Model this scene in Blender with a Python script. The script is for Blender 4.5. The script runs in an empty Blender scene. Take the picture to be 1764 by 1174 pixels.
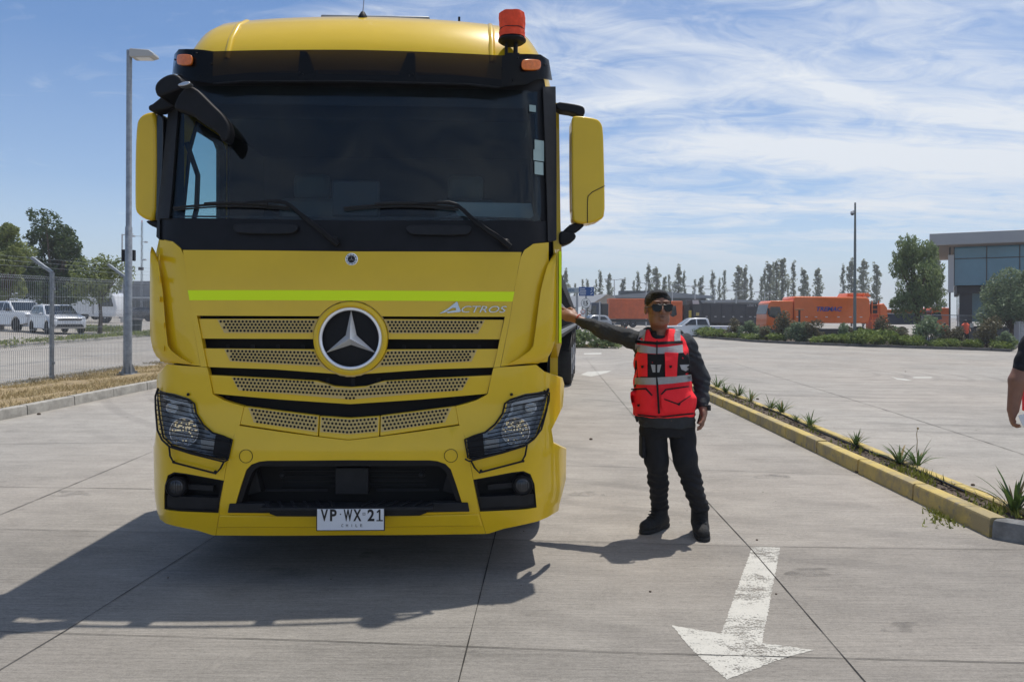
import bpy, bmesh, math, random
import numpy as np
from mathutils import Vector, Matrix
from mathutils.bvhtree import BVHTree
from mathutils.geometry import delaunay_2d_cdt
from math import sin, cos, pi, radians, sqrt

# ------------------------------------------------------------------ camera, light, exposure
SC = bpy.context.scene
COL = SC.collection
F, CX, CY, H, ROLL = 1274.0, 882.0, 541.5, 1.53, .0035
cam_data = bpy.data.cameras.new('camera')
cam_data.sensor_width = 36
cam_data.lens = 36 * F / 1764
cam_data.shift_y = -(587 - CY) / 1764
cam_data.clip_start = .05
cam_data.clip_end = 3000
cam = bpy.data.objects.new('camera', cam_data)
COL.objects.link(cam)
cam.matrix_world = Matrix.Translation((0, 0, H)) @ Matrix.Rotation(pi / 2, 4, 'X') @ Matrix.Rotation(ROLL, 4, 'Z')
SC.camera = cam
SC.view_settings.view_transform = 'Standard'
SC.view_settings.look = 'None'
SC.view_settings.gamma = 1
SC.view_settings.exposure = EXPO = 0.0
SUN_DIR = Vector((.65, .80, 3.2)).normalized()
sun_data = bpy.data.lights.new('sun', 'SUN')
sun_data.energy = 4.2
sun_data.angle = radians(.6)
sun_data.color = (1, .95, .87)
sun = bpy.data.objects.new('sun', sun_data)
sun.rotation_euler = SUN_DIR.to_track_quat('Z', 'Y').to_euler()
COL.objects.link(sun)

def N(nt, t, **kw):
    n = nt.nodes.new(t)
    for k, v in kw.items():
        if k.startswith('i_'):
            n.inputs[k[2:].replace('_', ' ')].default_value = v
        else:
            setattr(n, k, v)
    return n

def ramp(nt, fac, stops):
    r = nt.nodes.new('ShaderNodeValToRGB')
    e = r.color_ramp.elements
    while len(e) < len(stops): e.new(.5)
    for i, (p, c) in enumerate(stops):
        e[i].position = p
        e[i].color = (c, c, c, 1) if not isinstance(c, tuple) else (*c, 1)
    nt.links.new(fac, r.inputs[0])
    return r.outputs[0]

def mth(nt, op, a, b=None, c=None, clamp=False):
    n = nt.nodes.new('ShaderNodeMath'); n.operation = op; n.use_clamp = clamp
    for i, x in enumerate((a, b, c)):
        if x is None: continue
        if isinstance(x, (int, float)): n.inputs[i].default_value = x
        else: nt.links.new(x, n.inputs[i])
    return n.outputs[0]

def mixc(nt, fac, a, b, mode='MIX'):
    n = nt.nodes.new('ShaderNodeMix'); n.data_type = 'RGBA'; n.blend_type = mode
    for k, x in ((0, fac), (6, a), (7, b)):
        if isinstance(x, (int, float)): n.inputs[k].default_value = x
        elif isinstance(x, tuple): n.inputs[k].default_value = (*x, 1)[:4]
        else: nt.links.new(x, n.inputs[k])
    return n.outputs[2]

world = bpy.data.worlds.new('World')
SC.world = world
world.use_nodes = True
wt = world.node_tree
wt.nodes.clear()
wo = N(wt, 'ShaderNodeOutputWorld'); bg = N(wt, 'ShaderNodeBackground'); bg.inputs[1].default_value = SKY = .105
sky = N(wt, 'ShaderNodeTexSky', sky_type='NISHITA', sun_disc=False, sun_elevation=math.asin(SUN_DIR.z),
        sun_rotation=math.atan2(SUN_DIR.x, SUN_DIR.y), altitude=500, air_density=1.0, dust_density=.6, ozone_density=1.6)
tc = N(wt, 'ShaderNodeTexCoord'); sep = N(wt, 'ShaderNodeSeparateXYZ'); wt.links.new(tc.outputs['Generated'], sep.inputs[0])
zz = mth(wt, 'ADD', mth(wt, 'MAXIMUM', sep.outputs[2], 0.0), .13)
u = mth(wt, 'DIVIDE', sep.outputs[0], zz); v = mth(wt, 'DIVIDE', sep.outputs[1], zz)
cmb = N(wt, 'ShaderNodeCombineXYZ'); wt.links.new(u, cmb.inputs[0]); wt.links.new(v, cmb.inputs[1])
def cloud(scale, rot, stretch, detail, rough, dist, off):
    mp = N(wt, 'ShaderNodeMapping'); mp.inputs['Rotation'].default_value = (0, 0, radians(rot))
    mp.inputs['Scale'].default_value = (scale * stretch, scale, 1); mp.inputs['Location'].default_value = (off, off * .7, 0)
    wt.links.new(cmb.outputs[0], mp.inputs[0])
    nz = N(wt, 'ShaderNodeTexNoise', noise_dimensions='2D'); nz.inputs['Scale'].default_value = 1
    nz.inputs['Detail'].default_value = detail; nz.inputs['Roughness'].default_value = rough; nz.inputs['Distortion'].default_value = dist
    wt.links.new(mp.outputs[0], nz.inputs['Vector'])
    return nz.outputs[0]
big = cloud(.42, 20, .6, 3, .5, .4, 3.1)
fib = cloud(1.4, -28, .36, 8, .55, 1.1, 7.7)
fine = cloud(7.0, 35, .55, 8, .68, .8, 1.9)
side = mth(wt, 'MULTIPLY', mth(wt, 'ADD', u, .5), .10)
dens = mth(wt, 'ADD', mth(wt, 'ADD', mth(wt, 'MULTIPLY', big, .75), mth(wt, 'MULTIPLY', fib, .62)), mth(wt, 'MULTIPLY', fine, .34))
dens = mth(wt, 'ADD', dens, mth(wt, 'MULTIPLY', mth(wt, 'MINIMUM', mth(wt, 'MAXIMUM', mth(wt, 'MULTIPLY', v, -1.0), 0.0), 1.0), -.16))
dens = mth(wt, 'ADD', dens, mth(wt, 'MINIMUM', mth(wt, 'MAXIMUM', side, -.20), .17))
cf = ramp(wt, dens, [(.82, 0.0), (.90, .16), (.99, .50), (1.0, .55)])
cf2 = ramp(wt, mth(wt, 'SUBTRACT', dens, .5), [(.27, 0.0), (.37, .20), (.47, .60), (.59, .96)])
up = ramp(wt, sep.outputs[2], [(0.0, 0.0), (.03, .35), (.12, 1.0)])
low = ramp(wt, sep.outputs[2], [(0.0, .70), (.06, .42), (.16, .14), (.32, 0.0)])
cfac = mth(wt, 'MAXIMUM', mth(wt, 'MULTIPLY', cf2, up), low)
skyc = mixc(wt, 1.0, sky.outputs[0], (.76, .98, 1.20), 'MULTIPLY')
colr = mixc(wt, cfac, skyc, (8.0, 8.4, 8.9))
wt.links.new(colr, bg.inputs[0]); wt.links.new(bg.outputs[0], wo.inputs[0])

# ------------------------------------------------------------------ pixel <-> world
def ray(px, py):
    u, v = px - CX, py - CY
    return ((u + v * ROLL) / F, 1.0, -(v - u * ROLL) / F)
def W(px, py, Y):
    d = ray(px, py)
    return Vector((d[0] * Y, Y, H + d[2] * Y))
def ss(t):
    t = min(1, max(0, t)); return t * t * (3 - 2 * t)
def gz(x, y):
    return -.0145 * min(80, max(-80, x)) * ss((y - 8) / 14)
def G(px, py, dz=0.0):
    d = ray(px, py); Y = max(1, (dz - H) / d[2]) if d[2] < -1e-4 else 200
    for _ in range(40):
        Y += .6 * ((gz(d[0] * Y, Y) + dz - H) / min(d[2], -1e-4) - Y)
        Y = min(max(Y, 1), 400)
    return Vector((d[0] * Y, Y, gz(d[0] * Y, Y) + dz))
def onground(x, y, dz=0.0):
    return Vector((x, y, gz(x, y) + dz))

# ------------------------------------------------------------------ objects
def thing(name, label, cat, loc=(0, 0, 0), rotz=0, group=None):
    o = bpy.data.objects.new(name, None); COL.objects.link(o)
    o.empty_display_size = .2
    o.location = loc; o.rotation_euler = (0, 0, rotz)
    o['label'] = label; o['category'] = cat
    if group: o['group'] = group
    return o

def tag(o, label, cat, group=None):
    o['label'] = label; o['category'] = cat
    if group: o['group'] = group
    return o

class MB:
    def __init__(s): s.v = []; s.f = []; s.m = []
    def add(s, vs, fs, mi=0):
        b = len(s.v); s.v += [tuple(p) for p in vs]
        s.f += [tuple(i + b for i in f) for f in fs]; s.m += [mi] * len(fs)
        return s
    def box(s, c, size, M=None, mi=0):
        hx, hy, hz = size[0] / 2, size[1] / 2, size[2] / 2
        vs = [Vector((x, y, z)) for x in (-hx, hx) for y in (-hy, hy) for z in (-hz, hz)]
        if M is not None: vs = [M @ p for p in vs]
        c = Vector(c)
        return s.add([p + c for p in vs], [(0, 1, 3, 2), (4, 6, 7, 5), (0, 4, 5, 1), (2, 3, 7, 6), (0, 2, 6, 4), (1, 5, 7, 3)], mi)
    def bar(s, p, q, w, h=None, mi=0, up=(0, 0, 1)):
        p, q = Vector(p), Vector(q); h = h or w
        d = (q - p).normalized(); up = Vector(up)
        if abs(d.dot(up)) > .98: up = Vector((1, 0, 0))
        a = d.cross(up).normalized() * w / 2; b = a.cross(d).normalized() * h / 2
        vs = [p - a - b, p + a - b, p + a + b, p - a + b, q - a - b, q + a - b, q + a + b, q - a + b]
        return s.add(vs, [(0, 1, 2, 3), (7, 6, 5, 4), (0, 4, 5, 1), (1, 5, 6, 2), (2, 6, 7, 3), (3, 7, 4, 0)], mi)
    def tube(s, pts, r, n=8, closed=False, mi=0, flat=1.0):
        pts = [Vector(p) for p in pts]; k = len(pts)
        rs = r if isinstance(r, (list, tuple)) else [r] * k
        vs = []; ref = None
        for i, p in enumerate(pts):
            if closed: t = pts[(i + 1) % k] - pts[i - 1]
            else: t = pts[min(i + 1, k - 1)] - pts[max(i - 1, 0)]
            t = t.normalized() if t.length > 1e-9 else Vector((0, 0, 1))
            if ref is None:
                ref = Vector((0, 0, 1)) if abs(t.z) < .9 else Vector((1, 0, 0))
            a = (ref - t * ref.dot(t))
            a = a.normalized() if a.length > 1e-6 else t.orthogonal().normalized()
            ref = a; b = t.cross(a)
            for j in range(n):
                an = 2 * pi * j / n
                vs.append(p + a * cos(an) * rs[i] + b * sin(an) * rs[i] * flat)
        fs = []
        for i in range(k if closed else k - 1):
            i2 = (i + 1) % k
            for j in range(n):
                j2 = (j + 1) % n
                fs.append((i * n + j, i2 * n + j, i2 * n + j2, i * n + j2))
        if not closed:
            fs.append(tuple(range(n))); fs.append(tuple((k - 1) * n + j for j in reversed(range(n))))
        return s.add(vs, fs, mi)
    def prism(s, poly, a, b, axis='y', mi=0):
        # poly: list of 2D points; extruded from a to b along axis
        n = len(poly)
        def P(p, t):
            if axis == 'y': return (p[0], t, p[1])
            if axis == 'x': return (t, p[0], p[1])
            return (p[0], p[1], t)
        vs = [P(p, a) for p in poly] + [P(p, b) for p in poly]
        fs = [tuple(range(n)), tuple(range(2 * n - 1, n - 1, -1))] + [(i, i + n, (i + 1) % n + n, (i + 1) % n) for i in range(n)]
        return s.add(vs, fs, mi)
    def lathe(s, prof, c, axis=(0, 0, 1), n=20, mi=0, cap=True):
        # prof: list of (radius, height) along axis
        ax = Vector(axis).normalized(); a = ax.orthogonal().normalized(); b = ax.cross(a); c = Vector(c)
        vs = []
        for r, h in prof:
            for j in range(n):
                an = 2 * pi * j / n; vs.append(c + ax * h + (a * cos(an) + b * sin(an)) * r)
        fs = []
        for i in range(len(prof) - 1):
            for j in range(n):
                fs.append((i * n + j, i * n + (j + 1) % n, (i + 1) * n + (j + 1) % n, (i + 1) * n + j))
        if cap:
            fs.append(tuple(reversed(range(n)))); fs.append(tuple((len(prof) - 1) * n + j for j in range(n)))
        return s.add(vs, fs, mi)
    def ell(s, c, r, nu=16, nv=10, M=None, mi=0):
        c = Vector(c); vs = []; fs = []
        for i in range(nv + 1):
            th = pi * i / nv
            for j in range(nu):
                ph = 2 * pi * j / nu
                p = Vector((r[0] * sin(th) * cos(ph), r[1] * sin(th) * sin(ph), r[2] * cos(th)))
                if M is not None: p = M @ p
                vs.append(p + c)
        for i in range(nv):
            for j in range(nu):
                fs.append((i * nu + j, (i + 1) * nu + j, (i + 1) * nu + (j + 1) % nu, i * nu + (j + 1) % nu))
        return s.add(vs, fs, mi)
    def xform(s, M):
        s.v = [tuple(M @ Vector(p)) for p in s.v]; return s
    def build(s, name, mats, parent=None, smooth=35, bevel=0, seg=2, kind=None):
        me = bpy.data.meshes.new(name)
        me.from_pydata(s.v, [], s.f)
        if not isinstance(mats, (list, tuple)): mats = [mats]
        for m in mats: me.materials.append(m)
        if len(mats) > 1: me.polygons.foreach_set('material_index', s.m)
        me.validate(); me.update()
        if smooth:
            me.polygons.foreach_set('use_smooth', [True] * len(me.polygons))
            me.set_sharp_from_angle(angle=radians(smooth))
        o = bpy.data.objects.new(name, me); COL.objects.link(o)
        if parent is not None: o.parent = parent
        if kind: o['kind'] = kind
        if bevel:
            b = o.modifiers.new('bevel', 'BEVEL'); b.width = bevel; b.segments = seg; b.limit_method = 'ANGLE'; b.angle_limit = radians(40)
            b.harden_normals = False
        return o

def dup(root, loc=None, rotz=None, label=None, group=None, scale=None, parent=None):
    r = root.copy(); COL.objects.link(r)
    if parent is not None: r.parent = parent
    if loc is not None: r.location = loc
    if rotz is not None: r.rotation_euler = (0, 0, rotz)
    if scale is not None: r.scale = scale if isinstance(scale, (tuple, list)) else (scale,) * 3
    if label: r['label'] = label
    if group: r['group'] = group
    for ch in list(root.children):
        c = ch.copy(); COL.objects.link(c); c.parent = r
        for g in list(ch.children):
            d = g.copy(); COL.objects.link(d); d.parent = c
    return r

# ------------------------------------------------------------------ materials
def mat(name, col, rough=.6, metal=0, spec=.5, noise=0, nscale=5, bump=0, bscale=60, coat=0, emit=None, estr=0, col2=None, trans=0, ior=1.45, coords='Object', stretch=(1, 1, 1), rnoise=0):
    m = bpy.data.materials.new(name); m.use_nodes = True; nt = m.node_tree
    b = nt.nodes['Principled BSDF']
    b.inputs['Base Color'].default_value = (*col, 1); b.inputs['Roughness'].default_value = rough
    b.inputs['Metallic'].default_value = metal; b.inputs['Specular IOR Level'].default_value = spec
    b.inputs['Coat Weight'].default_value = coat; b.inputs['Coat Roughness'].default_value = .04
    b.inputs['Transmission Weight'].default_value = trans; b.inputs['IOR'].default_value = ior
    if emit: b.inputs['Emission Color'].default_value = (*emit, 1); b.inputs['Emission Strength'].default_value = estr
    if noise or bump or rnoise:
        t = N(nt, 'ShaderNodeTexCoord'); mp = N(nt, 'ShaderNodeMapping'); mp.inputs['Scale'].default_value = stretch
        nt.links.new(t.outputs[coords], mp.inputs[0])
    if noise:
        z = N(nt, 'ShaderNodeTexNoise'); z.inputs['Scale'].default_value = nscale; z.inputs['Detail'].default_value = 6; z.inputs['Roughness'].default_value = .65
        nt.links.new(mp.outputs[0], z.inputs['Vector'])
        c2 = col2 or tuple(c * (1 - noise) for c in col)
        c1 = col if col2 else tuple(min(1, c * (1 + noise * .6)) for c in col)
        f = ramp(nt, z.outputs[0], [(.34, 0.0), (.66, 1.0)])
        nt.links.new(mixc(nt, f, c2, c1), b.inputs['Base Color'])
        if rnoise:
            r = mth(nt, 'ADD', mth(nt, 'MULTIPLY', z.outputs[0], rnoise), rough - rnoise / 2)
            nt.links.new(r, b.inputs['Roughness'])
    if bump:
        z2 = N(nt, 'ShaderNodeTexNoise'); z2.inputs['Scale'].default_value = bscale; z2.inputs['Detail'].default_value = 5
        nt.links.new(mp.outputs[0], z2.inputs['Vector'])
        bp = N(nt, 'ShaderNodeBump'); bp.inputs['Strength'].default_value = min(1, bump); bp.inputs['Distance'].default_value = .01
        nt.links.new(z2.outputs[0], bp.inputs['Height']); nt.links.new(bp.outputs[0], b.inputs['Normal'])
    return m

def leafmat(name, c1, c2, scale=1.5, rough=.55, transl=.25):
    m = bpy.data.materials.new(name); m.use_nodes = True; nt = m.node_tree
    b = nt.nodes['Principled BSDF']; b.inputs['Roughness'].default_value = rough; b.inputs['Specular IOR Level'].default_value = .35
    geo = N(nt, 'ShaderNodeNewGeometry'); t = N(nt, 'ShaderNodeTexCoord')
    z = N(nt, 'ShaderNodeTexNoise'); z.inputs['Scale'].default_value = scale; z.inputs['Detail'].default_value = 3
    nt.links.new(t.outputs['Object'], z.inputs['Vector'])
    f = mth(nt, 'ADD', mth(nt, 'MULTIPLY', geo.outputs['Random Per Island'], .55), mth(nt, 'MULTIPLY', ramp(nt, z.outputs[0], [(.35, 0.0), (.65, 1.0)]), .45))
    c = mixc(nt, f, c1, c2)
    nt.links.new(c, b.inputs['Base Color'])
    tr = N(nt, 'ShaderNodeBsdfTranslucent'); nt.links.new(c, tr.inputs[0])
    mx = N(nt, 'ShaderNodeMixShader'); mx.inputs[0].default_value = transl
    nt.links.new(b.outputs[0], mx.inputs[1]); nt.links.new(tr.outputs[0], mx.inputs[2])
    nt.links.new(mx.outputs[0], nt.nodes['Material Output'].inputs[0])
    return m

def glassmat(name, tint, rough=.02, refl=1.0, f0=.022):
    m = bpy.data.materials.new(name); m.use_nodes = True; nt = m.node_tree; nt.nodes.remove(nt.nodes['Principled BSDF'])
    tr = N(nt, 'ShaderNodeBsdfTransparent'); tr.inputs[0].default_value = (*tint, 1)
    gl = N(nt, 'ShaderNodeBsdfGlossy'); gl.inputs['Roughness'].default_value = rough; gl.inputs[0].default_value = (refl, refl, refl, 1)
    lw = N(nt, 'ShaderNodeLayerWeight'); fz = mth(nt, 'ADD', mth(nt, 'MULTIPLY', mth(nt, 'POWER', lw.outputs['Facing'], 5), .9), f0)
    mx = N(nt, 'ShaderNodeMixShader')
    nt.links.new(fz, mx.inputs[0]); nt.links.new(tr.outputs[0], mx.inputs[1]); nt.links.new(gl.outputs[0], mx.inputs[2])
    nt.links.new(mx.outputs[0], nt.nodes['Material Output'].inputs[0])
    return m

M = {}
M['yellow'] = mat('yellow_paint', (.77, .505, .012), .32, coat=.65, noise=.05, nscale=2.2, spec=.25, rnoise=.08)
M['yellow_dk'] = mat('beige_mesh', (.60, .44, .16), .5, metal=.1)
M['black'] = mat('black_plastic', (.008, .008, .010), .55, spec=.3, noise=.3, nscale=12)
M['black_gloss'] = mat('black_gloss', (.008, .008, .010), .18, coat=.5)
M['black_soft'] = mat('dark_grey_plastic', (.016, .017, .02), .6, spec=.3, noise=.25, nscale=20)
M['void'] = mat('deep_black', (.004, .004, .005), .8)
M['chrome'] = mat('chrome', (.93, .94, .97), .25, metal=.55)
M['steel'] = mat('brushed_steel', (.5, .51, .53), .35, metal=.9)
M['rubber'] = mat('rubber', (.018, .018, .019), .8, noise=.3, nscale=10)
M['white_paint'] = mat('white_paint', (.72, .73, .74), .35, coat=.4, noise=.05, nscale=4)
M['plate_white'] = mat('plate_white', (.66, .68, .72), .5)
M['ink'] = mat('ink_black', (.01, .01, .012), .5)
M['lime'] = mat('lime_reflective_tape', (.80, 1.0, .0), .5)
M['orange_lens'] = mat('amber_lens', (.85, .20, .02), .25, coat=.6, noise=.15, nscale=60)
M['orange_cloth'] = mat('orange_cloth', (.90, .085, .03), .8, noise=.15, nscale=25, bump=.4, bscale=60)
M['glass'] = glassmat('windscreen_glass', (.82, .89, .90))
M['glass_side'] = glassmat('side_window_glass', (.78, .90, .89), refl=.5)
M['smoke'] = glassmat('smoked_visor', (.30, .265, .20), .25, .8)
M['lens'] = glassmat('clear_lens', (.90, .92, .94), refl=.5)
M['dkglass'] = mat('dark_glass', (.012, .018, .024), .06, spec=.8)
M['blueglass'] = mat('blue_facade_glass', (.05, .17, .26), .08, spec=.9, noise=.2, nscale=.3)
M['concrete_kerb'] = mat('kerb_concrete', (.36, .34, .30), .9, noise=.28, nscale=6, bump=.4, bscale=40)
M['soil'] = mat('soil', (.10, .075, .055), .95, noise=.5, nscale=14, bump=.8, bscale=50)
M['galv'] = mat('galvanised_steel', (.30, .32, .34), .5, metal=.5, noise=.25, nscale=10)
M['bark'] = mat('bark', (.10, .075, .055), .9, noise=.4, nscale=6, bump=.7, bscale=20)
# ------------------------------------------------------------------ ground
def lane(x, y, a=3.05):
    a = radians(a); return x * cos(a) - y * sin(a), x * sin(a) + y * cos(a)

def concrete(name, base, dark, streak=1.0):
    m = bpy.data.materials.new(name); m.use_nodes = True; nt = m.node_tree
    b = nt.nodes['Principled BSDF']; b.inputs['Roughness'].default_value = .88; b.inputs['Specular IOR Level'].default_value = .25
    t = N(nt, 'ShaderNodeTexCoord')
    def nz(sc, det, ro, vec=(1, 1, 1), rot=-3.05, dist=0):
        mp = N(nt, 'ShaderNodeMapping'); mp.inputs['Scale'].default_value = vec; mp.inputs['Rotation'].default_value = (0, 0, radians(-rot))
        nt.links.new(t.outputs['Object'], mp.inputs[0])
        n = N(nt, 'ShaderNodeTexNoise'); n.inputs['Scale'].default_value = sc; n.inputs['Detail'].default_value = det
        n.inputs['Roughness'].default_value = ro; n.inputs['Distortion'].default_value = dist
        nt.links.new(mp.outputs[0], n.inputs['Vector']); return n.outputs[0]
    patch = nz(.33, 4, .6); mid = nz(2.2, 6, .7); grit = mth(nt, 'ADD', mth(nt, 'MULTIPLY', nz(120, 2, .7), .5), mth(nt, 'MULTIPLY', nz(48, 3, .7, (.7, 1.4, 1)), .5))
    brush = nz(1.0, 5, .75, (2.2, 60, 1)); brush2 = nz(1.0, 4, .7, (7, 230, 1)); wear = nz(1.0, 4, .6, (.5, 3.5, 1), dist=.5)
    f = mth(nt, 'ADD', mth(nt, 'MULTIPLY', patch, .20), mth(nt, 'MULTIPLY', mid, .16))
    f = mth(nt, 'ADD', f, mth(nt, 'MULTIPLY', brush, .26 * streak))
    f = mth(nt, 'ADD', f, mth(nt, 'MULTIPLY', brush2, .24 * streak))
    f = mth(nt, 'ADD', f, mth(nt, 'MULTIPLY', grit, .42)); f = mth(nt, 'ADD', f, mth(nt, 'MULTIPLY', wear, .12))
    f = ramp(nt, f, [(.60, 0.0), (.80, 1.0)])
    c = mixc(nt, f, dark, base)
    # warm and cool patches
    hue = ramp(nt, nz(.16, 3, .5), [(.40, 0.0), (.60, 1.0)])
    c = mixc(nt, mth(nt, 'MULTIPLY', hue, .5), c, mixc(nt, 1.0, c, (1.03, .97, .93), 'MULTIPLY'))
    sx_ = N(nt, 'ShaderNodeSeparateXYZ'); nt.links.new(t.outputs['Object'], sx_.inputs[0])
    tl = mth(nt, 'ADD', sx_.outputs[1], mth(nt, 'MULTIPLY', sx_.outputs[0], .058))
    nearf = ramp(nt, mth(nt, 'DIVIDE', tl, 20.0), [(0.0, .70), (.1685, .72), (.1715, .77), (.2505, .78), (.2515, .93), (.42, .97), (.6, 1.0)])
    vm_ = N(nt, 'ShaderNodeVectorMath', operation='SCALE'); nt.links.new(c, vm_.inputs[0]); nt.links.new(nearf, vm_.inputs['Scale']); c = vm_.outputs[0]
    # dark specks and small stains
    vo = N(nt, 'ShaderNodeTexVoronoi'); vo.inputs['Scale'].default_value = 5; nt.links.new(t.outputs['Object'], vo.inputs['Vector'])
    sp = ramp(nt, vo.outputs['Distance'], [(0.0, .55), (.030, .4), (.045, 0.0)])
    c = mixc(nt, sp, c, (.10, .095, .09))
    st = ramp(nt, nz(1.3, 5, .75, dist=.6), [(.60, 0.0), (.72, .30)])
    c = mixc(nt, st, c, (.17, .155, .14))
    # tyre-polished curved tracks
    wv = N(nt, 'ShaderNodeTexWave', wave_type='RINGS', rings_direction='Z'); wv.inputs['Scale'].default_value = .42; wv.inputs['Distortion'].default_value = 3
    wv.inputs['Detail'].default_value = 2; wv.inputs['Detail Scale'].default_value = .25
    mp = N(nt, 'ShaderNodeMapping'); mp.inputs['Location'].default_value = (-8, -22, 0); nt.links.new(t.outputs['Object'], mp.inputs[0]); nt.links.new(mp.outputs[0], wv.inputs['Vector'])
    tr = mth(nt, 'MULTIPLY', ramp(nt, wv.outputs[0], [(.80, 0.0), (.95, 1.0)]), ramp(nt, nz(.22, 3, .6), [(.46, 0.0), (.62, .32)]))
    c = mixc(nt, tr, c, (.13, .12, .11))
    nt.links.new(c, b.inputs['Base Color'])
    h = mth(nt, 'ADD', mth(nt, 'MULTIPLY', brush2, .8), mth(nt, 'MULTIPLY', grit, .6))
    bp = N(nt, 'ShaderNodeBump'); bp.inputs['Strength'].default_value = .35; bp.inputs['Distance'].default_value = .006
    nt.links.new(h, bp.inputs['Height']); nt.links.new(bp.outputs[0], b.inputs['Normal'])
    return m
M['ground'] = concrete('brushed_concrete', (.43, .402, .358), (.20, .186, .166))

def spread(a, b, n, p=1.0): return [a + (b - a) * (i / n) ** p for i in range(n + 1)]
ys = [-60, -20, -5] + spread(0, 60, 60) + [70, 85, 110, 150, 220, 320, 480, 700, 1200]
xs = [-1200, -600, -300, -160, -110, -80] + spread(-70, 70, 70) + [80, 110, 160, 300, 600, 1200]
g = MB(); nx = len(xs)
g.add([(x, y, gz(x, y)) for y in ys for x in xs], [(j * nx + i, j * nx + i + 1, (j + 1) * nx + i + 1, (j + 1) * nx + i) for j in range(len(ys) - 1) for i in range(nx - 1)])
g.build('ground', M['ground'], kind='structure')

M['joint'] = mat('joint_filler', (.04, .037, .033), .95, noise=.5, nscale=9)
def strip(mb, pts, w, dz, mi=0, sub=1.0, jit=0):
    # a thin ribbon lying on the ground along pts (world xy)
    P = []
    for a, b in zip(pts, pts[1:]):
        n = max(1, int((b - a).length / sub))
        P += [a.lerp(b, i / n) for i in range(n)]
    P.append(pts[-1]); vs = []; fs = []
    for i, p in enumerate(P):
        t = (P[min(i + 1, len(P) - 1)] - P[max(0, i - 1)]); t.z = 0; t.normalize(); nrm = Vector((-t.y, t.x, 0))
        ww = w * (1 + random.uniform(-jit, jit)) / 2
        for s in (-1, 1):
            q = p + nrm * s * ww; vs.append((q.x, q.y, gz(q.x, q.y) + dz))
        if i: fs.append((2 * i - 2, 2 * i - 1, 2 * i + 1, 2 * i))
    mb.add(vs, fs, mi)
random.seed(3)
jm = MB()
for pts, w in [([(1600, 1300), (1490, 1174), (1290, 941), (1222, 868), (1100, 727), (1010, 618)], .0052), ([(775, 1240), (790, 1174), (852, 925), (905, 715), (938, 590)], .0055),
            ([(-60, 1190), (115, 1085), (365, 927), (620, 765)], .0052), ([(-300, 1010), (60, 862), (262, 778)], .006),
            ([(-200, 908.5), (0, 911), (320, 918), (700, 925), (1290, 941), (1764, 947), (1900, 951)], .0038),
            ([(-200, 1083), (0, 1088), (560, 1104), (1100, 1125), (1764, 1142), (1900, 1146)], .004),
            ([(960, 801), (1100, 805), (1366, 815), (1500, 819)], .005), ([(975, 723), (1340, 733)], .005),
            ([(1900, 816), (1764, 783), (1350, 652), (1255, 622)], .009), ([(1310, 690), (1764, 705)], .006), ([(-50, 838), (262, 842)], .006), ([(-50, 765), (255, 762)], .005)]:
    strip(jm, [G(*p) for p in pts], w, .0042, sub=.15 if w < .01 else .3, jit=.45)
jm.build('pavement_joints', M['joint'], kind='structure', smooth=0)

# painted arrows, worn paint with holes where the brushed concrete shows
def wornpaint(name, thr):
    m = bpy.data.materials.new(name); m.use_nodes = True; nt = m.node_tree; b = nt.nodes['Principled BSDF']
    b.inputs['Base Color'].default_value = (.52, .50, .45, 1); b.inputs['Roughness'].default_value = .8
    t = N(nt, 'ShaderNodeTexCoord')
    def nz(sc, vec, det=5, ro=.7):
        mp = N(nt, 'ShaderNodeMapping'); mp.inputs['Scale'].default_value = vec; nt.links.new(t.outputs['Object'], mp.inputs[0])
        n = N(nt, 'ShaderNodeTexNoise'); n.inputs['Scale'].default_value = sc; n.inputs['Detail'].default_value = det; n.inputs['Roughness'].default_value = ro
        nt.links.new(mp.outputs[0], n.inputs['Vector']); return n.outputs[0]
    f = mth(nt, 'ADD', mth(nt, 'MULTIPLY', nz(14, (1, 3.2, 1)), .40), mth(nt, 'MULTIPLY', nz(85, (1, 1.5, 1)), .60))
    f = mth(nt, 'ADD', f, mth(nt, 'MULTIPLY', nz(2.4, (1, 1, 1), 3), .45))
    a = ramp(nt, f, [(thr - .012, 0.0), (thr + .012, 1.0)])
    nt.links.new(mixc(nt, nz(5, (1, 3, 1)), (.40, .385, .345), (.58, .56, .50)), b.inputs['Base Color'])
    nt.links.new(a, b.inputs['Alpha']); return m
M['paint_near'] = wornpaint('worn_white_paint', .675); M['paint_far'] = wornpaint('worn_road_paint', .62)
def decal(name, polys, m, dz=.002):
    mb = MB()
    for poly in polys:
        P = [G(*p) for p in poly]; Q = []
        for a_, b_ in zip(P, P[1:] + P[:1]):
            n_ = max(1, int((b_ - a_).length / .012)); Q += [a_.lerp(b_, i / n_) + Vector((random.uniform(-.004, .004), random.uniform(-.004, .004), 0)) for i in range(n_)]
        P = Q
        mb.add([(p.x, p.y, gz(p.x, p.y) + dz) for p in P], [tuple(range(len(P)))])
    o = mb.build(name, m, kind='structure', smooth=0); return o
decal('painted_arrow', [[(1296, 941), (1344, 943), (1313, 1107), (1402, 1119), (1345, 1135), (1252, 1170), (1212, 1137), (1199, 1126), (1157, 1077), (1242, 1091)]], M['paint_near'])
decal('painted_arrow', [[(1000, 645), (1012, 640), (1054, 638.2), (1044, 642), (1030, 646), (1018, 648)]], M['paint_far'])
decal('painted_arrow', [[(1006, 608), (1036, 607), (1036, 610), (1006, 610)]], M['paint_far'])
decal('painted_line', [[(1535, 648), (1545, 651), (1558, 652), (1571, 655), (1560, 655), (1545, 653)], [(1573, 649), (1605, 649), (1605, 651), (1573, 651)]], M['paint_far'])

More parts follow.
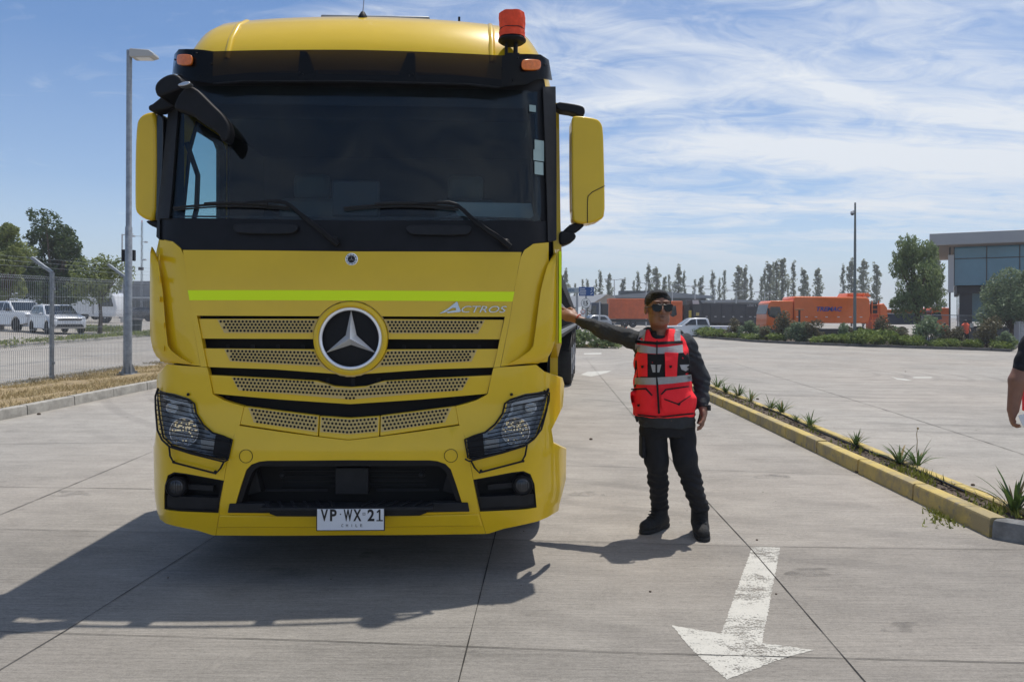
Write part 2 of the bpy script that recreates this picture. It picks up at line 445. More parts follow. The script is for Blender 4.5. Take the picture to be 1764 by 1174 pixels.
def oilmat():
    m = bpy.data.materials.new('oil_stain_film'); m.use_nodes = True; nt = m.node_tree; b = nt.nodes['Principled BSDF']; b.inputs['Base Color'].default_value = (.05, .045, .04, 1); b.inputs['Roughness'].default_value = .6
    t = N(nt, 'ShaderNodeTexCoord'); n = N(nt, 'ShaderNodeTexNoise'); n.inputs['Scale'].default_value = 9; n.inputs['Detail'].default_value = 5; nt.links.new(t.outputs['Object'], n.inputs['Vector'])
    nt.links.new(ramp(nt, n.outputs[0], [(.42, 0.0), (.68, .30)]), b.inputs['Alpha']); return m
M['oil'] = oilmat()
for cx_, cy_, rx, ry in [(490, 984, 34, 9), (640, 955, 22, 6), (1010, 850, 30, 6), (1400, 985, 46, 9), (120, 850, 34, 7), (1560, 1080, 40, 12), (1330, 820, 30, 5), (830, 1125, 30, 8)]:
    decal('oil_stain', [[(cx_ + rx * cos(a) * (1 + .2 * sin(3 * a)), cy_ + ry * sin(a) * (1 + .2 * cos(2 * a))) for a in np.linspace(0, 2 * pi, 19)[:-1]]], M['oil'], .0012)
# small debris on the pavement: pebbles and the dark blobs of the photo
dm = MB(); random.seed(5)
for px, py, r in [(1018, 757, .022), (1304, 930, .009), (1120, 1019, .008), (1337, 1023, .007), (1560, 640, .02), (1676, 836, .02), (1478, 814, .03), (1369, 762, .02), (1305, 688, .03), (67, 714, .03)]:
    p = G(px, py); dm.ell(p + Vector((0, 0, r * .4)), (r, r * .8, r * .6), 8, 6)
for k in range(120):
    x, y = random.uniform(-6, 9), random.uniform(2.5, 14); r = random.uniform(.002, .006)
    dm.ell(onground(x, y, r * .4), (r, r, r * .7), 5, 4)
o = dm.build('pebbles', M['soil'], kind='stuff'); o['label'] = 'pebbles and crumbs scattered on the concrete'

# ------------------------------------------------------------------ yellow kerbed island
def kerbyellow():
    m = bpy.data.materials.new('worn_yellow_kerb_paint'); m.use_nodes = True; nt = m.node_tree; b = nt.nodes['Principled BSDF']; b.inputs['Roughness'].default_value = .85
    t = N(nt, 'ShaderNodeTexCoord')
    def nz(sc, det=6, ro=.7):
        n = N(nt, 'ShaderNodeTexNoise'); n.inputs['Scale'].default_value = sc; n.inputs['Detail'].default_value = det; n.inputs['Roughness'].default_value = ro
        nt.links.new(t.outputs['Object'], n.inputs['Vector']); return n.outputs[0]
    c = mixc(nt, nz(5), (.38, .28, .085), (.64, .49, .16))
    c = mixc(nt, ramp(nt, nz(2.4), [(.46, 0.0), (.58, .80)]), c, (.30, .25, .15))
    c = mixc(nt, ramp(nt, nz(11), [(.56, 0.0), (.66, .85)]), c, (.22, .20, .17))
    nt.links.new(c, b.inputs['Base Color'])
    bp = N(nt, 'ShaderNodeBump'); bp.inputs['Strength'].default_value = .5; bp.inputs['Distance'].default_value = .01
    nt.links.new(nz(50), bp.inputs['Height']); nt.links.new(bp.outputs[0], b.inputs['Normal']); return m
M['kerb_y'] = kerbyellow()
M['kerb_g'] = mat('grey_stained_kerb', (.20, .20, .195), .9, noise=.35, nscale=9, bump=.5, bscale=50)
def kerb_run(mb, P, n, w=.13, h=.14, gap=.022, side=1, mi=0, z0=0.0, bev=.02):
    # blocks along polyline P (front bottom edge); body lies towards +side normal
    L = [0]
    for a, b in zip(P, P[1:]): L.append(L[-1] + (b - a).length)
    def at(s):
        s = min(max(s, 0), L[-1])
        for i in range(len(P) - 1):
            if s <= L[i + 1] + 1e-9:
                return P[i].lerp(P[i + 1], (s - L[i]) / (L[i + 1] - L[i])), (P[i + 1] - P[i]).normalized()
        return P[-1], (P[-1] - P[-2]).normalized()
    for k in range(n):
        s0, s1 = L[-1] * k / n + gap / 2, L[-1] * (k + 1) / n - gap / 2
        secs = []
        dz, dx = random.uniform(-.004, .004), random.uniform(-.004, .004)
        for s in (s0, s0 * .5 + s1 * .5, s1):
            p, t = at(s); nr = Vector((t.y, -t.x, 0)) * side
            sec = [(0, -.05), (.008, h - bev), (.008 + bev * .3, h - bev * .25), (.008 + bev, h), (w - bev * .5, h), (w, h - bev * .5), (w, -.05)]
            secs.append([(p.x + nr.x * (a + dx), p.y + nr.y * (a + dx), gz(p.x, p.y) + z0 + z + dz) for a, z in sec])
        m = len(sec); vs = [q for s_ in secs for q in s_]; fs = [tuple(range(m)), tuple(range(3 * m - 1, 2 * m - 1, -1))]
        for i in range(2):
            for j in range(m - 1): fs.append((i * m + j, (i + 1) * m + j, (i + 1) * m + j + 1, i * m + j + 1))
        mb.add(vs, fs, mi)
def V2(x, y): return Vector((x, y, 0))
random.seed(8)
KF = [V2(3.30, 5.11), V2(3.38, 8.0), V2(3.54, 13.1), V2(3.66, 16.5)]
KB = [V2(3.75, 5.11), V2(3.86, 8.0), V2(4.05, 13.1), V2(4.18, 16.5)]
mb = MB()
kerb_run(mb, KF, 11, side=1); kerb_run(mb, KB, 11, side=-1, w=.11)
# rounded grey nose of the island, turning right
nose = [V2(3.30, 5.10), V2(3.33, 5.0), V2(3.41, 4.94), V2(3.55, 4.90), V2(3.75, 4.92), V2(3.95, 5.0), V2(4.3, 5.2)]
kerb_run(mb, nose, 2, w=.15, h=.135, side=-1, mi=1, bev=.04)
mb.build('kerb', [M['kerb_y'], M['kerb_g']], kind='structure', smooth=30)
sm = MB(); rows = []
for k in range(60):
    t = k / 59; i = 0
    y = 4.98 + t * 11.4
    x0 = np.interp(y, [4.9, 5.3, 8, 13.1, 16.5], [3.45, 3.40, 3.49, 3.65, 3.77]); x1 = np.interp(y, [4.9, 5.3, 8, 13.1, 16.5], [3.70, 3.66, 3.77, 3.96, 4.09])
    rows.append([(x0 + (x1 - x0) * j / 5, y, gz(x0, y) + .105 + random.uniform(-.02, .02)) for j in range(6)])
sm.add([p for r in rows for p in r], [(i * 6 + j, i * 6 + j + 1, (i + 1) * 6 + j + 1, (i + 1) * 6 + j) for i in range(59) for j in range(5)])
for k in range(500):
    y = random.uniform(5, 14); x = np.interp(y, [5, 14], [3.43, 3.7]) + random.uniform(0, .22); r = random.uniform(.006, .016)
    sm.ell((x, y, gz(x, y) + .115), (r * random.uniform(.8, 1.8), r, r * .6), 5, 4)
# black irrigation hose
sm.tube([(3.62 + .03 * sin(i * .8) + i * .021, 5.9 + i * .5, .13 + gz(3.6, 5.9 + i * .5)) for i in range(12)], .011, 6, mi=1)
sm.build('soil', [M['soil'], M['black']], kind='structure')

# strap-leaved plants
M['strap'] = leafmat('strap_leaf', (.035, .085, .018), (.13, .19, .05), 6, transl=.2)
M['dryleaf'] = leafmat('dry_leaf', (.22, .15, .06), (.38, .30, .12), 6)
M['weed'] = leafmat('weed_leaf', (.10, .13, .02), (.30, .30, .06), 6)
def straps(seed, n=26, L=.30, w=.022, yellow=0):
    random.seed(seed); mb = MB()
    for k in range(n):
        a = random.uniform(0, 2 * pi); ln = L * random.uniform(.55, 1.15); lean = random.uniform(.25, 1.0); ww = w * random.uniform(.6, 1.1)
        d = Vector((cos(a), sin(a), 0)); q = Vector((-sin(a), cos(a), 0)); vs = []; S = 6
        base = d * random.uniform(0, .025)
        for i in range(S + 1):
            t = i / S; r = ln * (t * lean * .75 + .15 * t * t); z = ln * (t * (1.05 - .35 * lean) - .42 * lean * t * t)
            wd = ww * (1 - t ** 2.2) * (.6 + t * .7 if t < .5 else .95) * .5 + .0004
            c = base + d * r + Vector((0, 0, z)); vs += [c - q * wd + Vector((0, 0, wd * .5)), c, c + q * wd + Vector((0, 0, wd * .5))]
        fs = []
        for i in range(S):
            for j in range(2): fs.append((3 * i + j, 3 * i + 3 + j, 3 * i + 4 + j, 3 * i + 1 + j))
        mb.add(vs, fs, 1 if random.random() < yellow else 0)
    return mb
strap_v = []
for k, (n, yl) in enumerate([(34, .08), (26, .05), (22, .15)]):
    strap_v.append(straps(20 + k, n, .30, .026, yl).build('strap_leaved_plant', [M['strap'], M['dryleaf']]))
spots = [(1748, 880, 1.25, 'large strap-leaved plant at the grey rounded end of the yellow kerb'),
         (1580, 803, .98, 'strap-leaved plant with a tall dried flower stalk in the kerbed strip'),
         (1550, 799, 1.0, 'strap-leaved plant just left of the one with the dried flower stalk'),
         (1475, 768, .78, 'small upright strap-leaved plant beside the black irrigation hose'),
         (1395, 734, .85, 'dense dark green tuft of strap leaves midway along the kerbed strip'),
         (1372, 726, .55, 'smallest sparse tuft of strap leaves in the kerbed strip'),
         (1347, 712, .95, 'broad strap-leaved plant third of the far cluster in the kerbed strip'),
         (1328, 705, .9, 'strap-leaved plant touching the left side of the broad tuft'),
         (1292, 692, 1.0, 'strap-leaved plant at the near end of the cluster beside the standing man'),
         (1272, 683, 1.05, 'taller strap-leaved plant in the middle of the cluster beside the man'),
         (1250, 676, 1.0, 'yellowing strap-leaved plant over the far kerb blocks beside the man'),
         (1236, 668, 1.15, 'strap-leaved plant nearest to the elbow of the man in the vest')]
used = set()
for i, (px, py, s, lb) in enumerate(spots):
    p = G(px, py, .12); k = i % 3
    o = strap_v[k] if k not in used else strap_v[k].copy()
    if k in used: COL.objects.link(o)
    used.add(k); o.location = p; o.rotation_euler = (0, 0, i * 1.7); o.scale = (s, s, s)
    tag(o, lb, 'plant', 'strap-leaved plants in the yellow kerbed strip')
    if i == 1:
        st = MB(); st.tube([(0, 0, .1), (.006, 0, .17), (0, .0, .24), (.010, 0, .31), (-.004, 0, .36)], [.004, .004, .003, .003, .002], 6)
        st.ell((-.008, 0, .365), (.012, .01, .01), 8, 6); st.build('flower_stalk', M['dryleaf'], o)
wm = MB(); random.seed(31)
for k in range(900):
    y = random.choice([random.uniform(5.2, 7.2), random.uniform(5.2, 14)]); x = np.interp(y, [5, 14], [3.43, 3.70]) + random.uniform(0, .22)
    if random.random() > .5 + .5 * sin(y * 5): continue
    a = random.uniform(0, 2 * pi); hh = random.uniform(.02, .09); c = Vector((x, y, gz(x, y) + .11)); d = Vector((cos(a), sin(a), 0)) * .01
    tip = c + Vector((random.uniform(-.04, .04), random.uniform(-.04, .04), hh)); wm.add([c - d, c + d, tip], [(0, 1, 2)])
for k in range(160):
    t = random.random() ** 2; p = G(1625 + t * -30 + random.uniform(-18, 70), 880 + random.uniform(0, 30)) if k % 2 else G(random.uniform(1600, 1650), random.uniform(876, 900))
    if p.x > 3.3: p.x = 3.28
    a = random.uniform(0, 2 * pi); d = Vector((cos(a), sin(a), 0)) * .008
    wm.add([p - d, p + d, p + Vector((random.uniform(-.04, .03), random.uniform(-.03, .03), random.uniform(.01, .05)))], [(0, 1, 2)])
o = wm.build('weeds', M['weed'], kind='stuff', smooth=0); o['label'] = 'yellow-green weeds growing in the kerbed strip'
# ------------------------------------------------------------------ the yellow truck
PSI = radians(1.8)
TO = Vector((-.916, 4.15, 0))
truck = thing('truck', 'yellow tractor truck with a lime stripe and a star emblem on its grille, parked nose-on', 'truck', TO, PSI)
TM = Matrix.Translation(TO) @ Matrix.Rotation(PSI, 4, 'Z'); TI = TM.inverted()
CAML = TI @ Vector((0, 0, H))
def rayl(px, py): return (TI.to_3x3() @ Vector(ray(px, py)))
def YL(px, py, y):
    d = rayl(px, py); return CAML + d * ((y - CAML.y) / d.y)
PZ = [(.2, .10), (.34, .05), (.45, .015), (.75, .0), (.95, .035), (1.05, .04), (1.5, .055), (1.72, .065), (1.9, .09), (2.05, .115), (2.5, .20), (2.95, .285), (3.1, .31)]
def D(x, z):
    y = float(np.interp(z, [a for a, b in PZ], [b for a, b in PZ])); ax = abs(x)
    y += .05 * ax * ax + float(np.interp(z, [.7, 1.2, 1.45], [4.2, 4.2, 2.2])) * max(0, ax - .98) ** 2
    return min(y, .95)
def DV(x, z):
    ax = abs(x); return .20 + .06 * ax * ax + 1.6 * max(0, ax - .90) ** 2 + 5 * max(0, ax - 1.06) ** 2.2 + (z - 2.9) * .12
def U(px, py, off=0.0, surf=D):
    # first crossing of the pixel ray with the bodywork surface
    f = lambda y: (lambda q: surf(q.x, q.z) + off - y)(YL(px, py, y))
    y, best = -.25, (9, 0)
    while y < .95:
        v = f(y)
        if v <= 0: break
        if v < best[0]: best = (v, y)
        y += .02
    else: return YL(px, py, min(.42, best[1] + .02))
    lo, hi = y - .02, y
    for _ in range(18):
        m_ = (lo + hi) / 2
        if f(m_) > 0: lo = m_
        else: hi = m_
    return YL(px, py, hi)
def XZ(pts, off=0.0, surf=D):
    r = []
    for p in pts:
        q = U(p[0], p[1], off, surf); r.append((q.x, q.z))
    return r
def sym(pts, off=0.0, surf=D, side=-1):
    # closed symmetric outline from one half, centre-top to centre-bottom
    h = XZ(pts, off, surf)
    h = [(min(x, 0) if side < 0 else max(x, 0), z) for x, z in h]
    h[0] = (0, h[0][1]); h[-1] = (0, h[-1][1])
    return h + [(-x, z) for x, z in reversed(h[1:-1])]
def mirx(h): return [(-x, z) for x, z in h]
def chaikin(h, n=2, closed=True):
    for _ in range(n):
        o = []
        rng = range(len(h)) if closed else range(len(h) - 1)
        if not closed: o.append(h[0])
        for i in rng:
            a, b = h[i], h[(i + 1) % len(h)]
            o += [tuple(a[k] * .75 + b[k] * .25 for k in range(len(a))), tuple(a[k] * .25 + b[k] * .75 for k in range(len(a)))]
        if not closed: o.append(h[-1])
        h = o
    return h
def area(h): return .5 * sum(h[i][0] * h[(i + 1) % len(h)][1] - h[(i + 1) % len(h)][0] * h[i][1] for i in range(len(h)))
def inside(p, poly):
    x, y = p; c = False; j = len(poly) - 1
    for i in range(len(poly)):
        xi, yi = poly[i]; xj, yj = poly[j]
        if (yi > y) != (yj > y) and x < (xj - xi) * (y - yi) / (yj - yi) + xi: c = not c
        j = i
    return c
def panel(mb, outer, holes=(), off=0.0, th=.02, sp=.07, surf=D, mi=0, yfn=None):
    """Curved plate: outline (x, z), front at surf + off, walls th deep."""
    yf = yfn or (lambda x, z: surf(x, z) + off)
    V, E = [], []
    for loop in [outer] + list(holes):
        lp = []
        for i in range(len(loop)):
            a, b = loop[i], loop[(i + 1) % len(loop)]
            n = max(1, int(math.dist(a, b) / sp))
            lp += [(a[0] + (b[0] - a[0]) * t / n, a[1] + (b[1] - a[1]) * t / n) for t in range(n)]
        b0 = len(V); V += lp; E += [(b0 + i, b0 + (i + 1) % len(lp)) for i in range(len(lp))]
    xs_ = [p[0] for p in outer]; zs_ = [p[1] for p in outer]
    x = min(xs_) + sp / 2
    while x < max(xs_):
        z = min(zs_) + sp / 2
        while z < max(zs_):
            if inside((x, z), outer) and not any(inside((x, z), h) for h in holes):
                if min(abs(x - p[0]) + abs(z - p[1]) for p in V[:E[-1][0] + 1]) > sp * .4: V.append((x, z))
            z += sp
        x += sp
    vv, ee, ff, ov, oe, of = delaunay_2d_cdt([Vector(p) for p in V], E, [], 0, 1e-6)
    tris = []
    for f in ff:
        c = (sum(vv[i].x for i in f) / len(f), sum(vv[i].y for i in f) / len(f))
        if inside(c, outer) and not any(inside(c, h) for h in holes):
            a = area([(vv[i].x, vv[i].y) for i in f]); tris.append(tuple(f) if a > 0 else tuple(reversed(f)))
    n = len(vv)
    vs = [(p.x, yf(p.x, p.y), p.y) for p in vv] + [(p.x, yf(p.x, p.y) + th, p.y) for p in vv]
    cnt = {}
    for f in tris:
        for i in range(len(f)): cnt[(f[i], f[(i + 1) % len(f)])] = 1
    fs = list(tris) + [tuple(i + n for i in reversed(f)) for f in tris]
    fs += [(b, a, a + n, b + n) for (a, b) in cnt if (b, a) not in cnt]
    mb.add(vs, fs, mi); return mb
def P(name, m, outer, holes=(), parent=truck, bevel=.004, **kw):
    return panel(MB(), outer, holes, **kw).build(name, m, parent, smooth=38, bevel=bevel)
Y_ = M['yellow']

# --- front bodywork ---------------------------------------------------------
# dark core behind every opening
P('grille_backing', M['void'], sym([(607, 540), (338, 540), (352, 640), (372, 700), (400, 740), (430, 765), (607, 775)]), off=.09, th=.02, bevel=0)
gb = MB()
for zc in (1.44, 1.29, 1.10):
    for x in np.arange(-.72, .75, .145):
        gb.bar((x, D(x, zc) + .07, zc - .06), (x, D(x, zc) + .07, zc + .06), .008, .02)
    gb.bar((-.8, D(.8, zc) + .075, zc), (.8, D(.8, zc) + .075, zc), .02, .006)
gb.build('grille_rib', M['black_soft'], truck, smooth=0)
ring_c = U(608.5, 583); RC = (0.0, ring_c.z); RR = .178
def circ(cx, cz, r, n=48): return [(cx + r * cos(2 * pi * i / n), cz + r * sin(2 * pi * i / n)) for i in range(n)]
# hood panel with legs either side of the slats; cut for the emblem
def arc_pts(r, a0, a1, n): return [(RC[0] + r * cos(radians(a0 + (a1 - a0) * i / n)), RC[1] + r * sin(radians(a0 + (a1 - a0) * i / n))) for i in range(n + 1)]
half = XZ([(606, 433), (315, 430.5), (320, 465), (325, 500), (330, 543), (345.5, 631), (356.5, 632), (350, 600), (347, 583), (340, 549), (339, 543.5)])
zt = half[-1][1]
hood = [(0, half[0][1])] + half[1:]
rr = RR + .038
a_hit = math.degrees(math.acos(min(1, (zt - RC[1]) / rr)))
hood += arc_pts(rr, 90 + a_hit, 90, 10)
hood = hood + [(-x, z) for x, z in reversed(hood[1:-1])]
P('hood', Y_, hood, off=0, th=.05, sp=.06)
def ringband(a0, a1, r0, r1): return arc_pts(r0, a0, a1, 30) + arc_pts(r1, a1, a0, 30)
# emblem surround ring in body colour
rm = MB(); n = 64
vs = []
prof = [(RR + .034, .012), (RR + .030, -.004), (RR + .012, -.012), (RR + .002, -.004), (RR + .000, .05)]
for r, dy in prof:
    for j in range(n):
        a = 2 * pi * j / n; vs.append((RC[0] + r * cos(a), D(0, RC[1]) + dy, RC[1] + r * sin(a)))
rm.add(vs, [(i * n + j, i * n + (j + 1) % n, (i + 1) * n + (j + 1) % n, (i + 1) * n + j) for i in range(len(prof) - 1) for j in range(n)])
rm.build('emblem_surround', Y_, truck)
# slats
def slat(name, top, bot, clipring=True):
    h = XZ(top + bot[::-1]); k = len(top)
    t = h[:k]; b = h[k:][::-1]           # both run outer-left to centre
    if clipring:
        rcl = RR + .036
        def clip(pl):
            out = []
            for i, p in enumerate(pl):
                if math.dist(p, RC) > rcl: out.append(p); continue
                q = out[-1]; lo, hi = 0, 1
                for _ in range(30):
                    m_ = (lo + hi) / 2; s = (q[0] + (p[0] - q[0]) * m_, q[1] + (p[1] - q[1]) * m_)
                    if math.dist(s, RC) > rcl: lo = m_
                    else: hi = m_
                out.append((q[0] + (p[0] - q[0]) * lo, q[1] + (p[1] - q[1]) * lo)); break
            return out
        t2, b2 = clip(t), clip(b)
        an = lambda p: math.atan2(p[1] - RC[1], p[0] - RC[0]) % (2 * pi)
        a0, a1 = an(t2[-1]), an(b2[-1])
        arc = [(RC[0] + rcl * cos(a0 + (a1 - a0) * i / 8), RC[1] + rcl * sin(a0 + (a1 - a0) * i / 8)) for i in range(1, 8)]
        half_ = t2 + arc + b2[::-1]
        for hh in (half_, mirx(half_)): P(name, Y_, hh, off=.012, th=.045, sp=.06)
    else:
        t[-1] = (0, t[-1][1]); b[-1] = (0, b[-1][1])
        full = t + [(-x, z) for x, z in reversed(t[:-1])] + [(-x, z) for x, z in b[:-1]] + b[::-1]
        P(name, Y_, full, off=.012, th=.045, sp=.06)
slat('grille_slat', [(341, 549), (607, 549)], [(347, 583), (607, 584)])
slat('grille_slat', [(350, 600), (607, 602)], [(357, 632), (470, 636), (607, 646)])
slat('grille_slat', [(360, 646), (480, 652), (545, 656), (575, 665), (607, 667)], [(367, 678), (480, 688), (607, 696)], False)
# perforated inserts
def perf(rows, zt_l, zt_c, x0a, x0b, x1a, x1b, k, cut=None, off=.010):
    # left half: rows of holes between x0 (outer, slanted) and x1 (inner); px space, spacing k
    mb = MB(); P_ = [(x0a, zt_l(x0a)), (x1a, zt_l(x1a)), (x1b, zt_c(x1b)), (x0b, zt_c(x0b))]
    return P_
def perf_insert(tl, tr, br, bl, nrow=4, mirror=True, ringcut=False, dip=None):
    """tl,tr,br,bl px corners of one (left-side) strip; holes in hexagonal rows"""
    c = [U(*p, .008) for p in (tl, tr, br, bl)]
    C = [(p.x, p.z) for p in c]
    for mir in ((1, -1) if mirror else (1,)):
        mb = MB(); o = [(x * mir, z) for x, z in C]
        if ringcut:
            rc = RR + .040; body = []
            for i in range(4):
                a, b = o[i], o[(i + 1) % 4]
                for t in range(12):
                    q = (a[0] + (b[0] - a[0]) * t / 12, a[1] + (b[1] - a[1]) * t / 12)
                    d_ = math.dist(q, RC)
                    if d_ < rc: q = (RC[0] + (q[0] - RC[0]) * rc / d_, RC[1] + (q[1] - RC[1]) * rc / d_)
                    body.append(q)
        else: body = o
        panel(mb, body, off=.0095, th=.004, sp=.05)
        r = .0071; rows_ = nrow
        for j in range(rows_):
            t = (j + .5) / rows_ * .92 + .03
            a = (C[0][0] + (C[3][0] - C[0][0]) * t, C[0][1] + (C[3][1] - C[0][1]) * t)
            b = (C[1][0] + (C[2][0] - C[1][0]) * t, C[1][1] + (C[2][1] - C[1][1]) * t)
            L = math.dist(a, b); s = .0212; q = .010 + (.5 * s if j % 2 else 0)
            # hole columns share one x-lattice so rows stay hexagonal
            x = math.ceil((a[0] + .008) / s) * s + (.5 * s if j % 2 else 0)
            while x < b[0] - .006:
                tt = (x - a[0]) / (b[0] - a[0]); z = a[1] + (b[1] - a[1]) * tt
                if not (ringcut and math.dist((x, z), RC) < RR + .046) and not (dip and z > dip(x)):
                    cx_ = x * mir; y0 = D(cx_, z) + .0065
                    vs = [(cx_, y0, z)] + [(cx_ + r * cos(k * pi / 5), y0, z + r * sin(k * pi / 5)) for k in range(10)]
                    mb.add(vs, [(0, 1 + k, 1 + (k + 1) % 10) for k in range(10)], 1)
                x += s
        mb.build('perforated_insert', [M['yellow_dk'], M['void']], truck, smooth=0)
perf_insert((374, 550), (607, 551), (607, 574), (386, 573), 4, ringcut=True)
perf_insert((386, 601), (607, 604), (607, 634), (396, 622), 4, ringcut=True)
PERF3 = True
# lower grille: three perforated panels, joined by a V-shaped yellow band
lowtop = [(370, 690), (400, 695), (420, 699.5), (550, 716), (607, 720)]
lt = XZ(lowtop)
lowhalf = XZ([(607, 720), (550, 716), (420, 699.5), (413, 731), (480, 742), (548, 751), (609, 757)])
def symh(h):
    h = list(h); h[0] = (0, h[0][1]); h[-1] = (0, h[-1][1]); return h + [(-x, z) for x, z in reversed(h[1:-1])]
seam = U(550, 735).x
for part in (0, 1, 2):
    hs = XZ([(420, 699.5), (549, 716), (547.5, 751), (413, 731)])
    if part == 0: P('lower_grille_panel', Y_, hs, off=.004, th=.04)
    elif part == 1: P('lower_grille_panel', Y_, mirx(hs), off=.004, th=.04)
    else: P('lower_grille_panel', Y_, symh(XZ([(607, 720), (550.5, 716.5), (549, 751.5), (609, 757.5)])), off=.004, th=.04)
def perf_poly(poly, top, pitch=.0205, n=4, first=.014, off=.002):
    for mir in (1,):
        mb = MB(); panel(mb, poly, off=off, th=.004, sp=.035); s = .0212; r = .0071
        xs0, xs1 = min(p[0] for p in poly), max(p[0] for p in poly)
        for j in range(n):
            x = math.ceil(xs0 / s) * s + (.5 * s if j % 2 else 0)
            while x < xs1:
                z = np.interp(x, [p[0] for p in top], [p[1] for p in top]) - first - j * pitch
                if all(inside((x + r * .8 * cos(a), z + r * .8 * sin(a)), poly) for a in (0, pi / 2, pi, -pi / 2)):
                    y0 = D(x, z) + off - .003
                    mb.add([(x, y0, z)] + [(x + r * cos(k * pi / 5), y0, z + r * sin(k * pi / 5)) for k in range(10)], [(0, 1 + k, 1 + (k + 1) % 10) for k in range(10)], 1)
                x += s
        mb.build('perforated_insert', [M['yellow_dk'], M['void']], truck, smooth=0)
def topline(h): h = XZ(h); h[-1] = (0, h[-1][1]); return h + [(-x, z) for x, z in reversed(h[:-1])]
TOPL = topline([(420, 699.5), (550, 716), (607, 720.5)])
lowp = XZ([(427, 701.5), (548, 717), (546.5, 744), (437, 727)])
perf_poly(lowp, TOPL); perf_poly([(-x, z) for x, z in reversed(lowp)], TOPL)
perf_poly(symh(XZ([(607, 721.5), (552.5, 718), (551.5, 743.5), (609, 747.5)])), TOPL)
T3 = topline([(398, 649), (500, 653.5), (607, 659)])
perf_poly(symh(XZ([(607, 668.5), (578, 667), (560, 660.5), (540, 656.5), (480, 653.5), (398, 649.5), (410, 672), (500, 679), (607, 688)])), T3, pitch=.0195, n=5, first=.010, off=.0095)

# emblem: black mesh disc, chrome ring, three-pointed star
eb = MB(); yd = D(0, RC[1])
eb.lathe([(RR - .004, 0), (RR - .004, .01)], (0, yd + .035, RC[1]), (0, 1, 0), 48)
emb = eb.build('emblem', M['black'], truck)
em = MB()
for i in range(-17, 18):
    for j in range(-19, 20):
        x, z = (i + (j % 2) * .5) * .0105, j * .0091
        if x * x + z * z < (RR - .012) ** 2: em.add([(x + .0032 * cos(k * pi / 3), yd + .033, RC[1] + z + .0032 * sin(k * pi / 3)) for k in range(6)], [(5, 4, 3, 2, 1, 0)])
em.build('emblem_mesh', M['black_soft'], emb, smooth=0)
ch = MB(); ch.tube([(RC[0] + (RR - .008) * cos(a), yd + .006, RC[1] + (RR - .008) * sin(a)) for a in np.linspace(0, 2 * pi, 65)[:-1]], .0105, 10, closed=True)
ch.build('emblem_ring', M['chrome'], emb)
def star(mb, cx, cz, y, R, r0, hgt, mi=0):
    c = (cx, y - hgt, cz); tips = [(cx + R * cos(radians(90 + 120 * k)), y, cz + R * sin(radians(90 + 120 * k))) for k in range(3)]
    ins = [(cx + r0 * cos(radians(150 + 120 * k)), y + .006, cz + r0 * sin(radians(150 + 120 * k))) for k in range(3)]
    for k in range(3): mb.add([c, tips[k], ins[k], ins[k - 1]], [(0, 2, 1), (0, 1, 3)], mi)
    return mb
star(MB(), RC[0], RC[1], yd + .018, RR - .014, .036, .035).build('emblem_star', M['chrome'], emb, smooth=0)
# small round badge on the hood
b0 = U(604.5, 446.5); bx, bz = 0.0, b0.z; by = D(bx, bz)
bm = MB(); bm.lathe([(.036, .01), (.036, -.004), (.033, -.007)], (bx, by, bz), (0, 1, 0), 32)
bad = bm.build('hood_badge', M['chrome'], truck)
MB().lathe([(.031, 0), (.031, -.0015)], (bx, by - .007, bz), (0, 1, 0), 32).build('badge_disc', M['ink'], bad)
bm = MB()
for k in range(40):
    a = 2 * pi * k / 40
    if k % 4 != 3: bm.box((bx + .0270 * cos(a), by - .0092, bz + .0270 * sin(a)), (.0028, .001, .0045), Matrix.Rotation(-(a - pi / 2), 3, 'Y'))
bm.tube([(bx + .0225 * cos(a), by - .0088, bz + .0225 * sin(a)) for a in np.linspace(0, 2 * pi, 33)[:-1]], .0012, 5, closed=True)
star(bm, bx, bz, by - .0088, .021, .0042, .003)
bm.build('badge_star', M['chrome'], bad, smooth=0)

# lime reflective stripe
P('reflective_stripe', M['lime'], symh(XZ([(606, 500), (460, 499.6), (323.5, 499.7), (326.5, 517), (460, 517), (606, 517.5)], -.002)), off=-.0035, th=.003, bevel=0)

# lettering helper
def textmb(s, bold=False, shear=0, spacing=1.0, extrude=0.05):
    cu = bpy.data.curves.new('t', 'FONT'); cu.body = s; cu.size = 1; cu.extrude = extrude; cu.shear = shear; cu.space_character = spacing
    if bold: cu.offset = .03
    cu.resolution_u = 4
    o = bpy.data.objects.new('t', cu); COL.objects.link(o)
    bpy.context.view_layer.update()
    me = o.to_mesh(); vs = [v.co.copy() for v in me.vertices]; fs = [tuple(p.vertices) for p in me.polygons]
    o.to_mesh_clear(); bpy.data.objects.remove(o); bpy.data.curves.remove(cu)
    x0, x1 = min(v.x for v in vs), max(v.x for v in vs); y0, y1 = min(v.y for v in vs), max(v.y for v in vs)
    return [((v.x - x0) / (x1 - x0), (v.y - y0) / (y1 - y0), v.z / extrude if extrude else 0) for v in vs], fs
def put_text(mb, s, fn, mi=0, **kw):
    vs, fs = textmb(s, **kw); mb.add([fn(*v) for v in vs], fs, mi); return mb
a, b = U(795, 538, -.004), U(873, 527, -.004)
x0, x1, z0, z1 = a.x, b.x, a.z, b.z
tm = MB(); put_text(tm, 'CTROS', lambda u, v, w: (x0 + (x1 - x0) * u, D(x0 + (x1 - x0) * u, z0) - .004 - w * .004, z0 + (z1 - z0) * v), shear=.3, extrude=.05, bold=False)
